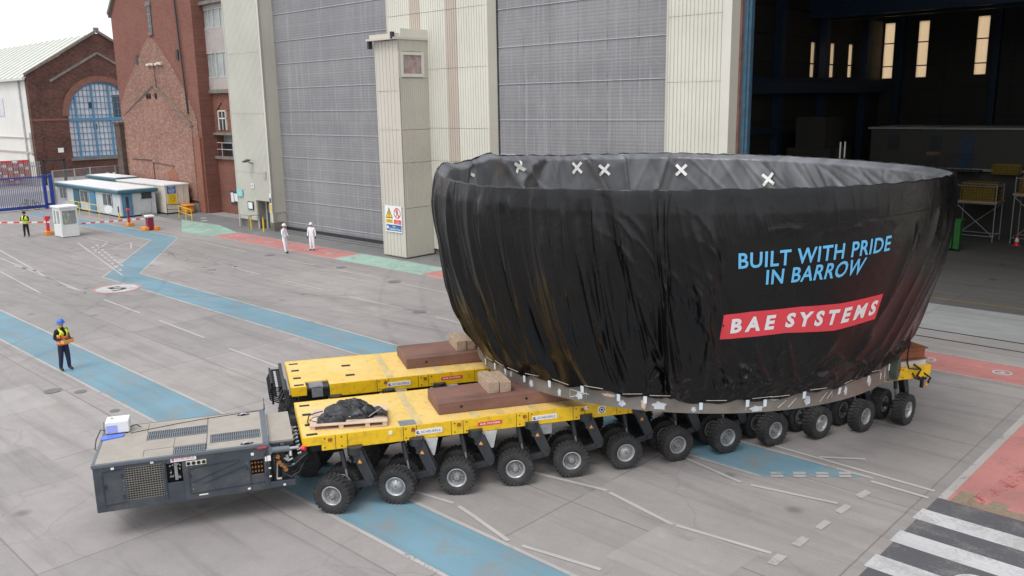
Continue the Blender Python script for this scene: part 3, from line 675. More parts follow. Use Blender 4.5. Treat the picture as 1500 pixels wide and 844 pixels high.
# opening: blue guide column, inside box
mb = MB(); mb.box((-18.97, 34.3, 0), (-18.72, 34.75, HT)); mb.box((-18.72, 34.38, 0), (-18.60, 34.62, HT)); obj('door_guide_column', mb, M['bluecol'], hall)
mb = MB(); mb.box((-18.98, 34.12, .3), (-18.90, 34.3, HT)); obj('rusty_edge', mb, M['rust'], hall)
UI, NB, HI = -32.0, 83.9, 23.0
def holes_wall(mb, axis, c0, c1, a0, a1, z1, holes):
    """wall slab with window openings; axis 'u' runs along u at n in [c0,c1], 'n' along n at u in [c0,c1]"""
    xs = sorted({a0, a1}|{h[0] for h in holes}|{h[1] for h in holes}); zs = sorted({0, z1}|{h[2] for h in holes}|{h[3] for h in holes})
    for i in range(len(xs)-1):
        for j in range(len(zs)-1):
            xm, zm = (xs[i]+xs[i+1])/2, (zs[j]+zs[j+1])/2
            if any(h[0] < xm < h[1] and h[2] < zm < h[3] for h in holes): continue
            if axis == 'u': mb.box((xs[i], c0, zs[j]), (xs[i+1], c1, zs[j+1]))
            else: mb.box((c0, xs[i], zs[j]), (c1, xs[i+1], zs[j+1]))
hb = [(-31.85, -30.95, 10.4, 15.33), (-28.85, -27.95, 10.42, 15.32), (-24.0, -23.05, 10.5, 15.37), (-19.1, -18.2, 10.5, 15.4), (-14.5, -13.6, 10.5, 15.4), (-9.5, -8.6, 10.5, 15.4), (-4.5, -3.6, 10.5, 15.4)]
hs = [(69.05, 69.85, 10.4, 13.15), (72.75, 73.6, 10.42, 13.2), (76.45, 77.35, 10.45, 13.24)]
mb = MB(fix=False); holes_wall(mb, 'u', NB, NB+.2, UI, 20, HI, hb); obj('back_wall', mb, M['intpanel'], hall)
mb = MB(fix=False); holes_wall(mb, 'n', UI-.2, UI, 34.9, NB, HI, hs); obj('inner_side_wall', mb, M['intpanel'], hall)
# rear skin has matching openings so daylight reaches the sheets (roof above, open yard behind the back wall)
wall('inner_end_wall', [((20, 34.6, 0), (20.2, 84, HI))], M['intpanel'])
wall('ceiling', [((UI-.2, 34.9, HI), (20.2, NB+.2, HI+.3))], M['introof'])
wall('roof', [((-59.6, 34.6, HT-.1), (UI-2.2, 66, HT)), ], M['grey'])
for h in hb: wall('window', [((h[0], NB+.08, h[2]), (h[1], NB+.1, h[3]))], M['transl'])
for h in hs: wall('window', [((UI-.12, h[0], h[2]), (UI-.10, h[1], h[3]))], M['transl'])
mb = MB()
for z in (1.6, 3.4, 5.2, 7.0, 9.4, 11.45, 13.5, 15.5, 17.5, 19.5): mb.box((UI+.1, NB-.12, z-.05), (20, NB-.02, z+.05)); mb.box((UI+.02, 35, z-.05), (UI+.12, NB-.1, z+.05))
for u in [-29.9, -26.4, -21.0, -17.5, -12, -7]: mb.box((u-.04, NB-.06, 0), (u+.04, NB-.01, HI))
obj('wall_rail', mb, M['girt'], hall)
mb = MB()
for n in (48, 55.3, 62.8, 70.6, 79): mb.box((UI+.12, n-.3, 0), (UI+.7, n+.3, HI)); mb.box((UI+.7, n-.35, 0), (UI+.75, n+.35, HI))
for u in (-22.2, -30.2, -14, -5): mb.box((u-.25, NB-.75, 0), (u+.25, NB-.15, HI))
obj('inner_column', mb, M['bluedk'], hall)
mb = MB(); mb.box((UI+.75, 36, 9.1), (UI+1.4, 82, 10.1)); mb.box((UI+.6, 36, 10.1), (UI+1.6, 82, 10.25)); mb.box((UI+.75, 36, 6.2), (UI+1.0, 68, 6.6)); mb.box((-32, 68.5, 14.9), (20, 69.3, 16.4)); mb.box((-32, 71.6, 14.9), (20, 72.4, 16.4)); mb.box((-12, 68.3, 16.4), (-8, 72.6, 17.6))
obj('crane_girder', mb, M['bluedk'], hall)
mb = MB()
for n in (44, 54, 64, 74):
    mb.box((-32, n-.15, 20.5), (20, n+.15, 20.8)); mb.box((-32, n-.15, 22.6), (20, n+.15, 22.9))
    for k in range(17): mb.bar((-32+k*3, n, 20.6), (-30.5+k*3, n, 22.7), .12, .12); mb.bar((-30.5+k*3, n, 22.7), (-29+k*3, n, 20.6), .12, .12)
obj('roof_truss', mb, M['girt'], hall)
# ---------------------------------------------------------------- hall interior furniture
office = thing('site_office', 'two storey cream office block inside the dark hall', 'office', 'F', -17, 62)
def part(name, boxes, m, parent, **k):
    mb = MB()
    for a, b in boxes: mb.box(a, b)
    return obj(name, mb, m, parent, **k)
part('wall', [((-23.44, 60.6, 4.1), (-9, 65, 6.6)), ((-23.3, 60.8, 0), (-9.1, 65, 4.1))], M['intpanel'], office)
part('roof', [((-23.6, 60.4, 6.6), (-8.9, 65.2, 6.72)), ((-23.6, 60.4, 4.0), (-8.9, 60.62, 4.15))], M['grey'], office)
for a in ((-22.3, 5.25, -21.55, 6.2), (-19.6, 5.25, -18.85, 6.2), (-13.2, 5.25, -12.2, 6.2)):
    w = part('window', [((a[0], 60.55, a[1]), (a[2], 60.59, a[3]))], M['girt'], office)
    part('pane', [((a[0]+.08, 60.53, a[1]+.08), (a[2]-.08, 60.545, a[3]-.08))], M['glass'], w)
part('sign_panel', [((-19.75, 60.54, 4.92), (-18.85, 60.58, 5.14))], M['rust'], office)
part('door', [((-17.75, 60.55, 4.2), (-16.9, 60.59, 6.15))], M['bluedk'], office)
mb = MB(); mb.bar((-20.8, 59.9, 3.4), (-18.6, 59.9, 5.1), .05, .05); mb.bar((-18.6, 59.9, 5.1), (-16.4, 59.9, 5.1), .05, .05); mb.box((-18.4, 59.6, 4.0), (-16.2, 60.5, 4.1))
for k in range(9): mb.bar((-20.8+k*.5, 59.9, (3.4+k*.387 if k < 5 else 5.1)), (-20.8+k*.5, 59.9, (2.5+k*.387 if k < 5 else 4.1)), .03, .03)
mb.bar((-20.9, 59.9, 2.4), (-18.5, 59.9, 4.1), .08, .2); obj('staircase', mb, M['girt'], office)
def scaffold(u, n, w, d, h, label, crate=True, braces=True):
    t = thing('scaffold_tower', label, 'scaffold', 'F', u, n, group='scaffold towers inside the hall')
    mb = MB()
    for x in (u, u+w):
        for y in (n, n+d): mb.cyl((x, y, .12), (x, y, h+1.1), .035, n=6); mb.cyl((x-.03, y, .07), (x+.03, y, .07), .09, n=10)
    for z in (.35, h-.05, h+1.0):
        mb.cyl((u, n, z), (u+w, n, z), .03, n=6); mb.cyl((u, n+d, z), (u+w, n+d, z), .03, n=6); mb.cyl((u, n, z), (u, n+d, z), .03, n=6); mb.cyl((u+w, n, z), (u+w, n+d, z), .03, n=6)
    mb.cyl((u, n, h-.1), (u+w, n, .35), .03, n=6); mb.cyl((u+w, n+d, h-.1), (u, n+d, .35), .03, n=6)
    obj('frame', mb, M['grey'], t); part('platform', [((u-.1, n-.1, h), (u+w+.1, n+d+.1, h+.1))], M['timber'], t); return t
scaffold(-16.7, 57.3, 2.2, 1.5, 2.35, 'scaffold tower under the yellow mesh crate inside the hall')
scaffold(-13.6, 57.6, 2.6, 1.6, 2.9, 'taller scaffold tower at the right edge inside the hall')
def crate(u, n, z, w, d, h, label):
    t = thing('mesh_crate', label, 'crate', 'F', u, n, z, group='yellow mesh crates on the scaffolds')
    mb = MB()
    for k in range(13):
        x = u+w*k/12; mb.bar((x, n, z), (x, n, z+h), .03, .03); mb.bar((x, n+d, z), (x, n+d, z+h), .03, .03)
    for k in range(7):
        y = z+h*k/6; mb.bar((u, n, y), (u+w, n, y), .03, .03); mb.bar((u, n+d, y), (u+w, n+d, y), .03, .03); mb.bar((u, n, y), (u, n+d, y), .03, .03); mb.bar((u+w, n, y), (u+w, n+d, y), .03, .03)
    obj('cage', mb, M['mesh'], t); part('contents', [((u+.1, n+.1, z+.02), (u+w-.1, n+d-.1, z+h*.8))], mat('crate_contents', (.15, .10, .02), .8, var=.4, scale=5), t)
crate(-16.5, 57.4, 2.47, 1.95, 1.2, 1.05, 'yellow mesh crate on top of the scaffold tower in the hall')
crate(-13.4, 57.7, 3.02, 2.0, 1.2, .9, 'yellow mesh crate at the right edge of the hall opening')
crate(-15.6, 60.0, 3.9, 1.6, .4, .6, 'small yellow mesh crate behind the scaffold tower')
# rolling green bins by the load
t = thing('wheeled_bin', 'tall green wheeled bin just inside the hall behind the wrapped load', 'bin', 'F', -15.4, 53)
mb = MB(); mb.box((-15.75, 52.8, .12), (-15.45, 53.3, 1.75)); mb.box((-15.38, 52.8, .12), (-15.05, 53.3, 1.75)); obj('body', mb, M['gskip'], t, bevel=.03)
mb = MB(); [mb.cyl((x, 52.85, .1), (x, 52.9, .1), .1, n=12) for x in (-15.65, -15.15)]; obj('wheel', mb, M['black'], t); part('lid', [((-15.8, 52.75, 1.75), (-15.0, 53.35, 1.85))], M['gskip'], t)
t = thing('traffic_cone', 'orange and white traffic cone beside the scaffold inside the hall', 'cone', 'F', -13.1, 57.0)
mb = MB(); mb.lathe([(.17, .03), (.12, .25)], (-13.1, 57, 0), (0, 0, 1), 14); mb.box((-13.33, 56.77, 0), (-12.87, 57.23, .03)); mb.lathe([(.08, .45), (.03, .72), (0, .72)], (-13.1, 57, 0), (0, 0, 1), 14); obj('cone_body', mb, M['signr'], t)
mb = MB(); mb.lathe([(.12, .25), (.08, .45)], (-13.1, 57, 0), (0, 0, 1), 14); obj('reflective_band', mb, M['signw'], t)
# machinery silhouettes at the back of the opening
t = thing('workshop_machine', 'dark grey machine cabinet with two glowing strips imitating reflections near the inside wall', 'machine', 'F', -27, 62)
part('cabinet', [((-29.5, 60.5, 0), (-26.2, 64, 5.2)), ((-29, 60.8, 5.2), (-26.8, 63.6, 7.4))], M['intpanel'], t); lm, lt_, lb_ = nt('glowing_reflection'); lb_.inputs['Emission Color'].default_value = (1, .97, .92, 1); lb_.inputs['Emission Strength'].default_value = .10  # added faint glow stands in for two white light reflections, not lamps
part('reflection_strip', [((-26.14, 61.9, 4.45), (-26.1, 62.05, 5.6)), ((-26.14, 62.7, 4.45), (-26.1, 62.85, 5.6))], lm, t); part('panel', [((-26.19, 61, 2.6), (-26.15, 63, 4.4))], M['girt'], t)
# ---------------------------------------------------------------- signs and fittings on the facade
def signthing(name, label, cat, u, n, z): return thing(name, label, cat, 'F', u, n, z)
s = signthing('warning_sign', 'large white safety sign with yellow triangle, red circle and blue panel on the duct tower', 'sign', -39.35, 31.44, 1.52)
X, Y = (1, 0, 0), (0, 0, 1)
part('board', [((-40.1, 31.44, 1.5), (-38.6, 31.47, 3.03))], M['signw'], s)
def sp(name, parent, fn, m): mb = MB(fix=False); fn(mb); return obj(name, mb, m, parent)
def poly(mb, pts, n): mb.add([(u, n, z) for u, z in pts], [list(range(len(pts)))])
sp('triangle', s, lambda mb: poly(mb, [(-40.04, 2.30), (-39.40, 2.30), (-39.72, 2.93)], 31.436), M['signk'])
sp('triangle_fill', s, lambda mb: poly(mb, [(-39.97, 2.345), (-39.47, 2.345), (-39.72, 2.83)], 31.433), M['signy'])
sp('exclamation_mark', s, lambda mb: (poly(mb, [(-39.75, 2.46), (-39.69, 2.46), (-39.68, 2.70), (-39.76, 2.70)], 31.43), poly(mb, [(-39.75, 2.38), (-39.69, 2.38), (-39.69, 2.43), (-39.75, 2.43)], 31.43)), M['signk'])
def ringp(mb, c, r, r0, n, k=24):
    for i in range(k):
        a, b = 2*pi*i/k, 2*pi*(i+1)/k
        poly(mb, [(c[0]+r*cos(a), c[1]+r*sin(a)), (c[0]+r*cos(b), c[1]+r*sin(b)), (c[0]+r0*cos(b), c[1]+r0*sin(b)), (c[0]+r0*cos(a), c[1]+r0*sin(a))], n)
sp('prohibition_ring', s, lambda mb: (ringp(mb, (-38.98, 2.62), .31, .25, 31.434), poly(mb, [(-39.2, 2.80), (-39.16, 2.84), (-38.76, 2.44), (-38.80, 2.40)], 31.431)), M['signr'])
sp('walking_figure', s, lambda mb: (poly(mb, [(-39.02, 2.78), (-38.94, 2.78), (-38.94, 2.85), (-39.02, 2.85)], 31.433), poly(mb, [(-39.05, 2.58), (-38.92, 2.58), (-38.94, 2.77), (-39.03, 2.77)], 31.433), poly(mb, [(-39.05, 2.58), (-39.0, 2.58), (-39.08, 2.4), (-39.13, 2.4)], 31.433), poly(mb, [(-38.98, 2.58), (-38.92, 2.58), (-38.83, 2.42), (-38.88, 2.4)], 31.433)), M['signk'])
sp('yellow_panel', s, lambda mb: poly(mb, [(-40.04, 2.02), (-39.40, 2.02), (-39.40, 2.24), (-40.04, 2.24)], 31.435), M['signy'])
sp('yellow_panel_text', s, lambda mb: (lettering(mb, 'Caution', (-39.95, 31.431, 2.13), X, Y, .46, .08), lettering(mb, 'Moving doors', (-39.98, 31.431, 2.04), X, Y, .52, .07)), M['signk'])
sp('red_panel', s, lambda mb: poly(mb, [(-39.30, 1.98), (-38.66, 1.98), (-38.66, 2.24), (-39.30, 2.24)], 31.435), M['signr'])
sp('red_panel_text', s, lambda mb: (lettering(mb, 'No', (-39.08, 31.431, 2.16), X, Y, .18, .07), lettering(mb, 'pedestrian', (-39.22, 31.431, 2.08), X, Y, .48, .06), lettering(mb, 'access', (-39.14, 31.431, 2.0), X, Y, .32, .06)), M['signw'])
sp('blue_panel', s, lambda mb: poly(mb, [(-40.02, 1.57), (-38.64, 1.57), (-38.64, 1.93), (-40.02, 1.93)], 31.435), M['signb'])
sp('blue_panel_text', s, lambda mb: (lettering(mb, 'Use', (-39.45, 31.431, 1.78), X, Y, .26, .10, bold=.02), lettering(mb, 'Pedestrian Door', (-39.75, 31.431, 1.62), X, Y, 1.05, .12, bold=.02), poly(mb, [(-40.0, 1.76), (-39.9, 1.62), (-39.9, 1.70), (-39.8, 1.70), (-39.8, 1.82), (-39.9, 1.82), (-39.9, 1.90)], 31.431)), M['signw'])
s = signthing('floodlight', 'small grey floodlight on a bracket high on the left hall bay', 'light', -57.1, 32.6, 4.9)
mb = MB(); mb.obox((-57.15, 32.45, 4.98), (.5, .4, .08), rx=.35); mb.bar((-56.9, 32.85, 4.75), (-57.05, 32.5, 4.93), .06, .06); obj('lamp_head', mb, M['dark'], s)
s = signthing('notice_board', 'glass fronted notice board left of the personnel door', 'notice board', -57.7, 32.85, 1.7)
part('frame', [((-58.1, 32.83, 1.38), (-57.32, 32.88, 1.98))], M['dark'], s); part('paper', [((-58.0, 32.815, 1.45), (-57.42, 32.829, 1.92))], M['signw'], s)
s = signthing('instruction_sign', 'narrow white and yellow instruction sign right of the personnel door', 'sign', -54.95, 32.85, 2)
part('board', [((-55.06, 32.85, 1.35), (-54.84, 32.88, 2.72))], M['signw'], s); part('yellow_panel', [((-55.04, 32.835, 1.42), (-54.86, 32.849, 1.95))], M['signy'], s); part('green_panel', [((-55.04, 32.835, 2.05), (-54.86, 32.849, 2.4))], M['ppu'], s)
s = signthing('small_sign', 'small white square sign above the notice board', 'sign', -57.2, 32.86, 3.15)
part('board', [((-57.4, 32.84, 2.98), (-57.06, 32.87, 3.33))], M['signw'], s); part('symbol', [((-57.3, 32.825, 3.1), (-57.16, 32.839, 3.25))], M['grey'], s)
s = signthing('cyan_sign', 'pale turquoise sign at the outer corner of the left hall bay', 'sign', -59.1, 32.8, 2.5)
part('board', [((-59.5, 32.8, 2.28), (-58.7, 32.84, 2.82))], M['signc'], s); sp('text', s, lambda mb: lettering(mb, 'EXIT', (-59.35, 32.79, 2.48), X, Y, .5, .14), M['signw'])
s = signthing('vent_grille', 'small rusty vent high on the left hall bay', 'vent', -55.5, 32.86, 4.0); part('grille', [((-55.62, 32.84, 3.72), (-55.32, 32.88, 4.25))], M['pinkpanel'], s)
# pipe rails in front of the personnel door
def rail(name, label, pts, m, fr='F', r=.03, h=1.05, mid=True, posts=True, grp=None, cat='railing'):
    t = thing(name, label, cat, fr, pts[0][0], pts[0][1], group=grp); mb = MB()
    for i, (u, n) in enumerate(pts): mb.cyl((u, n, 0), (u, n, h), r, n=8); mb.cyl((u, n, 0), (u, n, .02), r*2.4, n=8)
    obj('post', mb, m, t); mb = MB()
    for i in range(len(pts)-1):
        a, b = pts[i], pts[i+1]; mb.cyl((*a, h), (*b, h), r, n=8)
        if mid: mb.cyl((*a, h*.52), (*b, h*.52), r*.85, n=8)
    obj('rail', mb, m, t); return t
rail('guard_rail', 'grey guard rail in front of the left hall bay', [(-58.2, 32.2), (-57.0, 32.2), (-56.9, 33.0)], M['grey'], mid=False, grp='guard rails by the personnel door')
for u, k in ((-57.0, 'left'), (-55.3, 'right')):
    t = thing('bollard', 'slim yellow bollard on the %s side of the personnel door' % k, 'bollard', 'F', u, 32.35, group='yellow bollards by the personnel door'); mb = MB(); mb.cyl((u, 32.35, 0), (u, 32.35, 1.05), .06, n=12); obj('post', mb, M['signy'], t); mb = MB(); mb.cyl((u, 32.35, .95), (u, 32.35, 1.07), .065, n=12); obj('cap', mb, M['grey'], t)
# ---------------------------------------------------------------- red brick tower building
bt = thing('brick_building', 'tall red brick building with old gable scars and an office wing', 'building', 'F', -76, 35.4)
mb = MB(fix=False)
GP = [(-84.8, 0), (-68.9, 0), (-68.9, 20.3), (-77.2, 24), (-84.6, 17.45)]
mb.prism([(-84.8, 0), (-69.1, 0), (-69.1, 18), (-72.6, 24.4), (-78.0, 24.4), (-84.65, 17.45)], 'y', 35.4, 62); obj('wall', mb, M['brickT'], bt)
mb = MB(); mb.bar((-84.8, 35.3, 17.45), (-78, 35.3, 24.5), .35, .25); mb.bar((-84.9, 35.3, 17.3), (-84.9, 62, 17.3), .3, .3); obj('coping', mb, M['stone'], bt)
# scars of two former gables, standing a little proud of the wall
mb = MB(); mb.prism([(-84.4, 3.0), (-84.4, 9.0), (-83.0, 10.6), (-78.2, 14.4), (-77.2, 14.9), (-76.0, 14.6), (-74.4, 13.2), (-71.6, 10.5), (-70.2, 8.6), (-69.7, 7.6), (-69.7, .9), (-84.4, .9)], 'y', 35.32, 35.42); obj('old_gable_scar', mb, M['brickS'], bt)
mb = MB(); mb.prism([(-83.6, 8.2), (-76.6, 10.7), (-71.3, 7.9), (-70.6, 6.9), (-70.6, 1.0), (-83.6, 1.0)], 'y', 35.24, 35.325); obj('inner_gable_scar', mb, M['brickS2'], bt)
mb = MB(); mb.bar((-77, 35.2, 10.9), (-70.4, 35.2, 7.3), .12, .12); mb.bar((-83.5, 35.2, 8.3), (-77, 35.2, 10.9), .08, .08); obj('flashing_line', mb, M['stone'], bt)
mb = MB(); mb.box((-70.2, 35.2, 0), (-69.3, 35.45, 6.4)); mb.prism([(-75.6, 1.6), (-73.9, 1.6), (-73.9, 3.2), (-74.7, 3.7), (-75.6, 3.2)], 'y', 35.20, 35.25); obj('brick_repair', mb, M['brickO'], bt)
mb = MB(); mb.box((-84.5, 35.15, 0), (-70.3, 35.45, .75)); obj('plinth', mb, M['stone'], bt)
mb = MB(); mb.box((-85.4, 34.9, 0), (-84.2, 36, 7.4)); mb.box((-85.5, 34.8, 7.4), (-84.1, 36.1, 7.6)); obj('buttress', mb, mat('dark_old_brick', (.085, .06, .05), .9, var=.4, scale=3), bt)
w = part('narrow_window', [((-76.95, 35.33, 15.3), (-76.3, 35.45, 17.5))], M['glass'], bt); part('lintel', [((-77.1, 35.25, 17.5), (-76.15, 35.45, 17.85)), ((-77.0, 35.25, 15.05), (-76.2, 35.45, 15.3))], M['stone'], w)
part('window_bars', [((-76.65, 35.31, 15.3), (-76.6, 35.33, 17.5))]+[((-76.95, 35.31, z), (-76.3, 35.33, z+.04)) for z in (15.8, 16.3, 16.8)], M['grey'], w)
part('wall_vent', [((-80.1, 35.3, 12.7), (-79.6, 35.42, 13.5)), ((-72.3, 35.3, 12.8), (-71.9, 35.42, 13.6))], M['dark'], bt)
mb = MB()
for u in (-77.4, -76.6, -75.7, -75.1): mb.obox((u, 35.2, 12.6), (.6, .25, .18), ry=random.uniform(-.3, .3))
obj('corbel', mb, M['cont'], bt)
mb = MB()
for u in (-78.3, -77.8, -76.6): mb.ball((u, 35.25, 9.9), (.22, .15, .28))
obj('wall_hole', mb, M['black'], bt)
mb = MB(); mb.cyl((-70.9, 35.22, 8.3), (-71.6, 35.22, 19), .07, n=8); mb.cyl((-82.6, 35.2, 4.2), (-78.8, 35.2, 4.2), .04, n=6); mb.cyl((-76.4, 35.2, 12.5), (-76.3, 35.2, 10.5), .03, n=6); mb.cyl((-78.4, 35.2, 4.0), (-74.2, 35.2, 3.8), .03, n=6); mb.cyl((-78.4, 35.2, .8), (-78.4, 35.2, 4.0), .03, n=6); obj('drainpipe', mb, M['dark'], bt)
# office wing beside the tower
mb = MB(fix=False)
mb.box((-69.3, 36.6, 0), (-58.5, 50, 4.75)); mb.box((-69.3, 36.6, 6.7), (-58.5, 50, 10.0)); mb.box((-69.4, 36.6, 4.75), (-69.0, 37.4, 6.7)); mb.box((-70.8, 36.2, 10.0), (-69.4, 50, 17.0))
obj('wing_wall', mb, M['brickT'], bt)
part('wing_cornice', [((-69.6, 36.3, 9.95), (-58.5, 36.65, 10.25)), ((-69.3, 36.35, 6.55), (-58.5, 36.62, 6.75)), ((-69.3, 36.35, 4.55), (-58.5, 36.62, 4.78)), ((-71.0, 36.0, 16.95), (-58.5, 36.5, 17.2))], M['stone'], bt)
mb = MB(); mb.prism([(36.2, 17.2), (44, 20.2), (44, 17.2)], 'x', -71, -58.5); obj('wing_roof', mb, M['slate'], bt)
part('balcony_recess', [((-69.0, 37.3, 4.75), (-58.5, 37.5, 6.7))], M['glass'], bt)
mb = MB(); 
for z in (5.35, 5.9): mb.bar((-69, 36.6, z), (-58.6, 36.6, z), .05, .05)
for u in (-68.2, -66.4, -64.6): mb.bar((u, 36.6, 4.78), (u, 36.6, 5.9), .05, .05)
obj('balcony_rail', mb, M['lgrey'], bt)
part('blind', [((-68.9, 37.2, 5.9), (-65.0, 37.28, 6.6))], M['grey'], bt)
for k, z in enumerate((10.3, 13.6)):
    part('spandrel', [((-69.4, 36.4, z+(1.9 if k else -.05)), (-58.5, 36.5, z+(3.3 if k else .95)))], M['pinkpanel'], bt) if False else None
part('spandrel', [((-69.4, 36.42, 10.25), (-58.5, 36.6, 11.2)), ((-69.4, 36.42, 13.2), (-58.5, 36.6, 15.1)), ((-69.4, 36.42, 16.6), (-58.5, 36.6, 17.0))], M['pinkpanel'], bt)
for z0, z1 in ((11.2, 13.2), (15.1, 16.6)):
    for u in (-69.4, -67.6, -65.8, -64.0):
        w = part('window', [((u, 36.48, z0), (u+1.75, 36.56, z1))], M['glassl'], bt)
        part('frame', [((u, 36.40, z0), (u+.08, 36.48, z1)), ((u+1.67, 36.40, z0), (u+1.75, 36.48, z1)), ((u, 36.40, z0), (u+1.75, 36.48, z0+.06)), ((u, 36.40, z1-.06), (u+1.75, 36.48, z1)), ((u+1.05, 36.41, z0+.06), (u+1.11, 36.48, z1-.06))], M['lgrey'], w)
w = part('arched_window', [((-68.15, 36.52, 7.0), (-66.95, 36.6, 8.5))], M['glass'], bt)
mb = MB(); mb.box((-68.2, 36.45, 6.95), (-68.08, 36.6, 8.5)); mb.box((-67.02, 36.45, 6.95), (-66.9, 36.6, 8.5)); mb.box((-68.2, 36.45, 7.85), (-66.9, 36.6, 7.95)); mb.box((-68.2, 36.45, 8.46), (-66.9, 36.6, 8.56)); mb.box((-67.59, 36.47, 7.0), (-67.51, 36.6, 8.46)); obj('frame', mb, M['cream'], w)
mb = MB(); mb.prism([(-68.5, 8.5), (-67.55, 9.25), (-66.6, 8.5), (-66.6, 8.62), (-67.55, 9.38), (-68.5, 8.62)], 'y', 36.5, 36.62); obj('window_hood', mb, M['brickT'], bt)
s = signthing('notice_case', 'blue edged notice case with posters on the brick wing wall', 'notice board', -66.9, 36.5, 1.4)
part('frame', [((-67.3, 36.5, .9), (-66.0, 36.58, 1.9))], M['bluedk'], s); part('poster', [((-67.2, 36.485, 1.0), (-66.75, 36.499, 1.8)), ((-66.65, 36.485, 1.1), (-66.15, 36.499, 1.75))], M['signw'], s)
t = thing('flagpole', 'thin white flagpole leaning past the corner of the brick tower', 'flagpole', 'F', -85.6, 36.8); mb = MB(); mb.cyl((-85.6, 36.8, 12), (-85.6, 36.8, 24), .07, .05, n=8); mb.bar((-85.6, 36.8, 12.1), (-84.7, 36.8, 12.1), .08, .08); mb.bar((-85.6, 36.8, 14.6), (-84.7, 36.8, 14.6), .08, .08); obj('pole', mb, M['white'], t)
# ---------------------------------------------------------------- arched workshop with white shed behind it
ar = thing('arched_workshop', 'old sooty brick workshop gable with a big blue arched window', 'building', 'F', -124.7, 49.9)
U0 = -124.7; AC, AR, AS, SILL = 49.6, 4.55, 8.05, 2.45
arc = [(AC+AR*cos(t), AS+AR*sin(t)) for t in [pi*k/20 for k in range(21)]]
mb = MB(fix=False)
# wall around the arch: left, right, above in slices
def wallpiece(pts, x0=U0-.8, x1=U0): mb.prism(pts, 'x', x0, x1)
wallpiece([(40.65, 0), (AC-AR, 0), (AC-AR, AS), (AC-AR, 16.0), (40.65, 13.6)]); wallpiece([(AC+AR, 0), (59.2, 0), (59.2, 13.6), (AC+AR, 16.9), (AC+AR, AS)])
wallpiece([(AC-AR, 0), (AC+AR, 0), (AC+AR, SILL), (AC-AR, SILL)])
def gz(n): return 19.15-abs(n-49.9)*.597
for i in range(20):
    (a, b), (c, d) = arc[i], arc[i+1]; wallpiece([(c, d), (a, b), (a, max(gz(a), 0)), (c, gz(c))])
obj('wall', mb, M['brickA'], ar)
mb = MB(fix=False)
for i in range(20):
    t0, t1 = pi*i/20, pi*(i+1)/20
    mb.prism([(AC+R_*cos(t), AS+R_*sin(t)) for R_, t in ((AR, t0), (AR+.75, t0), (AR+.75, t1), (AR, t1))], 'x', U0, U0+.12)
mb.box((U0, 40.6, 7.5), (U0+.08, AC-AR-.1, 7.75)); obj('arch_ring', mb, mat('arch_brick', (.22, .10, .07), .9, var=.25, scale=5, dirt=(.06, .04, .04)), ar)
mb = MB(); mb.bar((U0+.1, 40.2, 13.45), (U0+.1, 49.9, 19.3), .5, .3); mb.bar((U0+.1, 59.6, 13.45), (U0+.1, 49.9, 19.3), .5, .3); mb.box((U0-.1, 49.6, 19.2), (U0+.3, 50.2, 19.7)); mb.bar((U0+.05, 43.2, 12.6), (U0+.05, 49.7, 16.4), .2, .3); mb.bar((U0+.05, 56.2, 12.6), (U0+.05, 49.7, 16.4), .2, .3); obj('coping', mb, M['stone'], ar)
part('quoin', [((U0-.9, 40.45, 0), (U0+.06, 41.5, 13.5))], M['brickA'], ar); part('sill', [((U0-.3, AC-AR-.3, SILL-.35), (U0+.2, AC+AR+.3, SILL))], M['stone'], ar)
win = sp('arched_window', ar, lambda mb: mb.add([(U0-.35, a, b) for a, b in arc]+[(U0-.35, AC-AR, SILL), (U0-.35, AC+AR, SILL)], [list(range(23))]), M['pane'])
mb = MB()
def azt(n): return AS+sqrt(max(0, AR*AR-(n-AC)**2))
for k in (-1.5, -.5, .5, 1.5):
    n = AC+k*2.25; mb.box((U0-.36, n-.12, SILL), (U0-.12, n+.12, azt(n)))
mb.box((U0-.36, AC-AR, 7.35), (U0-.08, AC+AR, 7.75)); mb.box((U0-.36, AC-AR, SILL), (U0-.08, AC+AR, SILL+.2))
for i in range(20):
    t0, t1 = pi*i/20, pi*(i+1)/20
    mb.prism([(AC+R_*cos(t), AS+R_*sin(t)) for R_, t in ((AR-.22, t0), (AR, t0), (AR, t1), (AR-.22, t1))], 'x', U0-.36, U0-.1)
obj('frame', mb, M['winblue'], win)
mb = MB()
k = -3.9
while k < 4.4:
    n = AC+k; mb.box((U0-.36, n-.028, SILL), (U0-.26, n+.028, azt(n)-.05)); k += .56
z = SILL+.8
while z < 12.4:
    wdt = AR if z < AS else sqrt(max(0, AR*AR-(z-AS)**2)); mb.box((U0-.36, AC-wdt, z-.028), (U0-.25, AC+wdt, z+.028)); z += .82
obj('glazing_bars', mb, M['winblue'], win)
part('broken_pane', [((U0-.34, AC-1.7, 9.0), (U0-.33, AC-1.0, 9.9)), ((U0-.34, AC-1.3, 6.2), (U0-.33, AC-.8, 6.9)), ((U0-.34, AC+1.6, 7.8), (U0-.33, AC+3.2, 10.8))], M['glass'], win)
part('blue_door', [((U0-.3, AC+2.4, 0), (U0-.05, AC+4.4, 3.4))], M['winblue'], ar)
mb = MB(fix=False)
mb.prism([(40.65, 0), (59.1, 0), (59.1, 13.0), (40.65, 13.0)], 'x', -210, U0-.8); obj('side_wall', mb, M['shedw'], ar)
mb = MB(fix=False)
for s0, s1 in ((40.2, 49.9), (59.6, 49.9)):
    mb.add([(U0-.1, s0, 12.95), (-210, s0, 12.95), (-210, s1, 18.9), (U0-.1, s1, 18.9)], [(0, 1, 2, 3)])
    k = U0-1.2
    while k > -206: mb.bar((k, s0, 13.03), (k, s1, 18.98), .25, .12); k -= 2.4
mb.box((-210, 39.95, 12.75), (U0-.2, 40.3, 13.05)); obj('roof', mb, M['shedroof'], ar)
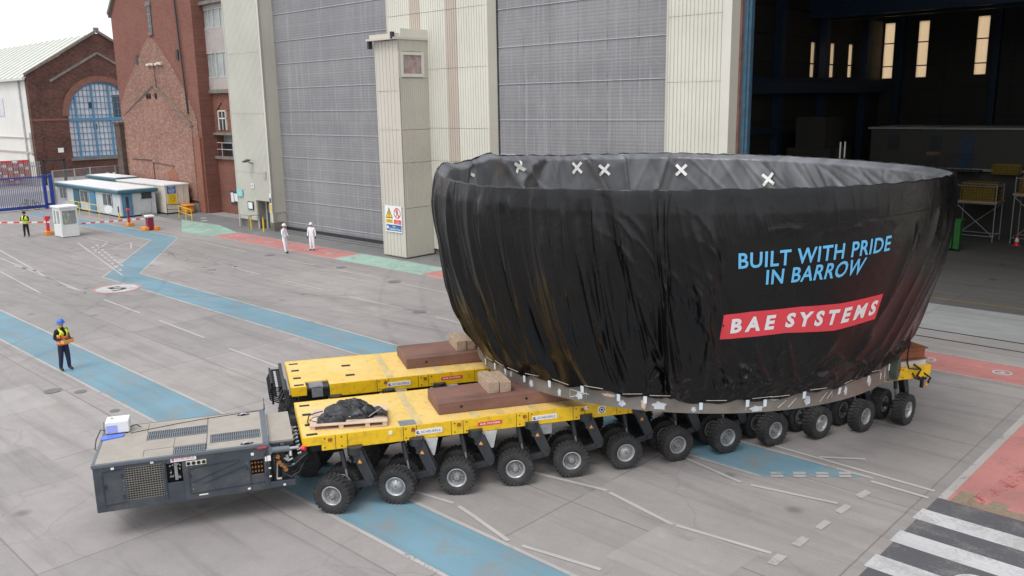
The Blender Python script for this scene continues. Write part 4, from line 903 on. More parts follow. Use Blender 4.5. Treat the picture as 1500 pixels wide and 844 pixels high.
part('side_window', [((-139.0, 40.55, 8.2), (-135.6, 40.66, 10.6)), ((-146.0, 40.55, 8.2), (-142.6, 40.66, 10.6))], M['pane'], ar)
part('drainpipe', [((-128.3, 40.4, 0), (-128.1, 40.6, 12.9)), ((-126.3, 40.4, 3), (-126.2, 40.6, 6))], M['lgrey'], ar); part('cladding_step', [((-210, 40.5, 3.3), (-125.6, 40.66, 3.5)), ((-210, 40.45, 5.3), (-126, 40.64, 5.36))], M['tanstrip'], ar)
t = thing('white_panel_sign', 'small blank white panel fixed low on the sooty brick gable', 'sign', 'F', U0+.1, 43.5, 3.4); part('board', [((U0+.05, 43.2, 3.3), (U0+.12, 43.9, 3.9))], M['signw'], t)
# ---------------------------------------------------------------- fences and gate on the left
gt = thing('sliding_gate', 'tall blue framed palisade sliding gate across the site entrance', 'gate', 'F', -85.4, 22)
mb = MB(); mb.box((-85.46, 10, .12), (-85.30, 27.9, .38)); mb.box((-85.46, 10, 2.88), (-85.30, 27.9, 2.98)); obj('frame', mb, M['rblue'], gt)
mb = MB()
k = 10.2
while k < 27.8: mb.box((-85.42, k, .38), (-85.37, k+.055, 2.9)); k += .16
obj('pales', mb, mat('gate_pale_blue', (.16, .18, .32), .5), gt)
mb = MB(); mb.box((-85.5, 27.9, 0), (-85.25, 28.15, 3.1)); mb.box((-85.5, 28.45, 0), (-85.25, 28.75, 3.15)); mb.box((-85.5, 28.0, 2.85), (-85.25, 28.6, 3.0)); mb.box((-85.5, 28.0, .3), (-85.25, 28.6, .5)); obj('gate_post', mb, M['rblue'], gt)
t = thing('traffic_bicycle', 'dark bicycle leaning on the blue gate by its post', 'bicycle', 'F', -85.0, 26.6)
mb = MB()
for n in (26.0, 27.05): mb.lathe([(.33+.02*cos(a), .02*sin(a)) for a in [2*pi*i/6 for i in range(6)]], (-85.05, n, .35), (1, 0, .15), 20, closed=True)
obj('wheel', mb, M['hose'], t); mb = MB(); mb.tube([(-85.05, 26.0, .35), (-85.02, 26.4, .35), (-85.02, 26.3, .85), (-85.02, 26.85, .88), (-85.02, 26.4, .35)], .02); mb.tube([(-85.05, 27.05, .35), (-85.02, 26.85, .88), (-85.02, 26.8, 1.0)], .02); mb.tube([(-85.05, 26.0, .35), (-85.02, 26.3, .85), (-85.02, 26.28, .95)], .02); obj('frame', mb, M['dark'], t)
mb = MB(); mb.box((-85.06, 26.15, .95), (-84.98, 26.4, 1.0)); obj('saddle', mb, M['hose'], t); mb = MB(); mb.cyl((-85.25, 26.8, 1.0), (-84.8, 26.8, 1.0), .015, n=6); obj('handlebar', mb, M['galv'], t)
def linkfence(pts, h, label, name='chain_link_fence', sp_=.22):
    t = thing(name, label, 'fence', 'F', *pts[0]); mb = MB(); wb = MB(fix=False)
    for i in range(len(pts)-1):
        a, b = Vector((*pts[i], 0)), Vector((*pts[i+1], 0)); Lh = (b-a).length; d = (b-a)/Lh; k = 0
        while k <= Lh: mb.box(((a+d*k).x-.05, (a+d*k).y-.05, 0), ((a+d*k).x+.05, (a+d*k).y+.05, h)); k += 2.6
        mb.cyl(a+Vector((0, 0, h-.05)), b+Vector((0, 0, h-.05)), .02, n=5)
        s = -h
        while s < Lh:
            for sg in (1, -1):
                lo = max(0, -s)/1.0; hi_ = min(h, Lh-s)
                if hi_ > lo:
                    z0, z1 = (lo, hi_) if sg == 1 else (h-lo, h-hi_)
                    wb.bar(a+d*(s+lo)+Vector((0, 0, z0)), a+d*(s+hi_)+Vector((0, 0, z1)), .009, .009)
            s += sp_
    obj('post', mb, M['galv'], t); obj('mesh', wb, M['galv'], t)
linkfence([(-85.5, 28.9), (-87.5, 33.0), (-88, 36.5)], 3.4, 'grey chain link fence between the blue gate and the brick tower')
t = thing('palisade_fence', 'grey steel palisade fence beside the road beyond the gate', 'fence', 'F', -113, 35); mb = MB()
k = 22
while k < 37.0: mb.box((-113, k, 0), (-112.95, k+.09, 2.9)); k += .2
obj('pales', mb, M['galv'], t); part('rail', [((-113.1, 22, .5), (-113, 37, .6)), ((-113.1, 22, 2.3), (-113, 37, 2.4))], M['galv'], t)
t = thing('gate_frame', 'dark gate frame standing in the palisade fence by the white shed', 'gate', 'F', -113, 38); part('post', [((-113.1, 37.2, 0), (-112.9, 37.5, 3.0)), ((-113.1, 39.5, 0), (-112.9, 39.8, 3.0)), ((-113.1, 37.2, 2.8), (-112.9, 39.8, 3.0))], M['dark'], t)
t = thing('mesh_stack', 'stack of red and white barrier panels seen through the palisade fence', 'barrier stack', 'F', -116, 33)
mb = MB(); wb = MB()
for r_ in range(7):
    for c_ in range(12): (mb if (r_+c_) % 3 else wb).box((-116+.02*(r_ % 2), 29.2+c_*.62, .25+r_*.4), (-115.6, 29.7+c_*.62, .55+r_*.4))
obj('red_blocks', mb, M['signr'], t); obj('white_blocks', wb, M['signw'], t); part('stand', [((-116, 29, 0), (-115.6, 36.7, .22)), ((-116, 29, 0), (-115.9, 36.7, 3.0))], M['rust'], t)
t = thing('skip_container', 'orange and yellow equipment box behind the fence by the cabin', 'container', 'F', -93, 33.5); part('body', [((-93.6, 33.0, .3), (-92.2, 35.0, 1.6))], M['orange'], t); part('panel', [((-92.19, 33.9, .4), (-92.15, 34.9, 1.5))], M['signy'], t); part('foot', [((-93.6, 33.0, 0), (-92.2, 33.3, .3)), ((-93.6, 34.7, 0), (-92.2, 35.0, .3))], M['dark'], t)
t = thing('striped_barrier', 'low black and white striped barrier in front of the arched workshop', 'barrier', 'F', -108, 46); mb = MB(); wb = MB()
for k in range(26): (mb if k % 2 else wb).box((-108, 42.5+k*.4, 1.1), (-107.9, 42.9+k*.4, 1.35))
obj('dark_stripes', mb, M['dark'], t); obj('white_stripes', wb, M['signw'], t); part('base', [((-108.1, 42.5, 0), (-107.8, 52.9, 1.1))], M['stone'], t)
# ---------------------------------------------------------------- cabins
cb = thing('portable_cabin', 'long grey site cabin with teal roof edge and blue doors', 'cabin', 'F', -72.3, 29.3)
part('wall', [((-86.0, 29.3, .12), (-72.2, 32.3, 2.1))], M['cabwall'], cb, bevel=.04)
part('skid', [((-85.8, 29.4, 0), (-72.4, 32.2, .12))], M['dark'], cb)
part('roof_edge', [((-86.3, 29.05, 1.95), (-71.95, 32.5, 2.28))], M['teal'], cb, bevel=.1)
part('roof', [((-86.1, 29.2, 2.28), (-72.1, 32.35, 2.34))], M['cabroof'], cb)
for a, b in ((-85.15, -83.75), (-80.35, -78.75), (-75.45, -73.75)):
    w = part('window', [((a, 29.24, .88), (b, 29.3, 1.86))], M['glass'], cb); part('frame', [((a-.05, 29.22, .83), (b+.05, 29.26, .9)), ((a-.05, 29.22, 1.84), (b+.05, 29.26, 1.91)), ((a-.05, 29.22, .9), (a, 29.26, 1.84)), ((b, 29.22, .9), (b+.05, 29.26, 1.84)), (((a+b)/2-.03, 29.22, .9), ((a+b)/2+.03, 29.26, 1.84))]+[((a+.15+k*.2, 29.228, .9), (a+.17+k*.2, 29.25, 1.84)) for k in range(6)], M['lgrey'], w)
w = part('window', [((-72.2, 31.1, 1.5), (-72.15, 31.95, 2.02-.1))], M['glass'], cb)
part('frame', [((-72.2, 31.05, 1.44), (-72.13, 32.0, 1.5)), ((-72.2, 31.05, 1.92), (-72.13, 32.0, 1.95))], M['dark'], w)
d = part('door', [((-78.35, 29.22, .1), (-77.15, 29.3, 1.93))], M['winblue'], cb, label='open blue side door'); part('handle', [((-77.4, 29.19, 1.0), (-77.3, 29.22, 1.1))], M['galv'], d)
d = part('door', [((-82.0, 29.24, .1), (-80.7, 29.3, 1.93))], M['teal'], cb, label='dark teal side door'); part('handle', [((-80.95, 29.21, 1.0), (-80.85, 29.24, 1.1))], M['galv'], d)
d = part('door', [((-72.2, 29.45, .1), (-72.14, 30.3, 1.95))], M['winblue'], cb, label='teal blue end door'); part('door_window', [((-72.14, 29.75, .7), (-72.12, 29.98, 1.7))], M['glass'], d); part('handle', [((-72.14, 30.15, 1.0), (-72.1, 30.22, 1.08))], M['galv'], d)
ct = thing('storage_container', 'cream steel container with blue and yellow notices beside the cabin', 'container', 'F', -70.5, 32.6)
part('body', [((-81.0, 32.75, .1), (-71.4, 34.9, 2.45))], M['cont'], ct, bevel=.05); part('skid', [((-80.8, 32.9, 0), (-71.6, 34.7, .1))], M['dark'], ct)
part('roof_lip', [((-81.05, 32.7, 2.40), (-71.35, 34.95, 2.50))], M['cabroof'], ct)
mb = MB(); [mb.cyl((-71.37, y, .15), (-71.37, y, 2.35), .025, n=6) for y in (33.75, 34.3)]; obj('locking_bar', mb, M['cont'], ct)
s = thing('blue_notice', 'blue notice with white lettering on the cream container end', 'sign', 'F', -71.37, 33.3, 1.8); part('board', [((-71.39, 32.95, 1.75), (-71.36, 33.75, 2.38))], M['signb'], s)
Yd = (0, 1, 0)
sp('text', s, lambda mb: [lettering(mb, w_, (-71.352, 33.02+(.66-l_)/2, 2.26-i*.12), Yd, (0, 0, 1), l_, .08, bold=.02) for i, (w_, l_) in enumerate((('REPORT', .5), ('TO', .16), ('SECURITY', .6), ('BEFORE', .5), ('ENTRY', .42)))], M['signw'])
s = thing('yellow_notice', 'yellow notice with dark lettering below the blue notice', 'sign', 'F', -71.37, 33.3, 1.2); part('board', [((-71.39, 32.97, .85), (-71.36, 33.8, 1.66))], M['signy'], s)
sp('text', s, lambda mb: [lettering(mb, w_, (-71.352, 33.04+(.70-l_)/2, 1.52-i*.14), Yd, (0, 0, 1), l_, .07) for i, (w_, l_) in enumerate((('ALL VEHICLES', .6), ('STOP HERE', .5), ('AND SWITCH', .55), ('OFF LIGHTS', .5), ('NOW', .2)))], M['signk'])
t = thing('flat_roofed_cabin', 'second cabin with teal roof edge behind the container', 'cabin', 'F', -85, 33); part('wall', [((-88.0, 32.9, 0), (-81.4, 34.85, 2.35))], M['cabwall'], t); part('roof_edge', [((-88.2, 32.7, 2.35), (-81.2, 34.85, 2.62))], M['teal'], t, bevel=.06); part('roof', [((-88.0, 32.85, 2.62), (-81.35, 34.85, 2.66))], M['cabroof'], t)
t = thing('grit_bin', 'orange rounded grit bin at the container corner', 'bin', 'F', -70.4, 34.3)
mb = MB(); mb.box((-71.2, 34.0, .05), (-70.3, 34.7, .6)); obj('body', mb, M['orange'], t, bevel=.12); mb = MB(); mb.box((-71.25, 33.95, .6), (-70.25, 34.75, .78)); obj('lid', mb, M['orange'], t, bevel=.07)
rail('yellow_railing', 'yellow railing along the long side of the grey cabin', [(-80.2, 28.2), (-78.1, 28.2), (-76.0, 28.2), (-73.9, 28.2)], M['signy'], grp='yellow railings by the cabins')
rail('yellow_railing', 'yellow and rusty railing in front of the container', [(-68.6, 32.5), (-66.8, 32.2), (-65.0, 31.8)], M['signy'], grp='yellow railings by the cabins', h=.95)
rail('metal_railing', 'bare metal railing at the foot of the cream container', [(-70.9, 32.6), (-70.2, 33.4)], M['dark'], h=.9)
t = thing('rubbish_pile', 'low heap of grey equipment cases at the cabin end wall', 'equipment', 'F', -71.6, 31.5); part('case', [((-72.05, 30.9, 0), (-71.6, 31.5, .32)), ((-72.0, 31.6, 0), (-71.7, 32.1, .22))], M['grey'], t, bevel=.02); mb = MB(); mb.tube([(-71.9, 31.7, .2), (-71.85, 31.75, .7), (-71.9, 31.8, 1.2)], .015); obj('aerial', mb, M['dark'], t)
t = thing('round_sign', 'round white sign on a short pole in front of the cabin', 'sign', 'F', -70.9, 28.4); mb = MB(); mb.cyl((-72.6, 28.5, 0), (-72.6, 28.5, 1.0), .03, n=8); obj('pole', mb, M['grey'], t); mb = MB(); mb.cyl((-72.58, 28.47, .8), (-72.54, 28.43, .8), .33, n=20, sm=False); obj('disc', mb, M['signw'], t)
t = thing('yellow_marker_post', 'slim black and yellow marker post beside the cabin end door', 'post', 'F', -71.2, 28.7); mb = MB(); mb.cyl((-71.2, 28.7, 0), (-71.2, 28.7, .6), .06, n=8); obj('base', mb, M['signy'], t); mb = MB(); mb.cyl((-71.2, 28.7, .6), (-71.2, 28.7, 1.1), .05, n=8); obj('post', mb, M['dark'], t)
# ---------------------------------------------------------------- guard booth and rising barriers
bo = thing('guard_booth', 'small white guard booth with windows by the entrance barriers', 'booth', 'F', -65, 22.4)
mb = MB(); x0, x1, y0, y1 = -65.75, -64.3, 21.88, 23.05
mb.box((x0, y0, .04), (x1, y1, .95)); mb.box((x0, y0, 1.85), (x1, y1, 2.05))
for (a, b) in ((x0, y0), (x1-.2, y0), (x0, y1-.15), (x1-.2, y1-.15)): mb.box((a, b, .95), (a+.2, b+.15, 1.85))
mb.box((x0+.55, y0+.001, .95), (x0+.75, y0+.05, 1.85)); obj('wall', mb, M['white'], bo, bevel=.015)
part('roof', [((x0-.08, y0-.08, 2.05), (x1+.08, y1+.08, 2.2))], M['cabroof'], bo, bevel=.04)
gm, gt_, gb = nt('booth_glass'); gb.inputs['Base Color'].default_value = (.5, .55, .55, 1); gb.inputs['Roughness'].default_value = .08; gb.inputs['Alpha'].default_value = .35
part('window', [((x0+.2, y0+.03, .95), (x1-.2, y0+.045, 1.85)), ((x1-.04, y0+.15, .95), (x1-.025, y1-.15, 1.85)), ((x0+.03, y0+.15, .95), (x0+.045, y1-.15, 1.85))], gm, bo)
part('window_frame', [((x1-.02, y0+.15, .92), (x1+.015, y1-.15, .98)), ((x1-.02, y0+.15, 1.82), (x1+.015, y1-.15, 1.88)), ((x1-.02, y0+.13, .95), (x1+.015, y0+.18, 1.85)), ((x1-.02, y1-.18, .95), (x1+.015, y1-.13, 1.85)), ((x0+.1, y0-.012, .92), (x0+.55, y0, .98))], M['grey'], bo)
part('interior', [((x0+.1, y0+.1, .9), (x1-.5, y1-.08, .94)), ((x0+.1, y1-.12, .94), (x1-.25, y1-.07, 1.85))], M['dark'], bo)
def arm(name, label, a, b, z, post, pm):
    t = thing(name, label, 'barrier', 'F', a[0], a[1], group='red and white entrance barriers'); A, B = Vector((*a, z)), Vector((*b, z)); rb = MB(); k = 14
    for i in range(k): rb.bar(A+(B-A)*i/k, A+(B-A)*(i+1)/k, .05, .10, m=i % 2)
    obj('boom', rb, [M['signw'], M['signr']], t); return t
t = arm('entrance_barrier', 'red and white barrier arm left of the guard booth', (-66.7, 21.95), (-71.5, 17.9), .92, None, None)
part('post', [((-66.98, 21.75, .25), (-66.82, 21.95, 1.15)), ((-67.1, 21.7, 1.1), (-66.8, 22.05, 1.35))], M['signr'], t); part('base', [((-67.2, 21.6, 0), (-66.6, 22.1, .28))], M['orange'], t, bevel=.03)
t = arm('entrance_barrier', 'red and white barrier arm between the guard booth and maroon housing', (-63.45, 27.4), (-64.5, 23.3), .85, None, None)
part('base', [((-63.55, 27.05, 0), (-62.8, 27.4, .28)), ((-63.0, 27.8, 0), (-62.6, 28.1, .28))], M['orange'], t, bevel=.04)
part('housing', [((-63.35, 27.4, 0), (-62.95, 27.85, .95))], M['magenta'], t, bevel=.03); part('lid', [((-63.42, 27.33, .95), (-62.88, 27.92, 1.12))], M['signw'], t, bevel=.06)
t = thing('barrier_rest', 'red barrier rest post on an orange base', 'post', 'F', -66.8, 27.6); part('base', [((-67.1, 27.4, 0), (-66.5, 27.9, .25))], M['orange'], t, bevel=.03); part('post', [((-66.86, 27.57, .25), (-66.74, 27.69, 1.2))], M['magenta'], t); part('cap', [((-66.92, 27.53, 1.2), (-66.70, 27.73, 1.35))], M['signr'], t)
# ---------------------------------------------------------------- trailers
def dz(u): return 1.71-.0125*u
random.seed(3)
M['lgrey2'] = mat('worn_steel_sheet', (.24, .26, .29), .45, .3, dirt=(.1, .09, .08))
def tyre_mb():
    mb = MB()
    P = [(.212, -.12), (.235, -.145), (.30, -.163), (.355, -.160), (.388, -.150), (.402, -.125), (.402, .125), (.388, .150), (.355, .160), (.30, .163), (.235, .145), (.212, .12)]
    mb.lathe(P, (0, 0, 0), (0, 1, 0), 40, closed=True)
    for i in range(26):
        for s in (-1, 1):
            a = 2*pi*(i+(.5 if s > 0 else 0))/26; M_ = Matrix.Rotation(a, 3, 'Y'); t = MB()
            t.obox((0, s*.078, .405), (.062, .150, .034), rz=s*.18); t.obox((0, s*.150, .374), (.052, .022, .066)); t.obox((0, s*.163, .318), (.016, .008, .05))
            mb.add([M_@Vector(v) for v in t.v], t.f)
    return mb
def rim_mb(style=0):
    mb = MB()
    mb.lathe([(.222, -.118), (.226, -.140), (.205, -.142), (.192, -.105), (.182, -.085)], (0, 0, 0), (0, 1, 0), 32, m=0)
    if style == 0: mb.lathe([(.182, -.085), (.168, -.060), (.10, -.050), (.085, -.075), (0, -.075)], (0, 0, 0), (0, 1, 0), 32, m=1)
    else: mb.lathe([(.182, -.085), (.168, -.03), (.15, -.03), (.135, -.095), (0, -.105)], (0, 0, 0), (0, 1, 0), 32, m=0)
    mb.lathe([(.222, .118), (.226, .140), (.205, .142), (.17, .05), (.07, .03), (.07, .10), (0, .10)], (0, 0, 0), (0, 1, 0), 24, m=2)
    mb.cyl((0, -.06, 0), (0, -.145, 0), .055, .048, n=14, m=0); mb.cyl((0, -.145, 0), (0, -.152, 0), .03, n=6, m=1)
    for i in range(10):
        a = 2*pi*i/10; mb.cyl((.122*cos(a), -.05 if style == 0 else -.09, .122*sin(a)), (.122*cos(a), -.085 if style == 0 else -.115, .122*sin(a)), .012, n=6, m=0, sm=False)
    return mb
def arm_mb():
    mb = MB()
    for y in (-.09, .045): mb.prism([(.32, 1.34), (.60, 1.34), (.86, .72), (.84, .60), (.70, .58), (.64, .66)], 'y', y, y+.04)
    mb.prism([(.30, 1.34), (.56, 1.34), (.82, .74), (.66, .70)], 'y', -.05, .045)
    mb.prism([(.84, .60), (.78, .53), (.10, .37), (-.05, .37), (-.05, .47), (.10, .50), (.66, .65), (.80, .68)], 'y', -.055, .055)
    mb.cyl((.76, -.11, .62), (.76, .11, .62), .065, n=12); mb.cyl((0, -.34, .42), (0, .34, .42), .06, n=10)
    mb.cyl((.42, 0, 1.26), (.42, 0, 1.42), .17, n=20); mb.cyl((.44, -.115, 1.1), (.44, .115, 1.1), .03, n=8)
    mb.cyl((.10, 0, 1.30), (.17, 0, .88), .055, n=12)
    return mb
WHEELSRC = {}
def trailer(name, label, n0, near):
    t = thing(name, label, 'trailer', 'V', 0, n0, 0, group='yellow modular transporters under the load', local=True)
    W = 2.44; x0, x1 = -.5, 16.3; H = .335
    def slab(mb, xa, xb, ya, yb, ht, hb, m=0):
        vs = [(xa, ya, dz(xa)+hb), (xb, ya, dz(xb)+hb), (xb, yb, dz(xb)+hb), (xa, yb, dz(xa)+hb), (xa, ya, dz(xa)+ht), (xb, ya, dz(xb)+ht), (xb, yb, dz(xb)+ht), (xa, yb, dz(xa)+ht)]
        mb.add(vs, [(0, 3, 2, 1), (4, 5, 6, 7), (0, 1, 5, 4), (1, 2, 6, 5), (2, 3, 7, 6), (3, 0, 4, 7)], m)
    notch = (-.13, .46) if not near else None
    mb = MB()
    if notch: slab(mb, x0, notch[0], .03, W-.03, 0, -.05); slab(mb, notch[0], notch[1], .42, W-.03, 0, -.05); slab(mb, notch[1], x1, .03, W-.03, 0, -.05)
    else: slab(mb, x0, x1, .03, W-.03, 0, -.05)
    obj('deck', mb, M['deck'], t, bevel=.004)
    mb = MB()
    segs = [(x0, -.12, .195 if near else .24)]+([(-.12, x1, H)] if near else [(.46, x1, H)])
    for a, b, h in segs: slab(mb, a, b, 0, .03, .004, -h)
    slab(mb, x0, x1, W-.03, W, .004, -H); slab(mb, x0-.02, x0, 0, W, .004, -.2); slab(mb, x1, x1+.03, 0, W, .004, -.24)
    obj('side_panel', mb, M['yellow'], t, bevel=.006)
    # darker seams, bolts, lashing eyes
    mb = MB(); seams = [.18, .44, 1.68, 1.98, 2.78, 3.06, 4.34, 4.64, 5.76, 6.06, 6.9, 7.2]
    for x in seams: slab(mb, x-.006, x+.006, -.003, 0, 0, -H+.01)
    for x in (-.05, .31, 1.74, 1.9, 2.86, 3.14, 4.42, 4.72, 5.84, 6.14, 6.98, 7.3, 15.4, 15.9, 14.9):
        if not near and -.13 < x < .46: continue
        for z in (-.06, -.27): mb.cyl((x, -.006, dz(x)+z), (x, .0, dz(x)+z), .017, n=10, sm=False)
    obj('bolt', mb, M['signk'], t, kind=None)
    mb = MB()
    for x in (.02, 1.86, 2.92, 4.5, 5.95): slab(mb, x, x+.09, -.010, 0, -.06, -.14); mb.tube([(x+.02, -.02, dz(x)-.07), (x+.045, -.035, dz(x)-.13), (x+.07, -.02, dz(x)-.07)], .008, 5)
    obj('lashing_eye', mb, M['brass'], t)
    mb = MB()
    for x, y, w, l in [(-.42, .12, .24, .2), (-.40, .72, .2, .24), (-.40, 1.42, .2, .24), (-.42, 2.08, .24, .2), (.95, .55, .24, .26), (.95, 1.45, .24, .26)]:
        if near and x > 0: continue
        slab(mb, x, x+w, y, y+l*.6, .003, .0)
    obj('deck_slot', mb, M['black'], t)
    mb = MB()
    for x in (3.3, 3.9, 4.75, 5.6, 6.5, 1.95): slab(mb, x, x+.2, .04, W-.04, .004, 0)
    obj('weld_strip', mb, mat('sandy_worn_strip_'+('a' if near else 'b'), (.60, .47, .22), .65, var=.2, scale=4, dirt=(.66, .45, .10), dirt_amt=.9), t)
    mb = MB()
    if near: slab(mb, 1.62, 2.0, .05, .38, .008, 0)
    else: slab(mb, -.05, .30, -.02, .42, -.03, -.06); 
    if not near:
        slab(mb, .0, .28, -.02, .0, -.03, -.30)
    obj('steel_plate', mb, M['lgrey2'], t)
    mb = MB(); slab(mb, -.3, x1-.3, .72, 1.72, -.05, -.62); slab(mb, -.4, x1-.1, .04, .70, -.06, -.14); slab(mb, -.4, x1-.1, 1.74, W-.04, -.06, -.14)
    for k in range(12): slab(mb, 1.4*k+.2, 1.4*k+.65, .1, W-.1, -.14, -.34)
    slab(mb, -.12, .46, .40, .5, -.06, -.33)
    obj('chassis', mb, M['chass'], t, bevel=.01)
    # lettered plates
    def plate(xa, xb, za, zb, txt, pm, tm, lg=False):
        mb = MB(); mb.box((xa, -.008, za), (xb, 0, zb)); p_ = obj('name_plate', mb, pm, t); mb = MB(fix=False); h = (zb-za)
        if lg: mb.add([(xa+.03, -.0105, za+h*.22), (xa+.09, -.0105, za+h*.22), (xa+.11, -.0105, za+h*.4), (xa+.06, -.0105, za+h*.45), (xa+.08, -.0105, za+h*.8), (xa+.03, -.0105, za+h*.8), (xa+.02, -.0105, za+h*.5)], [range(7)])
        lettering(mb, txt, (xa+(.13 if lg else .05), -.0105, za+h*.28), (1, 0, -.01), (0, 0, 1), (xb-xa)-(.17 if lg else .10), h*.46, bold=.025 if not lg else .005)
        obj('lettering', mb, tm, p_)
    for x in (1.95, 4.73): plate(x, x+.62, dz(x)-.235, dz(x)-.115, 'SCHEUERLE', M['signw'], mat('plate_ink', (.16, .10, .25), .5), True)
    plate(3.41, 3.99, dz(3.4)-.20, dz(3.4)-.11, 'BAE SYSTEMS', M['bred'], M['bwhite'])
    if near:
        mb = MB(); mb.box((6.4, -.008, dz(6.4)-.24), (6.6, 0, dz(6.4)-.07)); p_ = obj('warning_plate', mb, M['signw'], t); mb = MB(fix=False)
        for i in range(20):
            a, b = 2*pi*i/20, 2*pi*(i+1)/20; c = (6.5, dz(6.5)-.155); mb.add([(c[0]+.075*cos(a), -.0105, c[1]+.075*sin(a)), (c[0]+.075*cos(b), -.0105, c[1]+.075*sin(b)), (c[0]+.055*cos(b), -.0105, c[1]+.055*sin(b)), (c[0]+.055*cos(a), -.0105, c[1]+.055*sin(a))], [(0, 1, 2, 3)])
        mb.box((6.47, -.0105, dz(6.5)-.18), (6.53, -.0102, dz(6.5)-.13)); obj('warning_symbol', mb, M['signk'], p_)
        mb = MB(); mb.box((1.35, -.006, dz(1.3)-.14), (1.43, 0, dz(1.3)-.06)); mb.box((6.05, -.006, dz(6)-.10), (6.14, 0, dz(6)-.02)); obj('sticker', mb, M['signw'], t)
        mb = MB(); mb.cyl((x0-.05, .03, 1.50), (x0+.03, -.03, 1.50), .05, n=14); obj('marker_lamp', mb, M['signr'], t)
    # hanging grey plates
    for k in range(2): mb = MB(); x = 2.1+1.4*k; mb.prism([(x, dz(x)-.34), (x+.36, dz(x)-.35), (x+.27, dz(x)-.76), (x+.07, dz(x)-.76)], 'y', -.02, .01); mb.box((x+.12, -.028, dz(x)-.44), (x+.22, -.021, dz(x)-.38)); obj('hanging_plate', mb, M['lgrey'], t, bevel=.005)
    mb = MB(); mb.box((4.88, -.03, 1.06), (5.21, .1, 1.30)); mb.box((4.98, -.037, 1.2), (5.08, -.031, 1.26)); obj('control_box', mb, M['grey'], t, bevel=.01)
    # bogies and wheels
    arm0 = WHEELSRC.get('arm'); 
    for k in range(12):
        for side in (0, 1):
            yc = .13 if side == 0 else W-.13; ang = math.atan((1.4*k-8.3)/(16+.3*side))+radians(random.uniform(-1.3, 1.3))
            px_ = 1.4*k+(-.45 if side == 0 else .45)*sin(ang)
            if arm0 is None:
                arm0 = obj('bogie_arm', arm_mb(), M['chass'], t, bevel=.008); WHEELSRC['arm'] = arm0; a_ = arm0
                mb = MB(); mb.cyl((.17, 0, .90), (.22, 0, .55), .025, n=10); rod = obj('hydraulic_rod', mb, M['galv'], a_)
                mb = MB(fix=False); mb.add([(.50, -.094, 1.06), (.60, -.094, 1.06), (.55, -.094, 1.15)], [(0, 1, 2)]); mb.add([(.50, .094, 1.06), (.60, .094, 1.06), (.55, .094, 1.15)], [(0, 2, 1)]); obj('warning_triangle', mb, M['signo'], a_)
            else: a_ = copy_tree(arm0, t)
            a_.location = (px_, yc, 0); a_.rotation_euler = (0, 0, ang)
            for dy in (-.325, .325):
                if 'w' not in WHEELSRC:
                    w = obj('wheel', tyre_mb(), M['tyre'], t); WHEELSRC['w'] = w
                    r0 = obj('rim', rim_mb(0), [M['rim'], M['hub'], M['hubdk']], w); WHEELSRC['r0'] = r0.data
                    q = obj('rim', rim_mb(1), [M['rim'], M['hub'], M['hubdk']], w); WHEELSRC['r1'] = q.data; bpy.data.objects.remove(q)
                else: w = copy_tree(WHEELSRC['w'], t)
                w.children[0].data = WHEELSRC['r1' if (k % 4 == 1 or k == 5) else 'r0']
                flip = side == 1
                w.location = (px_-dy*sin(ang), yc+dy*cos(ang), .421); w.rotation_euler = (0, random.uniform(0, 6), ang+(pi if flip else 0))
    return t
tn = trailer('modular_trailer', 'nearer yellow many wheeled trailer carrying the pallet of folded tarpaulin', .33, True)
tf = trailer('modular_trailer', 'farther yellow many wheeled trailer on the hall side of the load', 3.94, False)
def vpart(name, fn, m, parent, **k):
    mb = MB(); fn(mb); return obj(name, mb, m, parent, **k)
# coupling gear at the left end of the far trailer (coordinates local to the trailer)
def hoses(mb):
    mb.box((-.98, .55, 1.15), (-.93, .60, 1.72)); mb.box((-.98, 1.95, 1.15), (-.93, 2.0, 1.72)); mb.box((-.98, .55, 1.66), (-.93, 2.0, 1.72)); mb.box((-.98, .55, 1.15), (-.93, 2.0, 1.2))
    for k in range(9):
        y = .62+k*.16
        mb.cyl((-.98, y, 1.60), (-.70, y, 1.60), .035, n=10); mb.cyl((-.96, y+.05, 1.35), (-.70, y+.05, 1.35), .03, n=10)
        mb.tube([(-.96, y, 1.6), (-1.04, y+.02, 1.45), (-1.02, y+.04, 1.25), (-.85, y+.06, 1.15), (-.62, y, 1.25)], .02, 6)
    for k in range(5): y = .3+k*.35; mb.tube([(-.7, y, 1.5), (-.82, y-.1, 1.3), (-.7, y-.25, 1.1), (-.55, y-.2, 1.25)], .03, 6)
vpart('hose_bank', hoses, M['hose'], tf)
vpart('hose_fitting', lambda mb: [mb.cyl((-.86, .62+k*.16, 1.60), (-.80, .62+k*.16, 1.60), .042, n=10) for k in range(9)]+[mb.cyl((-.84, .67+k*.16, 1.35), (-.78, .67+k*.16, 1.35), .036, n=8) for k in range(9)], M['galv'], tf)
vpart('coupling_frame', lambda mb: (mb.box((-.66, .1, 1.18), (-.53, 2.35, 1.26)), mb.box((-.70, 0, 1.58), (-.62, 2.44, 1.70)), mb.prism([(-.66, 1.6), (-.98, 1.6), (-.66, 1.2)], 'y', 2.2, 2.26), mb.box((-.66, .02, 1.2), (-.56, .12, 1.66))), M['chass'], tf, bevel=.01)
def endgear(mb):
    mb.box((16.0, .05, 1.08), (16.25, .2, 1.28)); mb.tube([(16.1, .0, 1.3), (16.3, -.05, 1.15), (16.2, .0, .95), (16.35, .05, 1.0)], .025, 6); mb.cyl((16.15, .1, .85), (16.15, .1, 1.1), .05, n=8); mb.tube([(15.7, -.02, 1.35), (15.75, -.06, 1.2), (15.9, -.05, 1.15), (16.1, 0, 1.2)], .02, 6)
vpart('tail_hoses', endgear, M['hose'], tn)
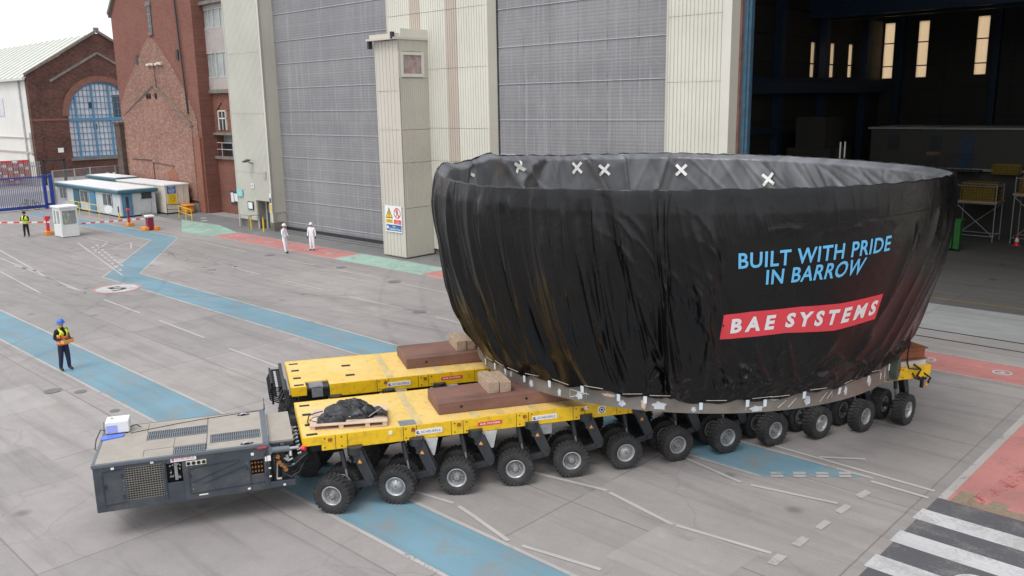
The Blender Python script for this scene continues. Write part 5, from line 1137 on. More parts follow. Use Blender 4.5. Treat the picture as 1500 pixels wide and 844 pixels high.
vpart('tail_reflector', lambda mb: (mb.cyl((16.2, 0, .98), (16.2, -.03, .98), .05, n=12), mb.cyl((16.3, .0, 1.1), (16.3, -.03, 1.1), .03, n=12)), M['signo'], tn)
# ---------------------------------------------------------------- steel beams and timber on the trailers
def beam(label, u0, u1, n0, n1, zt, ibeam=False):
    t = thing('steel_beam', label, 'beam', 'V', u0, n0, dz(u0), group='rusty steel beams between trailers and load')
    mb = MB(); za, zb = dz(u0)+.005, dz(u1)+.005
    if not ibeam:
        mb.add([(u0, n0, za), (u1, n0, zb), (u1, n1, zb), (u0, n1, za), (u0, n0, zt), (u1, n0, zt), (u1, n1, zt), (u0, n1, zt)], [(0, 3, 2, 1), (4, 5, 6, 7), (0, 1, 5, 4), (1, 2, 6, 5), (2, 3, 7, 6), (3, 0, 4, 7)])
        obj('body', mb, M['rust'], t, bevel=.02)
        mb = MB()
        for k in range(3): mb.cyl((u0+.55+k*1.6, n0-.004, (za+zt)/2), (u0+.55+k*1.6, n0, (za+zt)/2), .035, n=14, sm=False)
        obj('bolt_hole', mb, M['black'], t)
    else:
        mb.box((u0, n0, zb+.12), (u1, n1, zb+.15)); mb.box((u0, n0, zt-.03), (u1, n1, zt)); mb.box((u0, n0+.10, zb+.15), (u1-.02, n0+.14, zt-.03)); mb.box((u0, n1-.14, zb+.15), (u1-.02, n1-.10, zt-.03)); obj('body', mb, M['rustr'], t, bevel=.004)
        mb = MB(); mb.box((u0, n0-.05, zb), (u1-.1, n1+.05, zb+.12)); obj('packing_plate', mb, M['lgrey'], t)
beam('dark rusty steel beam on the nearer trailer at the left of the load', 2.6, 8.2, .79, 1.95, 1.965)
beam('dark rusty steel beam on the farther trailer at the left of the load', 2.6, 8.2, 4.58, 6.0, 1.965)
beam('orange rusty hollow beam end on the nearer trailer at the right of the load', 12.4, 16.35, .50, 1.35, 1.955, True)
beam('orange rusty hollow beam end on the farther trailer at the right of the load', 12.4, 16.35, 4.75, 5.9, 1.955, True)
for i, (u, n, du, dn, g_, lb) in enumerate([(3.88, 1.02, .27, .95, 'a', 'left timber of the pair on the nearer rusty beam'), (4.17, 1.0, .27, .93, 'a', 'right timber of the pair on the nearer rusty beam'), (4.08, 4.82, .28, .95, 'b', 'timber block on the farther rusty beam, nearest the beam end'), (4.38, 4.85, .25, .85, 'b', 'timber block on the farther rusty beam against the load')]):
    mb = MB(); mb.box((u, n, 1.967), (u+du, n+dn, 2.245-.02*(i % 2))); o = obj('timber_block', mb, M['timber'], fr='V', base=(u, n, 1.967), bevel=.01); tag(o, lb, 'timber', 'timber packing blocks')
# ---------------------------------------------------------------- pallet and folded tarpaulin
pt = thing('pallet', 'pale wooden pallet at the left end of the nearer trailer', 'pallet', 'V', .60, 1.12, dz(.6)+.003, rz=radians(-9), local=True)
def pal(mb):
    for y in (-.52, 0, .44): 
        mb.box((-.84, y, 0), (.84, y+.10, .018))
        for x in (-.84, -.22, .36, .74): mb.box((x, y, .018), (x+.10, y+.09, .10))
vpart('block', pal, M['pallet'], pt)
vpart('top_board', lambda mb: mb.box((-.85, -.53, .10), (.85, .55, .125)), mat('pallet_ply', (.66, .50, .40), .7, var=.1, dirt=(.5, .38, .28)), pt)
tp = thing('folded_tarpaulin', 'heap of folded black tarpaulin with straps on the wooden pallet', 'tarpaulin', 'V', .62, 1.10, dz(.6)+.128, rz=radians(-9), local=True)
from mathutils import noise as NZ
def heap(w, d, h, cx, cy, seed, nx=44, ny=34, rough=.10):
    def fn(a, b):
        x, y = (a-.5)*2, (b-.5)*2; r = max(abs(x), abs(y))**1.0
        e = max(0.0, 1-(abs(x)**3.2+abs(y)**3.2)); q = Vector((x*1.7+seed, y*1.7, seed*.7))
        f1 = NZ.noise(q*.9); f2 = abs(NZ.noise(q*1.7)); f3 = NZ.noise(q*5)
        ed = 1+.16*NZ.noise(Vector((x*2+seed, y*2, 3.1)))
        tri = lambda v: abs((v % 1)-.5)*2
        pl = tri(1.25*(x*.8+y*.7)+.8*f1+seed)*.26+tri(2.1*(x*.3-y*.9)+.9*f1+seed)*.14
        return (cx+x*w/2*ed, cy+y*d/2*ed, max(.004, h*(e**.38)*(.50+.30*f1+pl)+rough*.04*f3*e))
    return fn
mb = MB(fix=False); grid(mb, heap(1.15, .72, .30, -.02, .08, 4.3), 60, 44); grid(mb, heap(.74, .46, .37, .04, .20, 9.1), 40, 30); grid(mb, heap(.62, .40, .17, -.40, -.20, 2.2, rough=.5), 44, 30); obj('cloth', mb, M['ptarp'], tp)
mb = MB(fix=False)
def curl(a, b):
    t = a*2.6-.2; x = .38+.46*a; return (x, -.30+.42*b+.05*sin(4*a), .02+.13*abs(sin(t*1.3))*(1-.35*b)+.02*sin(9*a+b*3))
grid(mb, curl, 26, 8); o = obj('curled_flap', mb, M['ptarp'], tp); md = o.modifiers.new('thick', 'SOLIDIFY'); md.thickness = .012
mb = MB()
for k in range(7):
    s0 = Vector((-.55+.13*k, -.25+.03*(k % 3), .06)); pts = [s0+Vector((.09*j*cos(k+j*.9), .06*j*sin(k*1.7+j), .05*abs(sin(j*1.3+k)))) for j in range(6)]; mb.tube(pts, .010, 5)
mb.tube([(-.62, .12, .10), (-.80, .16, .05), (-.93, .12, .02), (-.95, -.05, -.05), (-.93, -.18, -.10)], .016, 6); mb.tube([(-.5, .05, .08), (-.66, .0, .02), (-.7, -.10, .03), (-.58, -.14, .02), (-.5, -.08, .05)], .014, 6)
obj('strap', mb, M['hose'], tp)
mb = MB(); mb.tube([(-.38, -.12, .14), (-.20, -.20, .10), (.02, -.27, .06)], .012, 5); mb.tube([(.42, -.31, .05), (.60, -.27, .16), (.70, -.12, .17)], .005, 4); mb.tube([(-.45, -.32, .03), (-.40, -.25, .09), (-.42, -.18, .03)], .008, 5); obj('pale_cord', mb, M['cord'], tp)
# ---------------------------------------------------------------- power pack
pk = thing('power_pack', 'slate grey power unit on the left end of the nearer trailer', 'power unit', 'V', -2.9, 1.48, 0)
a0, a1, b0, b1 = -4.67, -1.24, .37, 2.60
mb = MB()
# front wall around the recesses (grille, valve bay, right bay)
def front(mb, holes, x0, x1, z0, z1, y0, y1):
    xs = sorted({x0, x1}|{h[0] for h in holes}|{h[1] for h in holes}); zs = sorted({z0, z1}|{h[2] for h in holes}|{h[3] for h in holes})
    for i in range(len(xs)-1):
        for j in range(len(zs)-1):
            xm, zm = (xs[i]+xs[i+1])/2, (zs[j]+zs[j+1])/2
            if any(h[0] < xm < h[1] and h[2] < zm < h[3] for h in holes): continue
            mb.box((xs[i], y0, zs[j]), (xs[i+1], y1, zs[j+1]))
hl = [(-4.07, -3.37, .86, 1.55), (-3.29, -2.98, 1.10, 1.53), (-1.62, -1.35, 1.03, 1.36)]
front(mb, hl, a0, a1, .66, 1.66, b0, b0+.04)
mb.box((a0, b0+.04, .66), (a0+.04, b1, 1.66)); mb.box((a0, b1-.04, .66), (a1, b1, 1.66)); mb.box((a1-.04, b0+.04, .66), (a1, b1-.04, 1.60)); mb.box((a0+.04, b0+.04, .66), (a1-.04, b1-.04, .72))
mb.box((a1, b0, .62), (-.72, b0+.05, .80)); mb.box((a1, b0, .62), (-.72, b1, .68))
obj('housing', mb, M['ppu'], pk, bevel=.006)
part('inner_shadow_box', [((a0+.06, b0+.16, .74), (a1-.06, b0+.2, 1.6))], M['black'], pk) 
part('top_rim', [((a0-.02, b0-.02, 1.63), (a1+.02, b0+.05, 1.70)), ((a0-.02, b1-.05, 1.63), (a1+.02, b1+.02, 1.70)), ((a0-.02, b0+.05, 1.63), (a0+.05, b1-.05, 1.70)), ((a1-.10, b0+.05, 1.63), (a1+.02, b1-.05, 1.715))], mat('rim_grey_blue', (.11, .13, .155), .45, var=.15), pk, bevel=.008)
part('tread_panel', [((a0+.05, b0+.05, 1.66), (a1-.10, b1-.05, 1.703)), ((-1.2, .72, 1.56), (-.69, 2.55, 1.60))], M['beige'], pk)
part('panel_seam', [((-2.49, b0+.1, 1.7035), (-2.475, b1-.1, 1.7055)), ((-3.73, .85, 1.7035), (-2.49, .862, 1.7055)), ((-3.73, .50, 1.7035), (-3.72, .85, 1.7055)), ((-3.75, 1.95, 1.7035), (-3.74, 2.5, 1.7055)), ((-3.15, .8, 1.7035), (-3.14, 1.4, 1.7055))], M['dark'], pk)
mb = MB(); fr_ = MB()
for (p0, p1, q0, q1) in ((-3.73, -2.50, 1.44, 1.93), (-2.41, -1.37, .79, 1.26), (-3.14, -2.49, .42, .77)):
    fr_.box((p0, q0, 1.703), (p1, q1, 1.7065)); k = p0+.02
    while k < p1-.02: mb.box((k, q0+.02, 1.7065), (k+.018, q1-.02, 1.722)); k += .045
    for q in (q0, (q0+q1)/2, q1-.012): mb.box((p0, q, 1.7065), (p1, q+.012, 1.7235))
obj('grating_backing', fr_, M['dark'], pk); obj('grating', mb, mat('grating_steel', (.22, .25, .28), .5, .3), pk)
mb = MB(fix=False)
for c in ((-1.70, 2.37), (-1.66, .50)): mb.add([(c[0]+.14*cos(2*pi*i/20), c[1]+.075*sin(2*pi*i/20), 1.7065) for i in range(20)], [list(range(20))])
obj('lifting_hole', mb, M['black'], pk); mb = MB()
for c in ((-1.70, 2.37), (-1.66, .50)): mb.tube([(c[0]-.08, c[1], 1.70), (c[0]-.04, c[1], 1.735), (c[0]+.04, c[1], 1.735), (c[0]+.08, c[1], 1.70)], .018, 8)
obj('lifting_eye', mb, M['galv'], pk)
mb = MB(); k = -4.07
while k <= -3.37: mb.box((k-.008, b0+.01, .86), (k+.008, b0+.022, 1.55)); k += .05
k = .86
while k <= 1.551: mb.box((-4.07, b0+.0, k-.008), (-3.37, b0+.012, k+.008)); k += .0493
obj('mesh_grille', mb, M['gridm'], pk)
mb = MB(); random.seed(5)
for k in range(16): x, z = -3.22+.2*random.random(), 1.14+.36*random.random(); mb.cyl((x, b0+.16, z), (x, b0+.05, z), .018, n=8)
mb.box((-3.14, b0+.08, 1.12), (-3.08, b0+.15, 1.52)); obj('valve', mb, M['galv'], pk)
mb = MB()
for k in range(4):
    for j in range(3): mb.cyl((-1.59+k*.065, b0+.14, 1.08+j*.10), (-1.59+k*.065, b0+.04, 1.08+j*.10), .018, n=8)
obj('terminal', mb, M['brass'], pk)
mb = MB(); mb.box((-3.19, b0-.012, 1.555), (-2.69, b0, 1.655)); p_ = obj('name_plate', mb, M['signw'], pk); mb = MB(fix=False); lettering(mb, 'SCHEUERLE', (-3.10, b0-.0145, 1.58), (1, 0, 0), (0, 0, 1), .37, .05, bold=.005); mb.box((-3.17, b0-.0145, 1.575), (-3.12, b0-.0135, 1.635)); obj('lettering', mb, mat('plate_red_ink', (.5, .12, .16), .5), p_)
mb = MB(); mb.box((-2.90, b0-.012, 1.43), (-2.50, b0, 1.53)); p_ = obj('gauge_plate', mb, M['cream'], pk)
for k in range(4): mb = MB(); mb.cyl((-2.85+k*.1, b0-.012, 1.48), (-2.85+k*.1, b0-.022, 1.48), .038, n=16, sm=False); g_ = obj('gauge', mb, M['signk'], p_); mb = MB(); mb.cyl((-2.85+k*.1, b0-.022, 1.48), (-2.85+k*.1, b0-.025, 1.48), .026, n=16, sm=False); obj('dial', mb, M['grey'], p_) if k < 0 else None
mb = MB(); F_ = b0-.010
for p, q in (((-2.86, .80), (-2.86, 1.36)), ((-2.86, 1.36), (-1.86, 1.42)), ((-2.86, .80), (-1.35, .84)), ((-2.80, 1.05), (-1.88, 1.36)), ((-2.60, .98), (-1.70, 1.27)), ((-1.86, 1.42), (-1.84, 1.34)), ((-4.5, .86), (-4.5, 1.52)), ((-4.5, .80), (-4.09, .82)), ((-4.5, 1.52), (-4.12, 1.56)), ((-1.28, .72), (-1.28, 1.6)), ((-1.64, .8), (-1.64, 1.4)), ((-3.31, .78), (-3.31, 1.56))): mb.bar((p[0], F_+.004, p[1]), (q[0], F_+.004, q[1]), .010, .014)
obj('panel_ridge', mb, mat('ridge_slate', (.028, .034, .045), .5), pk)
mb = MB(); random.seed(9)
for k in range(26): x, z = random.choice([(-4.5, 0), (-4.12, 0), (-3.33, 0), (-2.8, 0), (-1.7, 0)])[0], random.uniform(.78, 1.55); mb.cyl((x, b0-.004, z), (x, b0, z), .009, n=6, sm=False)
obj('rivet', mb, M['grey'], pk)
mb = MB()
for x, z in ((-4.14, .95), (-4.14, 1.4), (-2.84, 1.2), (-1.70, 1.2), (-1.31, 1.0), (-1.31, 1.45), (-4.46, 1.2)): mb.box((x-.015, b0-.016, z-.04), (x+.02, b0, z+.04))
obj('latch', mb, M['dark'], pk)
part('sticker', [((-4.33, b0-.006, 1.56), (-4.27, b0, 1.61)), ((-3.58, b0-.006, 1.585), (-3.52, b0, 1.64)), ((-1.60, b0-.006, 1.47), (-1.54, b0, 1.53)), ((-2.70, b0-.006, .735), (-2.52, b0, .76)), ((-1.72, b0-.006, .71), (-1.66, b0, .75)), ((-1.32, b0-.012, 1.30), (-1.20, b0-.004, 1.42)), ((-1.26, b0-.012, 1.12), (-1.21, b0-.004, 1.15)), ((-1.26, b0-.012, .93), (-1.21, b0-.004, .96)), ((-.98, b0-.008, .69), (-.93, b0, .73))], M['signw'], pk)
part('red_reflector', [((-1.46, b0-.03, 1.61), (-1.27, b0-.02, 1.64))], M['signr'], pk)
mb = MB(); mb.cyl((-1.22, b0+.08, 1.50), (-.80, b0+.10, 1.48), .065, n=16); mb.cyl((-1.24, b0+.02, 1.50), (-1.24, b0+.16, 1.50), .09, n=16); obj('steering_ram', mb, mat('ram_grey', (.15, .17, .19), .4, .2), pk)
mb = MB(); mb.cyl((-.80, b0+.10, 1.48), (-.60, b0+.11, 1.475), .035, n=12); obj('ram_rod', mb, M['galv'], pk)
# pipework between power pack and trailer
mb = MB()
mb.box((-1.18, .62, .82), (-1.14, 2.4, 1.5))
for k in range(10):
    y = .50+.2*k; z = 1.35-.05*(k % 4)
    mb.tube([(-1.15, y, z), (-.98, y-.02, z+.03), (-.85, y, z-.08), (-.70, y+.03, z-.22), (-.55, y+.05, z-.10), (-.42, y+.02, z)], .024, 8); mb.tube([(-1.1, y+.08, 1.0), (-.9, y+.1, .86), (-.7, y+.05, .9), (-.5, y+.05, 1.1), (-.4, y, 1.25)], .02, 8)
mb.tube([(-1.0, .45, 1.2), (-.85, .40, 1.1), (-.72, .38, 1.12), (-.55, .36, 1.28), (-.42, .4, 1.35)], .026, 8); mb.tube([(-.95, .42, .95), (-.80, .38, .86), (-.62, .38, .95), (-.52, .38, 1.15)], .022, 8)
obj('hose', mb, M['hose'], pk)
mb = MB()
for x, z in ((-1.05, 1.34), (-1.03, 1.21), (-.99, 1.15), (-.92, 1.10), (-.90, 1.03)): mb.cyl((x, .46, z), (x, .40, z), .045, n=16); mb.cyl((x, .40, z), (x, .385, z), .03, n=8)
obj('brass_cap', mb, M['brass'], pk)
mb = MB(); mb.tube([(-.92, .42, 1.30), (-.84, .42, 1.22), (-.74, .42, 1.27)], .026, 8); mb.cyl((-.86, .42, 1.36), (-.83, .42, 1.22), .03, n=10); mb.cyl((-1.10, .44, .83), (-1.07, .44, 1.2), .018, n=8); mb.cyl((-1.1, .42, .84), (-1.0, .42, .84), .03, n=8); mb.cyl((-.78, .40, 1.33), (-.78, .46, 1.43), .035, n=10)
for k in range(8): mb.cyl((-.62, .6+.23*k, 1.28), (-.54, .6+.23*k, 1.30), .032, n=8)
obj('pipe_fitting', mb, M['galv'], pk)
mb = MB(); mb.cyl((-.76, .40, 1.12), (-.68, .40, 1.14), .03, n=10); obj('blue_coupling', mb, M['winblue'], pk)
mb = MB(); mb.box((-.98, .55, .80), (-.90, .62, 1.56)); mb.box((-.98, 2.3, .80), (-.90, 2.38, 1.56)); mb.box((-1.2, .66, 1.49), (-.70, .72, 1.56)); mb.box((-.74, .72, 1.49), (-.70, 2.5, 1.56)); obj('bracket', mb, M['ppu'], pk)
bxw = thing('white_equipment_box', 'white metal equipment box on the far left corner of the power unit', 'box', 'V', -4.36, 2.26, 1.704)
mb = MB(); mb.box((-4.60, 2.06, 1.73), (-4.12, 2.47, 2.0)); obj('case', mb, M['white'], bxw, bevel=.02); mb = MB()
for x in (-4.58, -4.18):
    for y in (2.08, 2.42): mb.cyl((x, y, 1.704), (x, y, 1.73), .02, n=8)
obj('foot', mb, M['hose'], bxw); part('front_film', [((-4.585, 2.052, 1.76), (-4.36, 2.06, 1.92))], mat('lilac_film', (.35, .40, .75), .4), bxw); mb = MB(); mb.cyl((-4.48, 2.3, 2.0), (-4.48, 2.3, 2.015), .03, n=10); obj('cap', mb, M['grey'], bxw)
mb = MB(); mb.tube([(-4.12, 2.25, 1.78), (-4.0, 2.3, 1.80), (-3.9, 2.22, 1.76)], .012, 6); mb.tube([(-4.6, 2.2, 1.78), (-4.72, 2.2, 1.80), (-4.80, 2.0, 1.66), (-4.82, 1.85, 1.50), (-4.72, 1.8, 1.42)], .012, 6); mb.cyl((-4.68, 2.35, 1.70), (-4.66, 2.36, 1.92), .008, n=6); obj('cable', mb, M['hose'], bxw)
o = part('blue_folder', [((-4.68, 1.78, 1.705), (-4.24, 2.0, 1.735))], M['screenblue'], None, ) if False else None
mb = MB(); mb.prism([(-4.68, 1.80), (-4.62, 1.74), (-4.22, 1.86), (-4.22, 2.0), (-4.62, 2.0), (-4.68, 1.9)], 'z', 1.705, 1.735); o = obj('blue_folder', mb, M['screenblue'], fr='V', base=(-4.4, 1.9, 1.705), bevel=.006); tag(o, 'flat bright blue plastic folder in front of the white equipment box', 'folder')
mb = MB(); pts = []
for i in range(24):
    s = i/23; pts.append((-4.1+2.85*s, 2.02+.50*s+.10*sin(s*3.3), 1.712+(.16*max(0, s-.8)*5*0)))
mb.tube(pts, .007, 5); mb.tube([(-1.25, 2.52, 1.712), (-1.22, 2.54, 1.78), (-1.22, 2.54, 2.0)], .006, 5); mb.cyl((-1.22, 2.54, 1.71), (-1.22, 2.54, 1.86), .012, n=6); o = obj('aerial_cable', mb, M['hose'], fr='V', base=(-4.1, 2.0, 1.71)); tag(o, 'thin dark cable and whip aerial lying along the power unit roof', 'cable')
# ---------------------------------------------------------------- the wrapped hull section
BC = (10.14, 3.31)
bw = thing('wrapped_hull_section', 'huge bowl shaped steel section wrapped in printed black tarpaulin', 'wrapped load', 'V', BC[0], BC[1], 1.97, local=True)
ZB = 1.97
PROF = [(1.9, 5.58), (2.1, 5.61), (2.6, 5.83), (3.35, 6.11), (3.7, 6.23), (4.75, 6.52), (5.7, 6.68), (6.5, 6.70), (6.9, 6.65), (7.1, 6.60)]
def interp(x, P):
    if x <= P[0][0]: return P[0][1]
    for (a, b), (c, d) in zip(P, P[1:]):
        if x <= c:
            t = (x-a)/(c-a); return b+(d-b)*t
    return P[-1][1]
def prof(z):  # smoothed
    return (interp(z-.25, PROF)+interp(z, PROF)*2+interp(z+.25, PROF))/4*(1-min(1, max(0, (z-6.0)/.8)))+interp(z, PROF)*min(1, max(0, (z-6.0)/.8))
def bell(x, w): return math.exp(-(x/w)**2)
def wrapd(a): return (a+180) % 360-180
def rimz(ph):
    """height of the rim for angle ph (degrees, -180..180, -90 faces the camera side)"""
    return .10*bell(wrapd(ph-127), 4.5)+.13*bell(wrapd(ph-154), 7)+(.05*NZ.noise(Vector((ph*.11, 3.3, 0)))+.02*NZ.noise(Vector((ph*.5, 7, 0))))*max(0, min(1, (ph-15)/15))+interp(ph, [(-180, 6.93), (-160, 6.88), (-135, 6.95), (-110, 6.97), (-90, 6.96), (-60, 6.94), (-30, 6.86), (0, 6.82), (30, 6.86), (60, 6.91), (90, 6.94), (115, 7.02), (125, 7.06), (140, 6.99), (160, 6.97), (180, 6.93)])
def hemz(ph):
    b = interp(ph, [(-180, 2.20), (-160, 2.29), (-140, 2.35), (-125, 2.30), (-110, 2.22), (-95, 2.30), (-75, 2.40), (-60, 2.50), (-45, 2.45), (180, 2.30)])
    return b+.035*sin(radians(ph)*23)+.025*sin(radians(ph)*51+1)
random.seed(21)
# individually placed folds: (start angle at the rim, drift in degrees down to the hem, width deg, depth m, z start, z end)
FOLDS = []
for k in range(72): FOLDS.append((-205+random.uniform(0, 87), random.uniform(1, 9), random.uniform(.55, 1.7), random.choice((-1, 1, 1))*random.uniform(.02, .075), random.uniform(6.5, 7.1), random.uniform(2.0, 3.4)))
for k in range(22): FOLDS.append((-118+random.uniform(0, 26), random.uniform(-7, 12), random.uniform(.7, 2.2), random.choice((-1, 1))*random.uniform(.012, .05), random.uniform(5.8, 7.1), random.uniform(2.0, 4.2)))
for a, d, w, h in ((-131, 14, 1.6, .09), (-133, 15, 1.5, -.07), (-124, 6, 1.2, .07), (-121.4, 1.5, .8, .10), (-122.6, 1.5, .9, -.07), (-120, 13, 1.2, .06), (-118.5, 17, 1.5, .05), (-117.5, 22, 1.3, .045), (-146, 9, 2.0, .09), (-154, 8, 1.6, -.08), (-139, 10, 1.7, .07)): FOLDS.append((a, d, w, h, 7.1, 2.0))
for k in range(60): FOLDS.append((-200+random.uniform(0, 84), random.uniform(1, 8), random.uniform(.22, .5), random.uniform(.008, .024), random.uniform(6.0, 7.1), random.uniform(2.0, 4.5)))
for k in range(26): FOLDS.append((-119+random.uniform(0, 14), random.uniform(6, 24), random.uniform(.3, .6), random.uniform(.008, .025), random.uniform(6.3, 7.1), random.uniform(2.2, 4.5)))
for k in range(11): FOLDS.append((-108+k*3.1+random.uniform(-.8, .8), 9, .55, random.uniform(.010, .028), 7.1, random.uniform(6.1, 6.45)))
for k in range(16): FOLDS.append((-76+k*5.1+random.uniform(-1, 1), random.uniform(-26, -8), random.uniform(1.0, 2.4), random.uniform(.02, .07), random.uniform(5.6, 7.1), random.uniform(2.0, 3.8)))
for k in range(60): FOLDS.append((5+k*2.9+random.uniform(-1, 1), random.uniform(-3, 3), random.uniform(.8, 1.8), random.uniform(-.05, .05), 7.1, 2.0))
# slack, nearly level creases low on the printed front: (angle, z, half width deg, half height, depth, slope)
CREASE = []
for k in range(95):
    ph0 = random.uniform(-128, -48); z0 = 2.32+abs(random.gauss(0, .42)); ang = radians(random.choice((-1, 1))*random.uniform(12, 80)); CREASE.append((ph0, z0, cos(ang), sin(ang), random.uniform(.12, .50), random.uniform(.022, .055), random.uniform(.018, .055)))
for k in range(16): CREASE.append((random.uniform(-104, -70), random.uniform(6.08, 6.25), cos(.1), sin(.1), random.uniform(.1, .35), random.uniform(.02, .035), random.uniform(.006, .014)))
for k in range(24): CREASE.append((random.uniform(-128, -112), random.uniform(3.2, 6.2), cos(-1.1), sin(-1.1), random.uniform(.2, .7), random.uniform(.03, .06), random.uniform(.012, .03)))
CBIN = {}
for C_ in CREASE:
    rd = int(math.ceil(C_[4]*2.4/.105)); 
    for b in range(int(C_[0])-rd-1, int(C_[0])+rd+2): CBIN.setdefault(b, []).append(C_)
def wrapd(a): return (a+180) % 360-180
BINS = {}
for F0 in FOLDS:
    lo = min(F0[0], F0[0]+F0[1])-3*F0[2]; hi = max(F0[0], F0[0]+F0[1])+3*F0[2]
    for b in range(int(math.floor(lo/4)), int(math.floor(hi/4))+1): BINS.setdefault(b % 90, []).append(F0)
def fold(ph, z):
    f = 0.0
    for a, dr, w, h, zs_, ze in BINS.get(int(math.floor(ph/4)) % 90, ()):
        s = (7.1-z)/5.1; c = a+dr*s*(.6+.4*s); d = wrapd(ph-c)/w
        if abs(d) > 3: continue
        e = min(1, max(0, (zs_-z)/.35+.15))*min(1, max(0, (z-ze)/.5)); f += h*math.exp(-abs(d if d*dr > 0 else d*1.9)**1.35)*e*(.35+.9*s if h > 0 else .3+.8*s)
    calm = 1-.93*max(0, min(1, (ph+113)/4))*max(0, min(1, (-73-ph)/4))*max(0, min(1, (z-3.55)/.3))*max(0, min(1, (6.1-z)/.2))
    for a, zc, cx_, sx_, ln, wd, dp in CBIN.get(int(ph), ()):
        x = (ph-a)*.105; y = z-zc; l_ = (x*cx_+y*sx_)/ln
        if abs(l_) < 2.2:
            w_ = (-x*sx_+y*cx_+.25*ln*l_*l_)/wd
            if abs(w_) < 2.6: f += dp*math.exp(-l_*l_-abs(w_ if w_ > 0 else w_*1.7)**1.5)
    q = Vector((cos(radians(ph))*5, sin(radians(ph))*5, z*1.3)); f = f*1.6+.06*NZ.noise(q*.5)
    f *= calm
    if ph > -60 or ph < -175: pass
    return f
def outer(ph, z):
    hem = 2.0; t = max(0, min(1, (z-2.2)/.6))
    r = prof(z)+.03+fold(ph, z)*(.35+.65*t)+.02*(1-t)
    return r
mb = MB(fix=False)
NPH = 2000
def phmap(a): return -210+175*a/.86 if a < .86 else -35+185*(a-.86)/.14
def pt_out(a, b):
    # denser sampling on the camera side
    ph = wrapd(phmap(a)); hz, rz = hemz(ph), rimz(ph); z = hz+(rz-hz)*b
    r = outer(ph, z)
    return (r*cos(radians(ph)), r*sin(radians(ph)), z-ZB)
grid(mb, pt_out, NPH, 100, closed=True)
cloth = obj('tarpaulin', mb, M['tarp'], bw)
# inner side of the sheet, draped back over the rim
random.seed(77)
IN = [(random.uniform(-180, 180), random.uniform(-9, 9), random.uniform(.5, 1.6), random.uniform(-.07, .05)) for k in range(150)]
IN += [(random.uniform(20, 75), random.uniform(-22, -4), random.uniform(.6, 1.6), random.uniform(-.10, .08)) for k in range(26)]
IN += [(random.uniform(-20, 24), random.uniform(-45, -20), random.uniform(1.2, 2.6), random.uniform(-.10, .10)) for k in range(22)]
IN += [(a, d, w, h) for a, d, w, h in ((126, -16, 3.5, -.30), (119, -22, 2.2, -.12), (134, 10, 3, .22), (112, -10, 2.0, .12), (104, 8, 1.4, .12), (91.5, -10, 1.2, -.14), (89.5, -8, .9, .10), (79, -2, .8, -.12), (65, 5, .8, -.10), (62, 4, .7, .08), (107, 20, 3, -.16))]
def pt_in(a, b):
    ph = -180+360*a; rz = rimz(ph); z = rz-b*1.9; s = b
    r = 6.60-.22*min(1, b*14)-.10*b
    for c, dr, w, h in IN:
        d = wrapd(ph-c-dr*s)/w
        if abs(d) < 2.6: r += h*math.exp(-abs(d if dr > 0 else d*1.6)**1.4)*min(1, .25+b*5)*(.42 if abs(h) < .1 else 1)
    q = Vector((cos(radians(ph))*5, sin(radians(ph))*5, z)); r += .03*NZ.noise(q*.8)
    return (r*cos(radians(ph)), r*sin(radians(ph)), z-ZB)
mb = MB(fix=False); grid(mb, pt_in, 900, 40, closed=True)
obj('tarpaulin_lining', mb, M['tarpin'], bw)
# rim roll of the sheet
mb = MB(fix=False)
def pt_lip(a, b):
    ph = -180+360*a; rz = rimz(ph); t = pi*b; k = .012*sin(radians(ph)*61)+.012*NZ.noise(Vector((ph*.9, 0, 0)))
    ro, ri = outer(ph, rimz(ph))-.004, 6.60; c_ = (ro+ri)/2; h_ = (ro-ri)/2
    return ((c_+h_*cos(t))*cos(radians(ph)), (c_+h_*cos(t))*sin(radians(ph)), rz-ZB+(.022+k)*sin(t))
grid(mb, pt_lip, 900, 6, closed=True); obj('rim_roll', mb, M['tarp'], bw)
mb = MB(fix=False); mb.lathe([(6.42, 5.1-ZB), (5.6, 2.4-ZB)], (0, 0, 0), (0, 0, 1), 96); obj('inner_shell', mb, M['steel'], bw)
mb = MB(fix=False); mb.lathe([(5.60, 0), (5.68, 0), (5.68, .39), (5.60, .42)], (0, 0, 0), (0, 0, 1), 240, sm=False, closed=True); mb.lathe([(5.6, .0), (4.9, .0), (4.9, .06), (5.6, .06)], (0, 0, 0), (0, 0, 1), 120, closed=True); fl = obj('steel_flange', mb, M['steel'], bw)
def P(ph, r, z): return (r*cos(radians(ph)), r*sin(radians(ph)), z-ZB)
def patch(mb, ph0, ph1, z0, z1, r, n=4, th=.004):
    c, h, m_, v = (ph0+ph1)/2, (ph1-ph0)/2, (z0+z1)/2, (z1-z0)/2; K = 14; w_ = [1+.22*sin(i*2.4+ph0*7) for i in range(K)]
    mb.add([P(c+h*w_[i]*cos(2*pi*i/K), r, m_+v*w_[i]*sin(2*pi*i/K)) for i in range(K)], [list(range(K))])
mb = MB(fix=False)
for ph, w, z0, z1 in ((-164, 1.2, 2.08, 2.26), (-156, 1.4, 2.02, 2.2), (-147, 1.0, 2.0, 2.18), (-141.5, 1.6, 2.02, 2.2), (-131, 1.6, 2.01, 2.16), (-122.5, 3.2, 2.02, 2.2), (-115, 1.0, 2.0, 2.12), (-101, 3.2, 1.99, 2.12), (-88.5, 1.6, 2.02, 2.24), (-77, 1.1, 2.06, 2.28), (-67.5, 1.4, 2.08, 2.32), (-61.5, 1.0, 2.1, 2.3), (-58.7, .6, 2.0, 2.36)): patch(mb, ph-w/2, ph+w/2, z0, z1, 5.686)
for ph, w, z0, z1 in ((-96.5, 3.6, 2.22, 2.3),): patch(mb, ph-w/2, ph+w/2, z0, z1, 5.686)
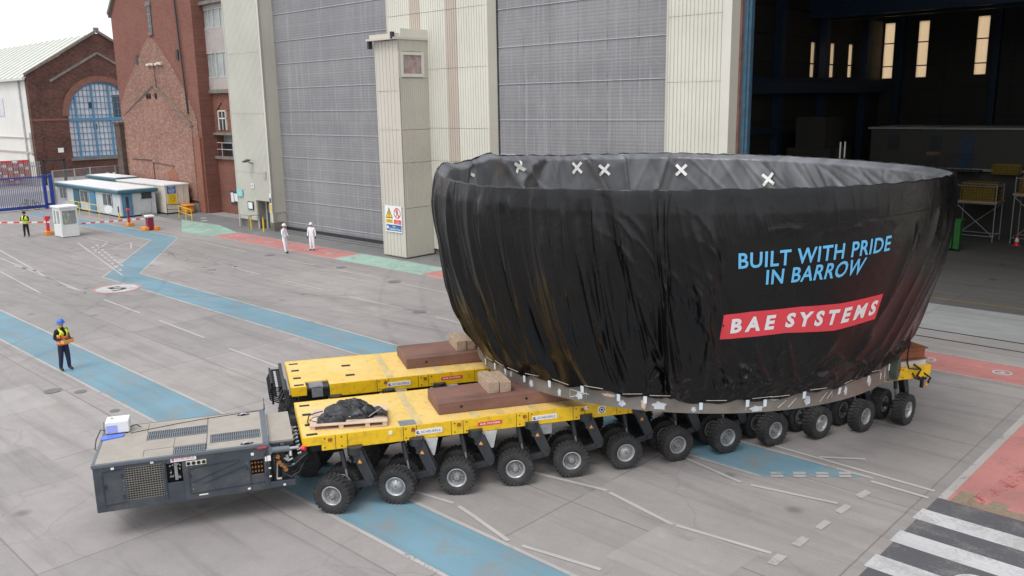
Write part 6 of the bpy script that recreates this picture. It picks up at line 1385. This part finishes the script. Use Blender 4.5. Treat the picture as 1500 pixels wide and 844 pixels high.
obj('white_primer', mb, M['whitedab'], fl)
mb = MB(fix=False)
for ph, w, z0, z1 in ((-134, 3.5, 2.2, 2.28), (-126, 1.2, 2.0, 2.26)): patch(mb, ph-w/2, ph+w/2, z0, z1, 5.6865)
obj('tan_primer', mb, M['pallet'], fl)
mb = MB()
for q in [((-144, 2.03), (-144, 2.22)), ((-144, 2.22), (-139, 2.18)), ((-144, 2.03), (-139.5, 2.2)), ((-139.7, 2.08), (-139.7, 2.36)), ((-93.5, 2.03), (-91.5, 2.22)), ((-96, 2.04), (-94, 2.2)), ((-85, 2.05), (-83, 2.25)), ((-83, 2.08), (-81.5, 2.24)), ((-81.5, 2.1), (-81.5, 2.26)), ((-103.5, 2.03), (-103.5, 2.26))]:
    (a, z0), (b, z1) = q; mb.bar(P(a, 5.688, z0), P(b, 5.688, z1), .004, .010)
obj('chalk_mark', mb, M['signw'], fl)
# tape tabs that hold the hem, and short cords
mb = MB(fix=False); cd = MB()
for i, ph in enumerate([-178, -171, -165, -157.5, -149, -140, -131.5, -125.5, -113.5, -103.5, -99.5, -90.5, -80.5, -71.5, -62]):
    z = hemz(ph); rr = outer(ph, z)+.03
    mb.add([P(ph-.36, rr, z-.14), P(ph+.38, rr, z-.13), P(ph+.40, outer(ph, z+.05)+.02, z+.03), P(ph-.40, outer(ph, z+.05)+.02, z+.03)], [(0, 1, 2, 3)])
    if i < 14:
        a, b = ph+1.0, ph+5.4; ro = max(outer(a+(b-a)*k/6, hemz(a)+.09) for k in range(7))+.012
        cd.tube([P(a+(b-a)*k/6, ro, hemz(a)+(hemz(b)-hemz(a))*k/6+.085) for k in range(7)], .006, 5)
obj('tape_tab', mb, M['tape'], bw); obj('hem_cord', cd, M['cord'], bw)
mb = MB(); c = Vector(P(-52.0, 5.72, 2.16)); d = Vector((cos(radians(-52)), sin(radians(-52)), 0)); mb.cyl(c-d*.05, c+d*.12, .26, n=24, sm=False); mb.box((c.x-.22, c.y-.08, c.z-.30), (c.x+.10, c.y+.10, c.z-.05)); pe = obj('lifting_lug', mb, M['padgreen'], bw, bevel=.01)
mb = MB(); mb.cyl(c+d*.12, c+d*.17, .05, n=12); obj('bolt', mb, M['brass'], pe)
mb = MB(); mb.tube([P(-47, 6.0, 2.75), P(-45.5, 5.95, 2.4), P(-44, 5.95, 2.1), P(-42, 6.0, 1.9), (6.05-.35, -3.05, 1.45-ZB)], .022, 6); mb.tube([(5.55, -3.02, 1.6-ZB), (5.75, -3.08, 1.45-ZB), (5.65, -3.05, 1.25-ZB), (5.8, -3.0, 1.2-ZB)], .03, 6); obj('lashing_strap', mb, M['hose'], bw)
# white tape crosses on the lining
def rin(ph, z):
    b = max(0, (rimz(ph)-z)/1.9); return Vector(pt_in((ph+180)/360, b))
for ph, z, s, rot in ((116.4, 6.70, .22, .5), (94.5, 6.54, .25, 0), (85.3, 6.43, .25, .15), (61.1, 6.38, .25, .0), (34.4, 6.12, .26, .45), (136.7, 6.66, .2, .7)):
    mb = MB(fix=False)
    for q in (pi/4+rot*.4, -pi/4+rot*.4):
        for k in range(4):
            t0, t1 = -1+.5*k, -.5+.5*k; vs = []
            for t, w in ((t0, -.05), (t1, -.05), (t1, .05), (t0, .05)):
                x = t*s*cos(q)-w*sin(q); y = t*s*sin(q)+w*cos(q); pp = rin(ph+math.degrees(x/6.4)*(-1), z+y); rr = Vector((pp.x, pp.y, 0)); pp = pp-rr.normalized()*.05; vs.append(tuple(pp))
            mb.add(vs, [(0, 1, 2, 3)])
    obj('tape_cross', mb, M['signw'], bw)
# printed lettering, following the sheet
def print_on(name, txt, quad, m, parent, bold=.02, shear=.0, cuts=40, off=.012):
    """quad: (phi,z) of bottom-left, bottom-right, top-left, top-right"""
    vs, fs = text2d(txt, bold, shear, cuts, 1.08); (a, b, c, d) = quad; mb = MB(fix=False); out = []
    for x, y in vs:
        ph = (a[0]*(1-x)+b[0]*x)*(1-y)+(c[0]*(1-x)+d[0]*x)*y; z = (a[1]*(1-x)+b[1]*x)*(1-y)+(c[1]*(1-x)+d[1]*x)*y; out.append(P(ph, outer(ph, z)+off, z))
    mb.add(out, fs); return obj(name, mb, m, parent)
def band(name, top, bot, m, parent, n=60, off=.006):
    mb = MB(fix=False); vs = []
    for i in range(n+1):
        s = i/n
        for P_, _ in ((bot, 0), (top, 1)):
            ph = P_[0][0]+(P_[-1][0]-P_[0][0])*s; z = interp(ph, P_); vs.append((ph, z))
    out = []
    for i in range(n+1):
        (p0, z0), (p1, z1) = vs[2*i], vs[2*i+1]
        for k in range(7): t = k/6; ph, z = p0+(p1-p0)*t, z0+(z1-z0)*t; out.append(P(ph, outer(ph, z)+off, z))
    mb.add(out, [(i*7+k, (i+1)*7+k, (i+1)*7+k+1, i*7+k+1) for i in range(n) for k in range(6)], 0, True); return obj(name, mb, m, parent)
print_on('slogan_lettering', 'BUILT WITH PRIDE', ((-109.06, 5.387), (-78.9, 5.57), (-109.0, 5.716), (-78.6, 5.90)), M['cyan'], cloth, bold=.018, shear=-.10, cuts=60)
print_on('slogan_lettering', 'IN BARROW', ((-104.0, 5.04), (-85.1, 5.125), (-103.9, 5.36), (-84.2, 5.49)), M['cyan'], cloth, bold=.018, shear=-.10)
rb = band('red_banner', [(-110.7, 4.392), (-105.7, 4.46), (-96.7, 4.52), (-88.0, 4.514), (-77.6, 4.60)], [(-111.0, 3.827), (-105.1, 3.878), (-98.4, 3.937), (-87.9, 3.881), (-77.6, 4.01)], M['bred'], cloth)
def bz(ph, t):
    lo = interp(ph, [(-111.0, 3.827), (-105.1, 3.878), (-98.4, 3.937), (-87.9, 3.881), (-77.6, 4.01)]); hi = interp(ph, [(-110.7, 4.392), (-105.7, 4.46), (-96.7, 4.52), (-88.0, 4.514), (-77.6, 4.60)]); return lo+(hi-lo)*t
def banner_text(txt, p0, p1):
    vs, fs = text2d(txt, .045, .04, 40); mb = MB(fix=False); out = []
    for x, y in vs: ph = p0+(p1-p0)*x; z = bz(ph, .22+.58*y); out.append(P(ph, outer(ph, z)+.015, z))
    mb.add(out, fs); obj('banner_lettering', mb, M['bwhite'], rb)
banner_text('B A E', -109.2, -101.0); banner_text('S Y S T E M S', -98.9, -78.4)
# stitched seam under the rim on the printed side
mb = MB(); mb.tube([P(a, outer(a, 6.28+.0015*(a+95))+.012, 6.28+.0015*(a+95)-(.0 if a < -75 else 0)) for a in range(-108, -60, 1)], .008, 4); obj('seam', mb, M['tarp'], bw)
mb = MB(); mb.tube([P(-120.6-.4*sin(k*.3), outer(-120.6-.4*sin(k*.3), 6.9-k*.12)+.01, 6.9-k*.12) for k in range(36)], .010, 4); obj('seam', mb, M['tarp'], bw)
# ---------------------------------------------------------------- people
def human(label, fr, u, n, face, pose, top, trouser, hat, vest=None, scale=1.0, group=None, gloves=None, boots=None):
    """face: world angle the person looks along; pose: joints of the two arms and feet (local: x right, y forward)"""
    t = bpy.data.objects.new('person', None); COL.objects.link(t); t.location = fw(fr, u, n, .014 if n < 40 else 0); t.rotation_euler = (0, 0, face-pi/2); t.scale = (scale,)*3; t.empty_display_size = .3
    BASE[t] = (0, 0, 0); tag(t, label, 'person', group)
    J = {'pel': ((0, 0, .96), (.155, .115)), 'sp': ((0, .01, 1.16), (.145, .105)), 'ch': ((0, .0, 1.36), (.175, .12)), 'nk': ((0, .01, 1.51), (.06, .06)), 'hb': ((0, .03, 1.585), (.068, .075)), 'hd': ((0, .035, 1.665), (.080, .098)), 'ht': ((0, .025, 1.73), (.065, .08))}
    E = [('pel', 'sp'), ('sp', 'ch'), ('ch', 'nk'), ('nk', 'hb'), ('hb', 'hd'), ('hd', 'ht')]
    for s, k in ((-1, 'l'), (1, 'r')):
        el, wr = pose[k+'e'], pose[k+'w']; ft = pose.get(k+'f', (s*.10, 0))
        J[k+'s'] = ((s*.19, 0, 1.42), (.070, .070)); J[k+'e'] = (el, (.058, .058)); J[k+'w'] = (wr, (.034, .034))
        J[k+'h'] = ((s*.085, 0, .90), (.105, .115)); J[k+'k'] = ((s*.095*.5+ft[0]*.5, ft[1]*.5+.02, .50), (.082, .084)); J[k+'a'] = ((ft[0], ft[1]-.01, .10), (.058, .062)); J[k+'t'] = ((ft[0]+s*.02, ft[1]+.15, .045), (.045, .04))
        E += [('ch', k+'s'), (k+'s', k+'e'), (k+'e', k+'w'), ('pel', k+'h'), (k+'h', k+'k'), (k+'k', k+'a'), (k+'a', k+'t')]
    names = list(J); me = bpy.data.meshes.new('body'); me.from_pydata([J[k][0] for k in names], [(names.index(a), names.index(b)) for a, b in E], [])
    o = bpy.data.objects.new('body', me); COL.objects.link(o); sk = o.modifiers.new('skin', 'SKIN'); sk.use_smooth_shade = True
    for i, k in enumerate(names):
        v = me.skin_vertices[0].data[i]; v.radius = J[k][1]; v.use_root = (k == 'pel')
    ss = o.modifiers.new('s', 'SUBSURF'); ss.levels = 2; ss.render_levels = 2
    dg = bpy.context.evaluated_depsgraph_get(); ev = bpy.data.meshes.new_from_object(o.evaluated_get(dg)); bpy.data.objects.remove(o); bpy.data.meshes.remove(me)
    mb = MB(fix=False); vs = [v.co.copy() for v in ev.vertices]
    lw, rw = Vector(pose['lw']), Vector(pose['rw'])
    for p in ev.polygons:
        c = p.center
        if c.z > 1.525: m = 2
        elif c.z < .115: m = 3
        elif c.z < .97 and abs(c.x) < .26 and min((c-lw).length, (c-rw).length) > .10: m = 1
        else: m = 0
        mb.f.append(list(p.vertices)); mb.m.append(m); mb.s.append(True)
    mb.v = [tuple(v) for v in vs]
    bpy.data.meshes.remove(ev)
    for k in ('l', 'r'):
        s = -1 if k == 'l' else 1; e, w = Vector(pose[k+'e']), Vector(pose[k+'w']); d = (w-e).normalized(); side = d.cross(Vector((0, 0, 1)))
        if side.length < .2: side = Vector((0, 1, 0))
        side.normalize(); up = side.cross(d).normalized(); palm = w+d*.05
        mb.ball(palm+d*.0, (.036, .036, .036), m=4, n=8, k=6); mb.bar(w, palm+d*.04, .07, .028, m=4)
        for i, ln in enumerate((.062, .074, .070, .055)):
            b = palm+d*.03+side*(-.027+.018*i); mb.tube([b, b+d*ln*.5-up*.008, b+d*ln*.85-up*.03], [.0095, .009, .007], 6, m=4)
        b = palm-side*.033*(1 if k == 'l' else -1); mb.tube([b-d*.02, b-side*.018*(1 if k == 'l' else -1)+d*.01, b-side*.015*(1 if k == 'l' else -1)+d*.04], [.011, .010, .008], 6, m=4)
    # face: nose, eyes, ears, mouth
    mb.bar((0, .128, 1.665), (0, .143, 1.63), .022, .02, m=2); mb.ball((0, .118, 1.60), (.026, .012, .007), m=5, n=8, k=5)
    for s in (-1, 1): mb.ball((s*.032, .118, 1.672), (.013, .009, .008), m=6, n=8, k=5); mb.ball((s*.082, .02, 1.65), (.012, .022, .032), m=2, n=8, k=5)
    gl = gloves or M['skin']
    obj('body', mb, [top, trouser, M['skin'], boots or M['boot'], gl, mat_lip, M['signk']], t)
    # hard hat
    hb = MB(fix=False); hb.lathe([(.122, 0), (.120, .03), (.108, .075), (.078, .115), (.038, .135), (0, .140)], (0, .03, 1.685), (0, 0, 1), 20); hb.lathe([(.118, .0), (.137, -.006), (.139, .002), (.121, .012)], (0, .035, 1.69), (0, 0, 1), 20); hb.prism([(-.10, .12), (-.07, .185), (0, .20), (.07, .185), (.10, .12)], 'z', 1.685, 1.695); hb.bar((0, -.08, 1.73), (0, .1, 1.815), .02, .02)
    obj('hard_hat', hb, hat, t)
    if vest:
        vb = MB(fix=False)
        def ring(a, b):
            th = 2*pi*a; z = .93+.50*b; rx = .205+.035*b if b < .7 else .23-.05*(b-.7)/.3; ry = .168+.045*b; return (rx*sin(th), -ry*cos(th)*1.0+.005+(0), z)
        n = 28; vs = []; fs = []; ms = []
        for j in range(9):
            for i in range(n+1):
                vs.append(ring(.5*.06+i/n*(1-.06) if False else (i/n), j/8))
        for j in range(8):
            for i in range(n):
                a = i/n
                if j >= 6 and (abs(a-.25) < .09 or abs(a-.75) < .09): continue
                if j >= 5 and abs(a+.5/n-.5) < .022*(j-4): continue
                fs.append((j*(n+1)+i, j*(n+1)+i+1, (j+1)*(n+1)+i+1, (j+1)*(n+1)+i)); ms.append(1 if j < 4 or (i % 28 in (9,10,11,12,16,17,18) and j < 6) or (6 < i % 28 < 21 and j < 5) else 0)
        for f, m in zip(fs, ms): pass
        vb.v = vs; vb.f = [list(f) for f in fs]; vb.m = ms; vb.s = [True]*len(fs)
        for s in (-1, 1): vb.add([(s*.06, .20, 1.36), (s*.16, .19, 1.36), (s*.15, .03, 1.495), (s*.07, .03, 1.505), (s*.07, -.15, 1.42), (s*.16, -.15, 1.40)], [(0, 1, 2, 3), (3, 2, 5, 4)], 0)
        v_ = obj('hiviz_vest', vb, vest, t); md = v_.modifiers.new('t', 'SOLIDIFY'); md.thickness = .008
        rb_ = MB(fix=False)
        for z in (1.0, 1.14):
            vs = []
            for i in range(n+1):
                x, y, _ = ring(i/n, 0); vs += [(x*1.06, y*1.07, z), (x*1.06, y*1.07, z+.045)]
            rb_.add(vs, [(2*i, 2*i+2, 2*i+3, 2*i+1) for i in range(n)], 0, True)
        obj('reflective_tape', rb_, M['lgrey'], v_)
    return t
mat_lip = mat('lips', (.36, .14, .11), .6)
DOWN = dict(le=(-.25, -.02, 1.15), lw=(-.26, .03, .90), re=(.25, -.02, 1.15), rw=(.26, .03, .90), lf=(-.10, 0), rf=(.10, .02))
w1 = human('person in blue hard hat holding a control box on the blue path', 'F', -30.75, 10.03, radians(-28), dict(le=(-.27, -.05, 1.16), lw=(-.13, .20, 1.10), re=(.27, .0, 1.16), rw=(.13, .24, 1.14), lf=(-.11, .06), rf=(.13, -.06)), M['blackc'], M['navy'], M['hatblue'], [M['vx'], M['vo']])
cbx = thing('remote_control_box', 'yellow orange remote control box held by the person with the blue hard hat', 'remote control', 'F', -30.75, 10.03, 1.0, rz=0, local=True)
cbx.rotation_euler = (0, 0, radians(-28)-pi/2)
mb = MB(); mb.box((-.20, .20, .02), (.20, .36, .15)); obj('case', mb, M['signo'], cbx, bevel=.02); mb = MB(); mb.box((-.19, .21, .15), (.19, .35, .165)); obj('panel', mb, M['dark'], cbx); mb = MB()
for x in (-.1, .1): mb.cyl((x, .30, .165), (x, .31, .21), .010, n=8)
obj('joystick', mb, M['hose'], cbx); mb = MB(); mb.tube([(-.19, .22, .12), (-.13, .13, .35), (-.08, .08, .50), (0, -.02, .54), (.08, .08, .50), (.13, .13, .35), (.19, .22, .12)], .012, 6); obj('neck_strap', mb, M['hose'], cbx)
human('person in white coveralls and hard hat, left one of the pair, seen in profile', 'F', -45.9, 28.2, radians(-20), dict(le=(-.24, .03, 1.15), lw=(-.10, .20, 1.08), re=(.24, .03, 1.15), rw=(.10, .20, 1.02), lf=(-.10, 0), rf=(.10, .10)), M['whitec'], M['whitec'], M['hatwhite'], group='people in white coveralls')
human('person in white coveralls and hard hat, right one of the pair, arms down', 'F', -45.45, 29.85, radians(-98), DOWN, M['whitec'], M['whitec'], M['hatwhite'], scale=.96, group='people in white coveralls', gloves=M['hose'])
human('person in yellow vest with folded arms standing at the left barrier arm', 'F', -67.05, 20.45, radians(-80), dict(le=(-.26, .04, 1.17), lw=(.02, .20, 1.20), re=(.26, .04, 1.17), rw=(-.02, .22, 1.24), lf=(-.14, 0), rf=(.14, 0)), M['blackc'], M['blackc'], M['blackc'], [M['vx'], M['vx']])
human('person in yellow vest standing inside the white guard booth', 'F', -64.85, 22.45, radians(-60), dict(le=(-.22, .04, 1.17), lw=(-.14, .18, 1.05), re=(.22, .04, 1.17), rw=(.14, .18, 1.05)), M['blackc'], M['blackc'], M['hatwhite'], [M['vx'], M['vx']], scale=.97)
# ---------------------------------------------------------------- air, light, camera
if HAZE > 0:
    mb = MB(); mb.box((-230, -60, -1), (120, 150, 34)); h = obj('haze', mb, hazem(), fr='F', kind='stuff')
W = bpy.data.worlds.new('World'); S.world = W; W.use_nodes = True; wt = W.node_tree; bg = wt.nodes['Background']
SEL, SROT = radians(58), None
sunvec = Vector((-.42, -.62, 0)).normalized()  # horizontal direction from which the light comes
sky = wt.nodes.new('ShaderNodeTexSky'); sky.sky_type = 'NISHITA'; sky.sun_disc = False; sky.sun_elevation = SEL; sky.sun_rotation = atan2(sunvec.x, sunvec.y); sky.air_density = 1.0; sky.dust_density = 6.0; sky.ozone_density = 1.0; sky.altitude = 0
hs_ = wt.nodes.new('ShaderNodeHueSaturation'); hs_.inputs['Saturation'].default_value = .22
wt.links.new(sky.outputs[0], hs_.inputs['Color']); mx_ = mix(wt, .78, hs_.outputs[0], (1, 1, 1)); mx_.node.inputs[7].default_value = (7.4, 7.6, 7.9, 1); wt.links.new(mx_, bg.inputs['Color']); bg.inputs['Strength'].default_value = SKY
sl = bpy.data.lights.new('sun', 'SUN'); sl.energy = SUN; sl.angle = radians(28); sl.color = (1, .975, .94)
so = bpy.data.objects.new('sun', sl); COL.objects.link(so)
dirv = Vector((sunvec.x*cos(SEL), sunvec.y*cos(SEL), sin(SEL))); so.rotation_euler = dirv.to_track_quat('Z', 'Y').to_euler(); so.location = (0, 0, 60)
cam = bpy.data.cameras.new('camera'); co_ = bpy.data.objects.new('camera', cam); COL.objects.link(co_); S.camera = co_
cam.sensor_width = 36; cam.lens = FOC*36/1500; cam.clip_start = .1; cam.clip_end = 2000
R_ = Matrix((_R2, _U2, -_F)).transposed(); co_.matrix_world = Matrix.Translation((0, 0, CAMH)) @ R_.to_4x4()
S.render.engine = 'CYCLES'; S.render.resolution_x = 1024; S.render.resolution_y = 576
S.view_settings.view_transform = 'Standard'; S.view_settings.look = 'None'; S.view_settings.exposure = EXPO; S.view_settings.gamma = 1; S.view_settings.use_curve_mapping = False
S.cycles.max_bounces = 6; S.cycles.diffuse_bounces = 3; S.cycles.glossy_bounces = 3; S.cycles.transparent_max_bounces = 12; S.cycles.volume_bounces = 1
bpy.context.view_layer.update()
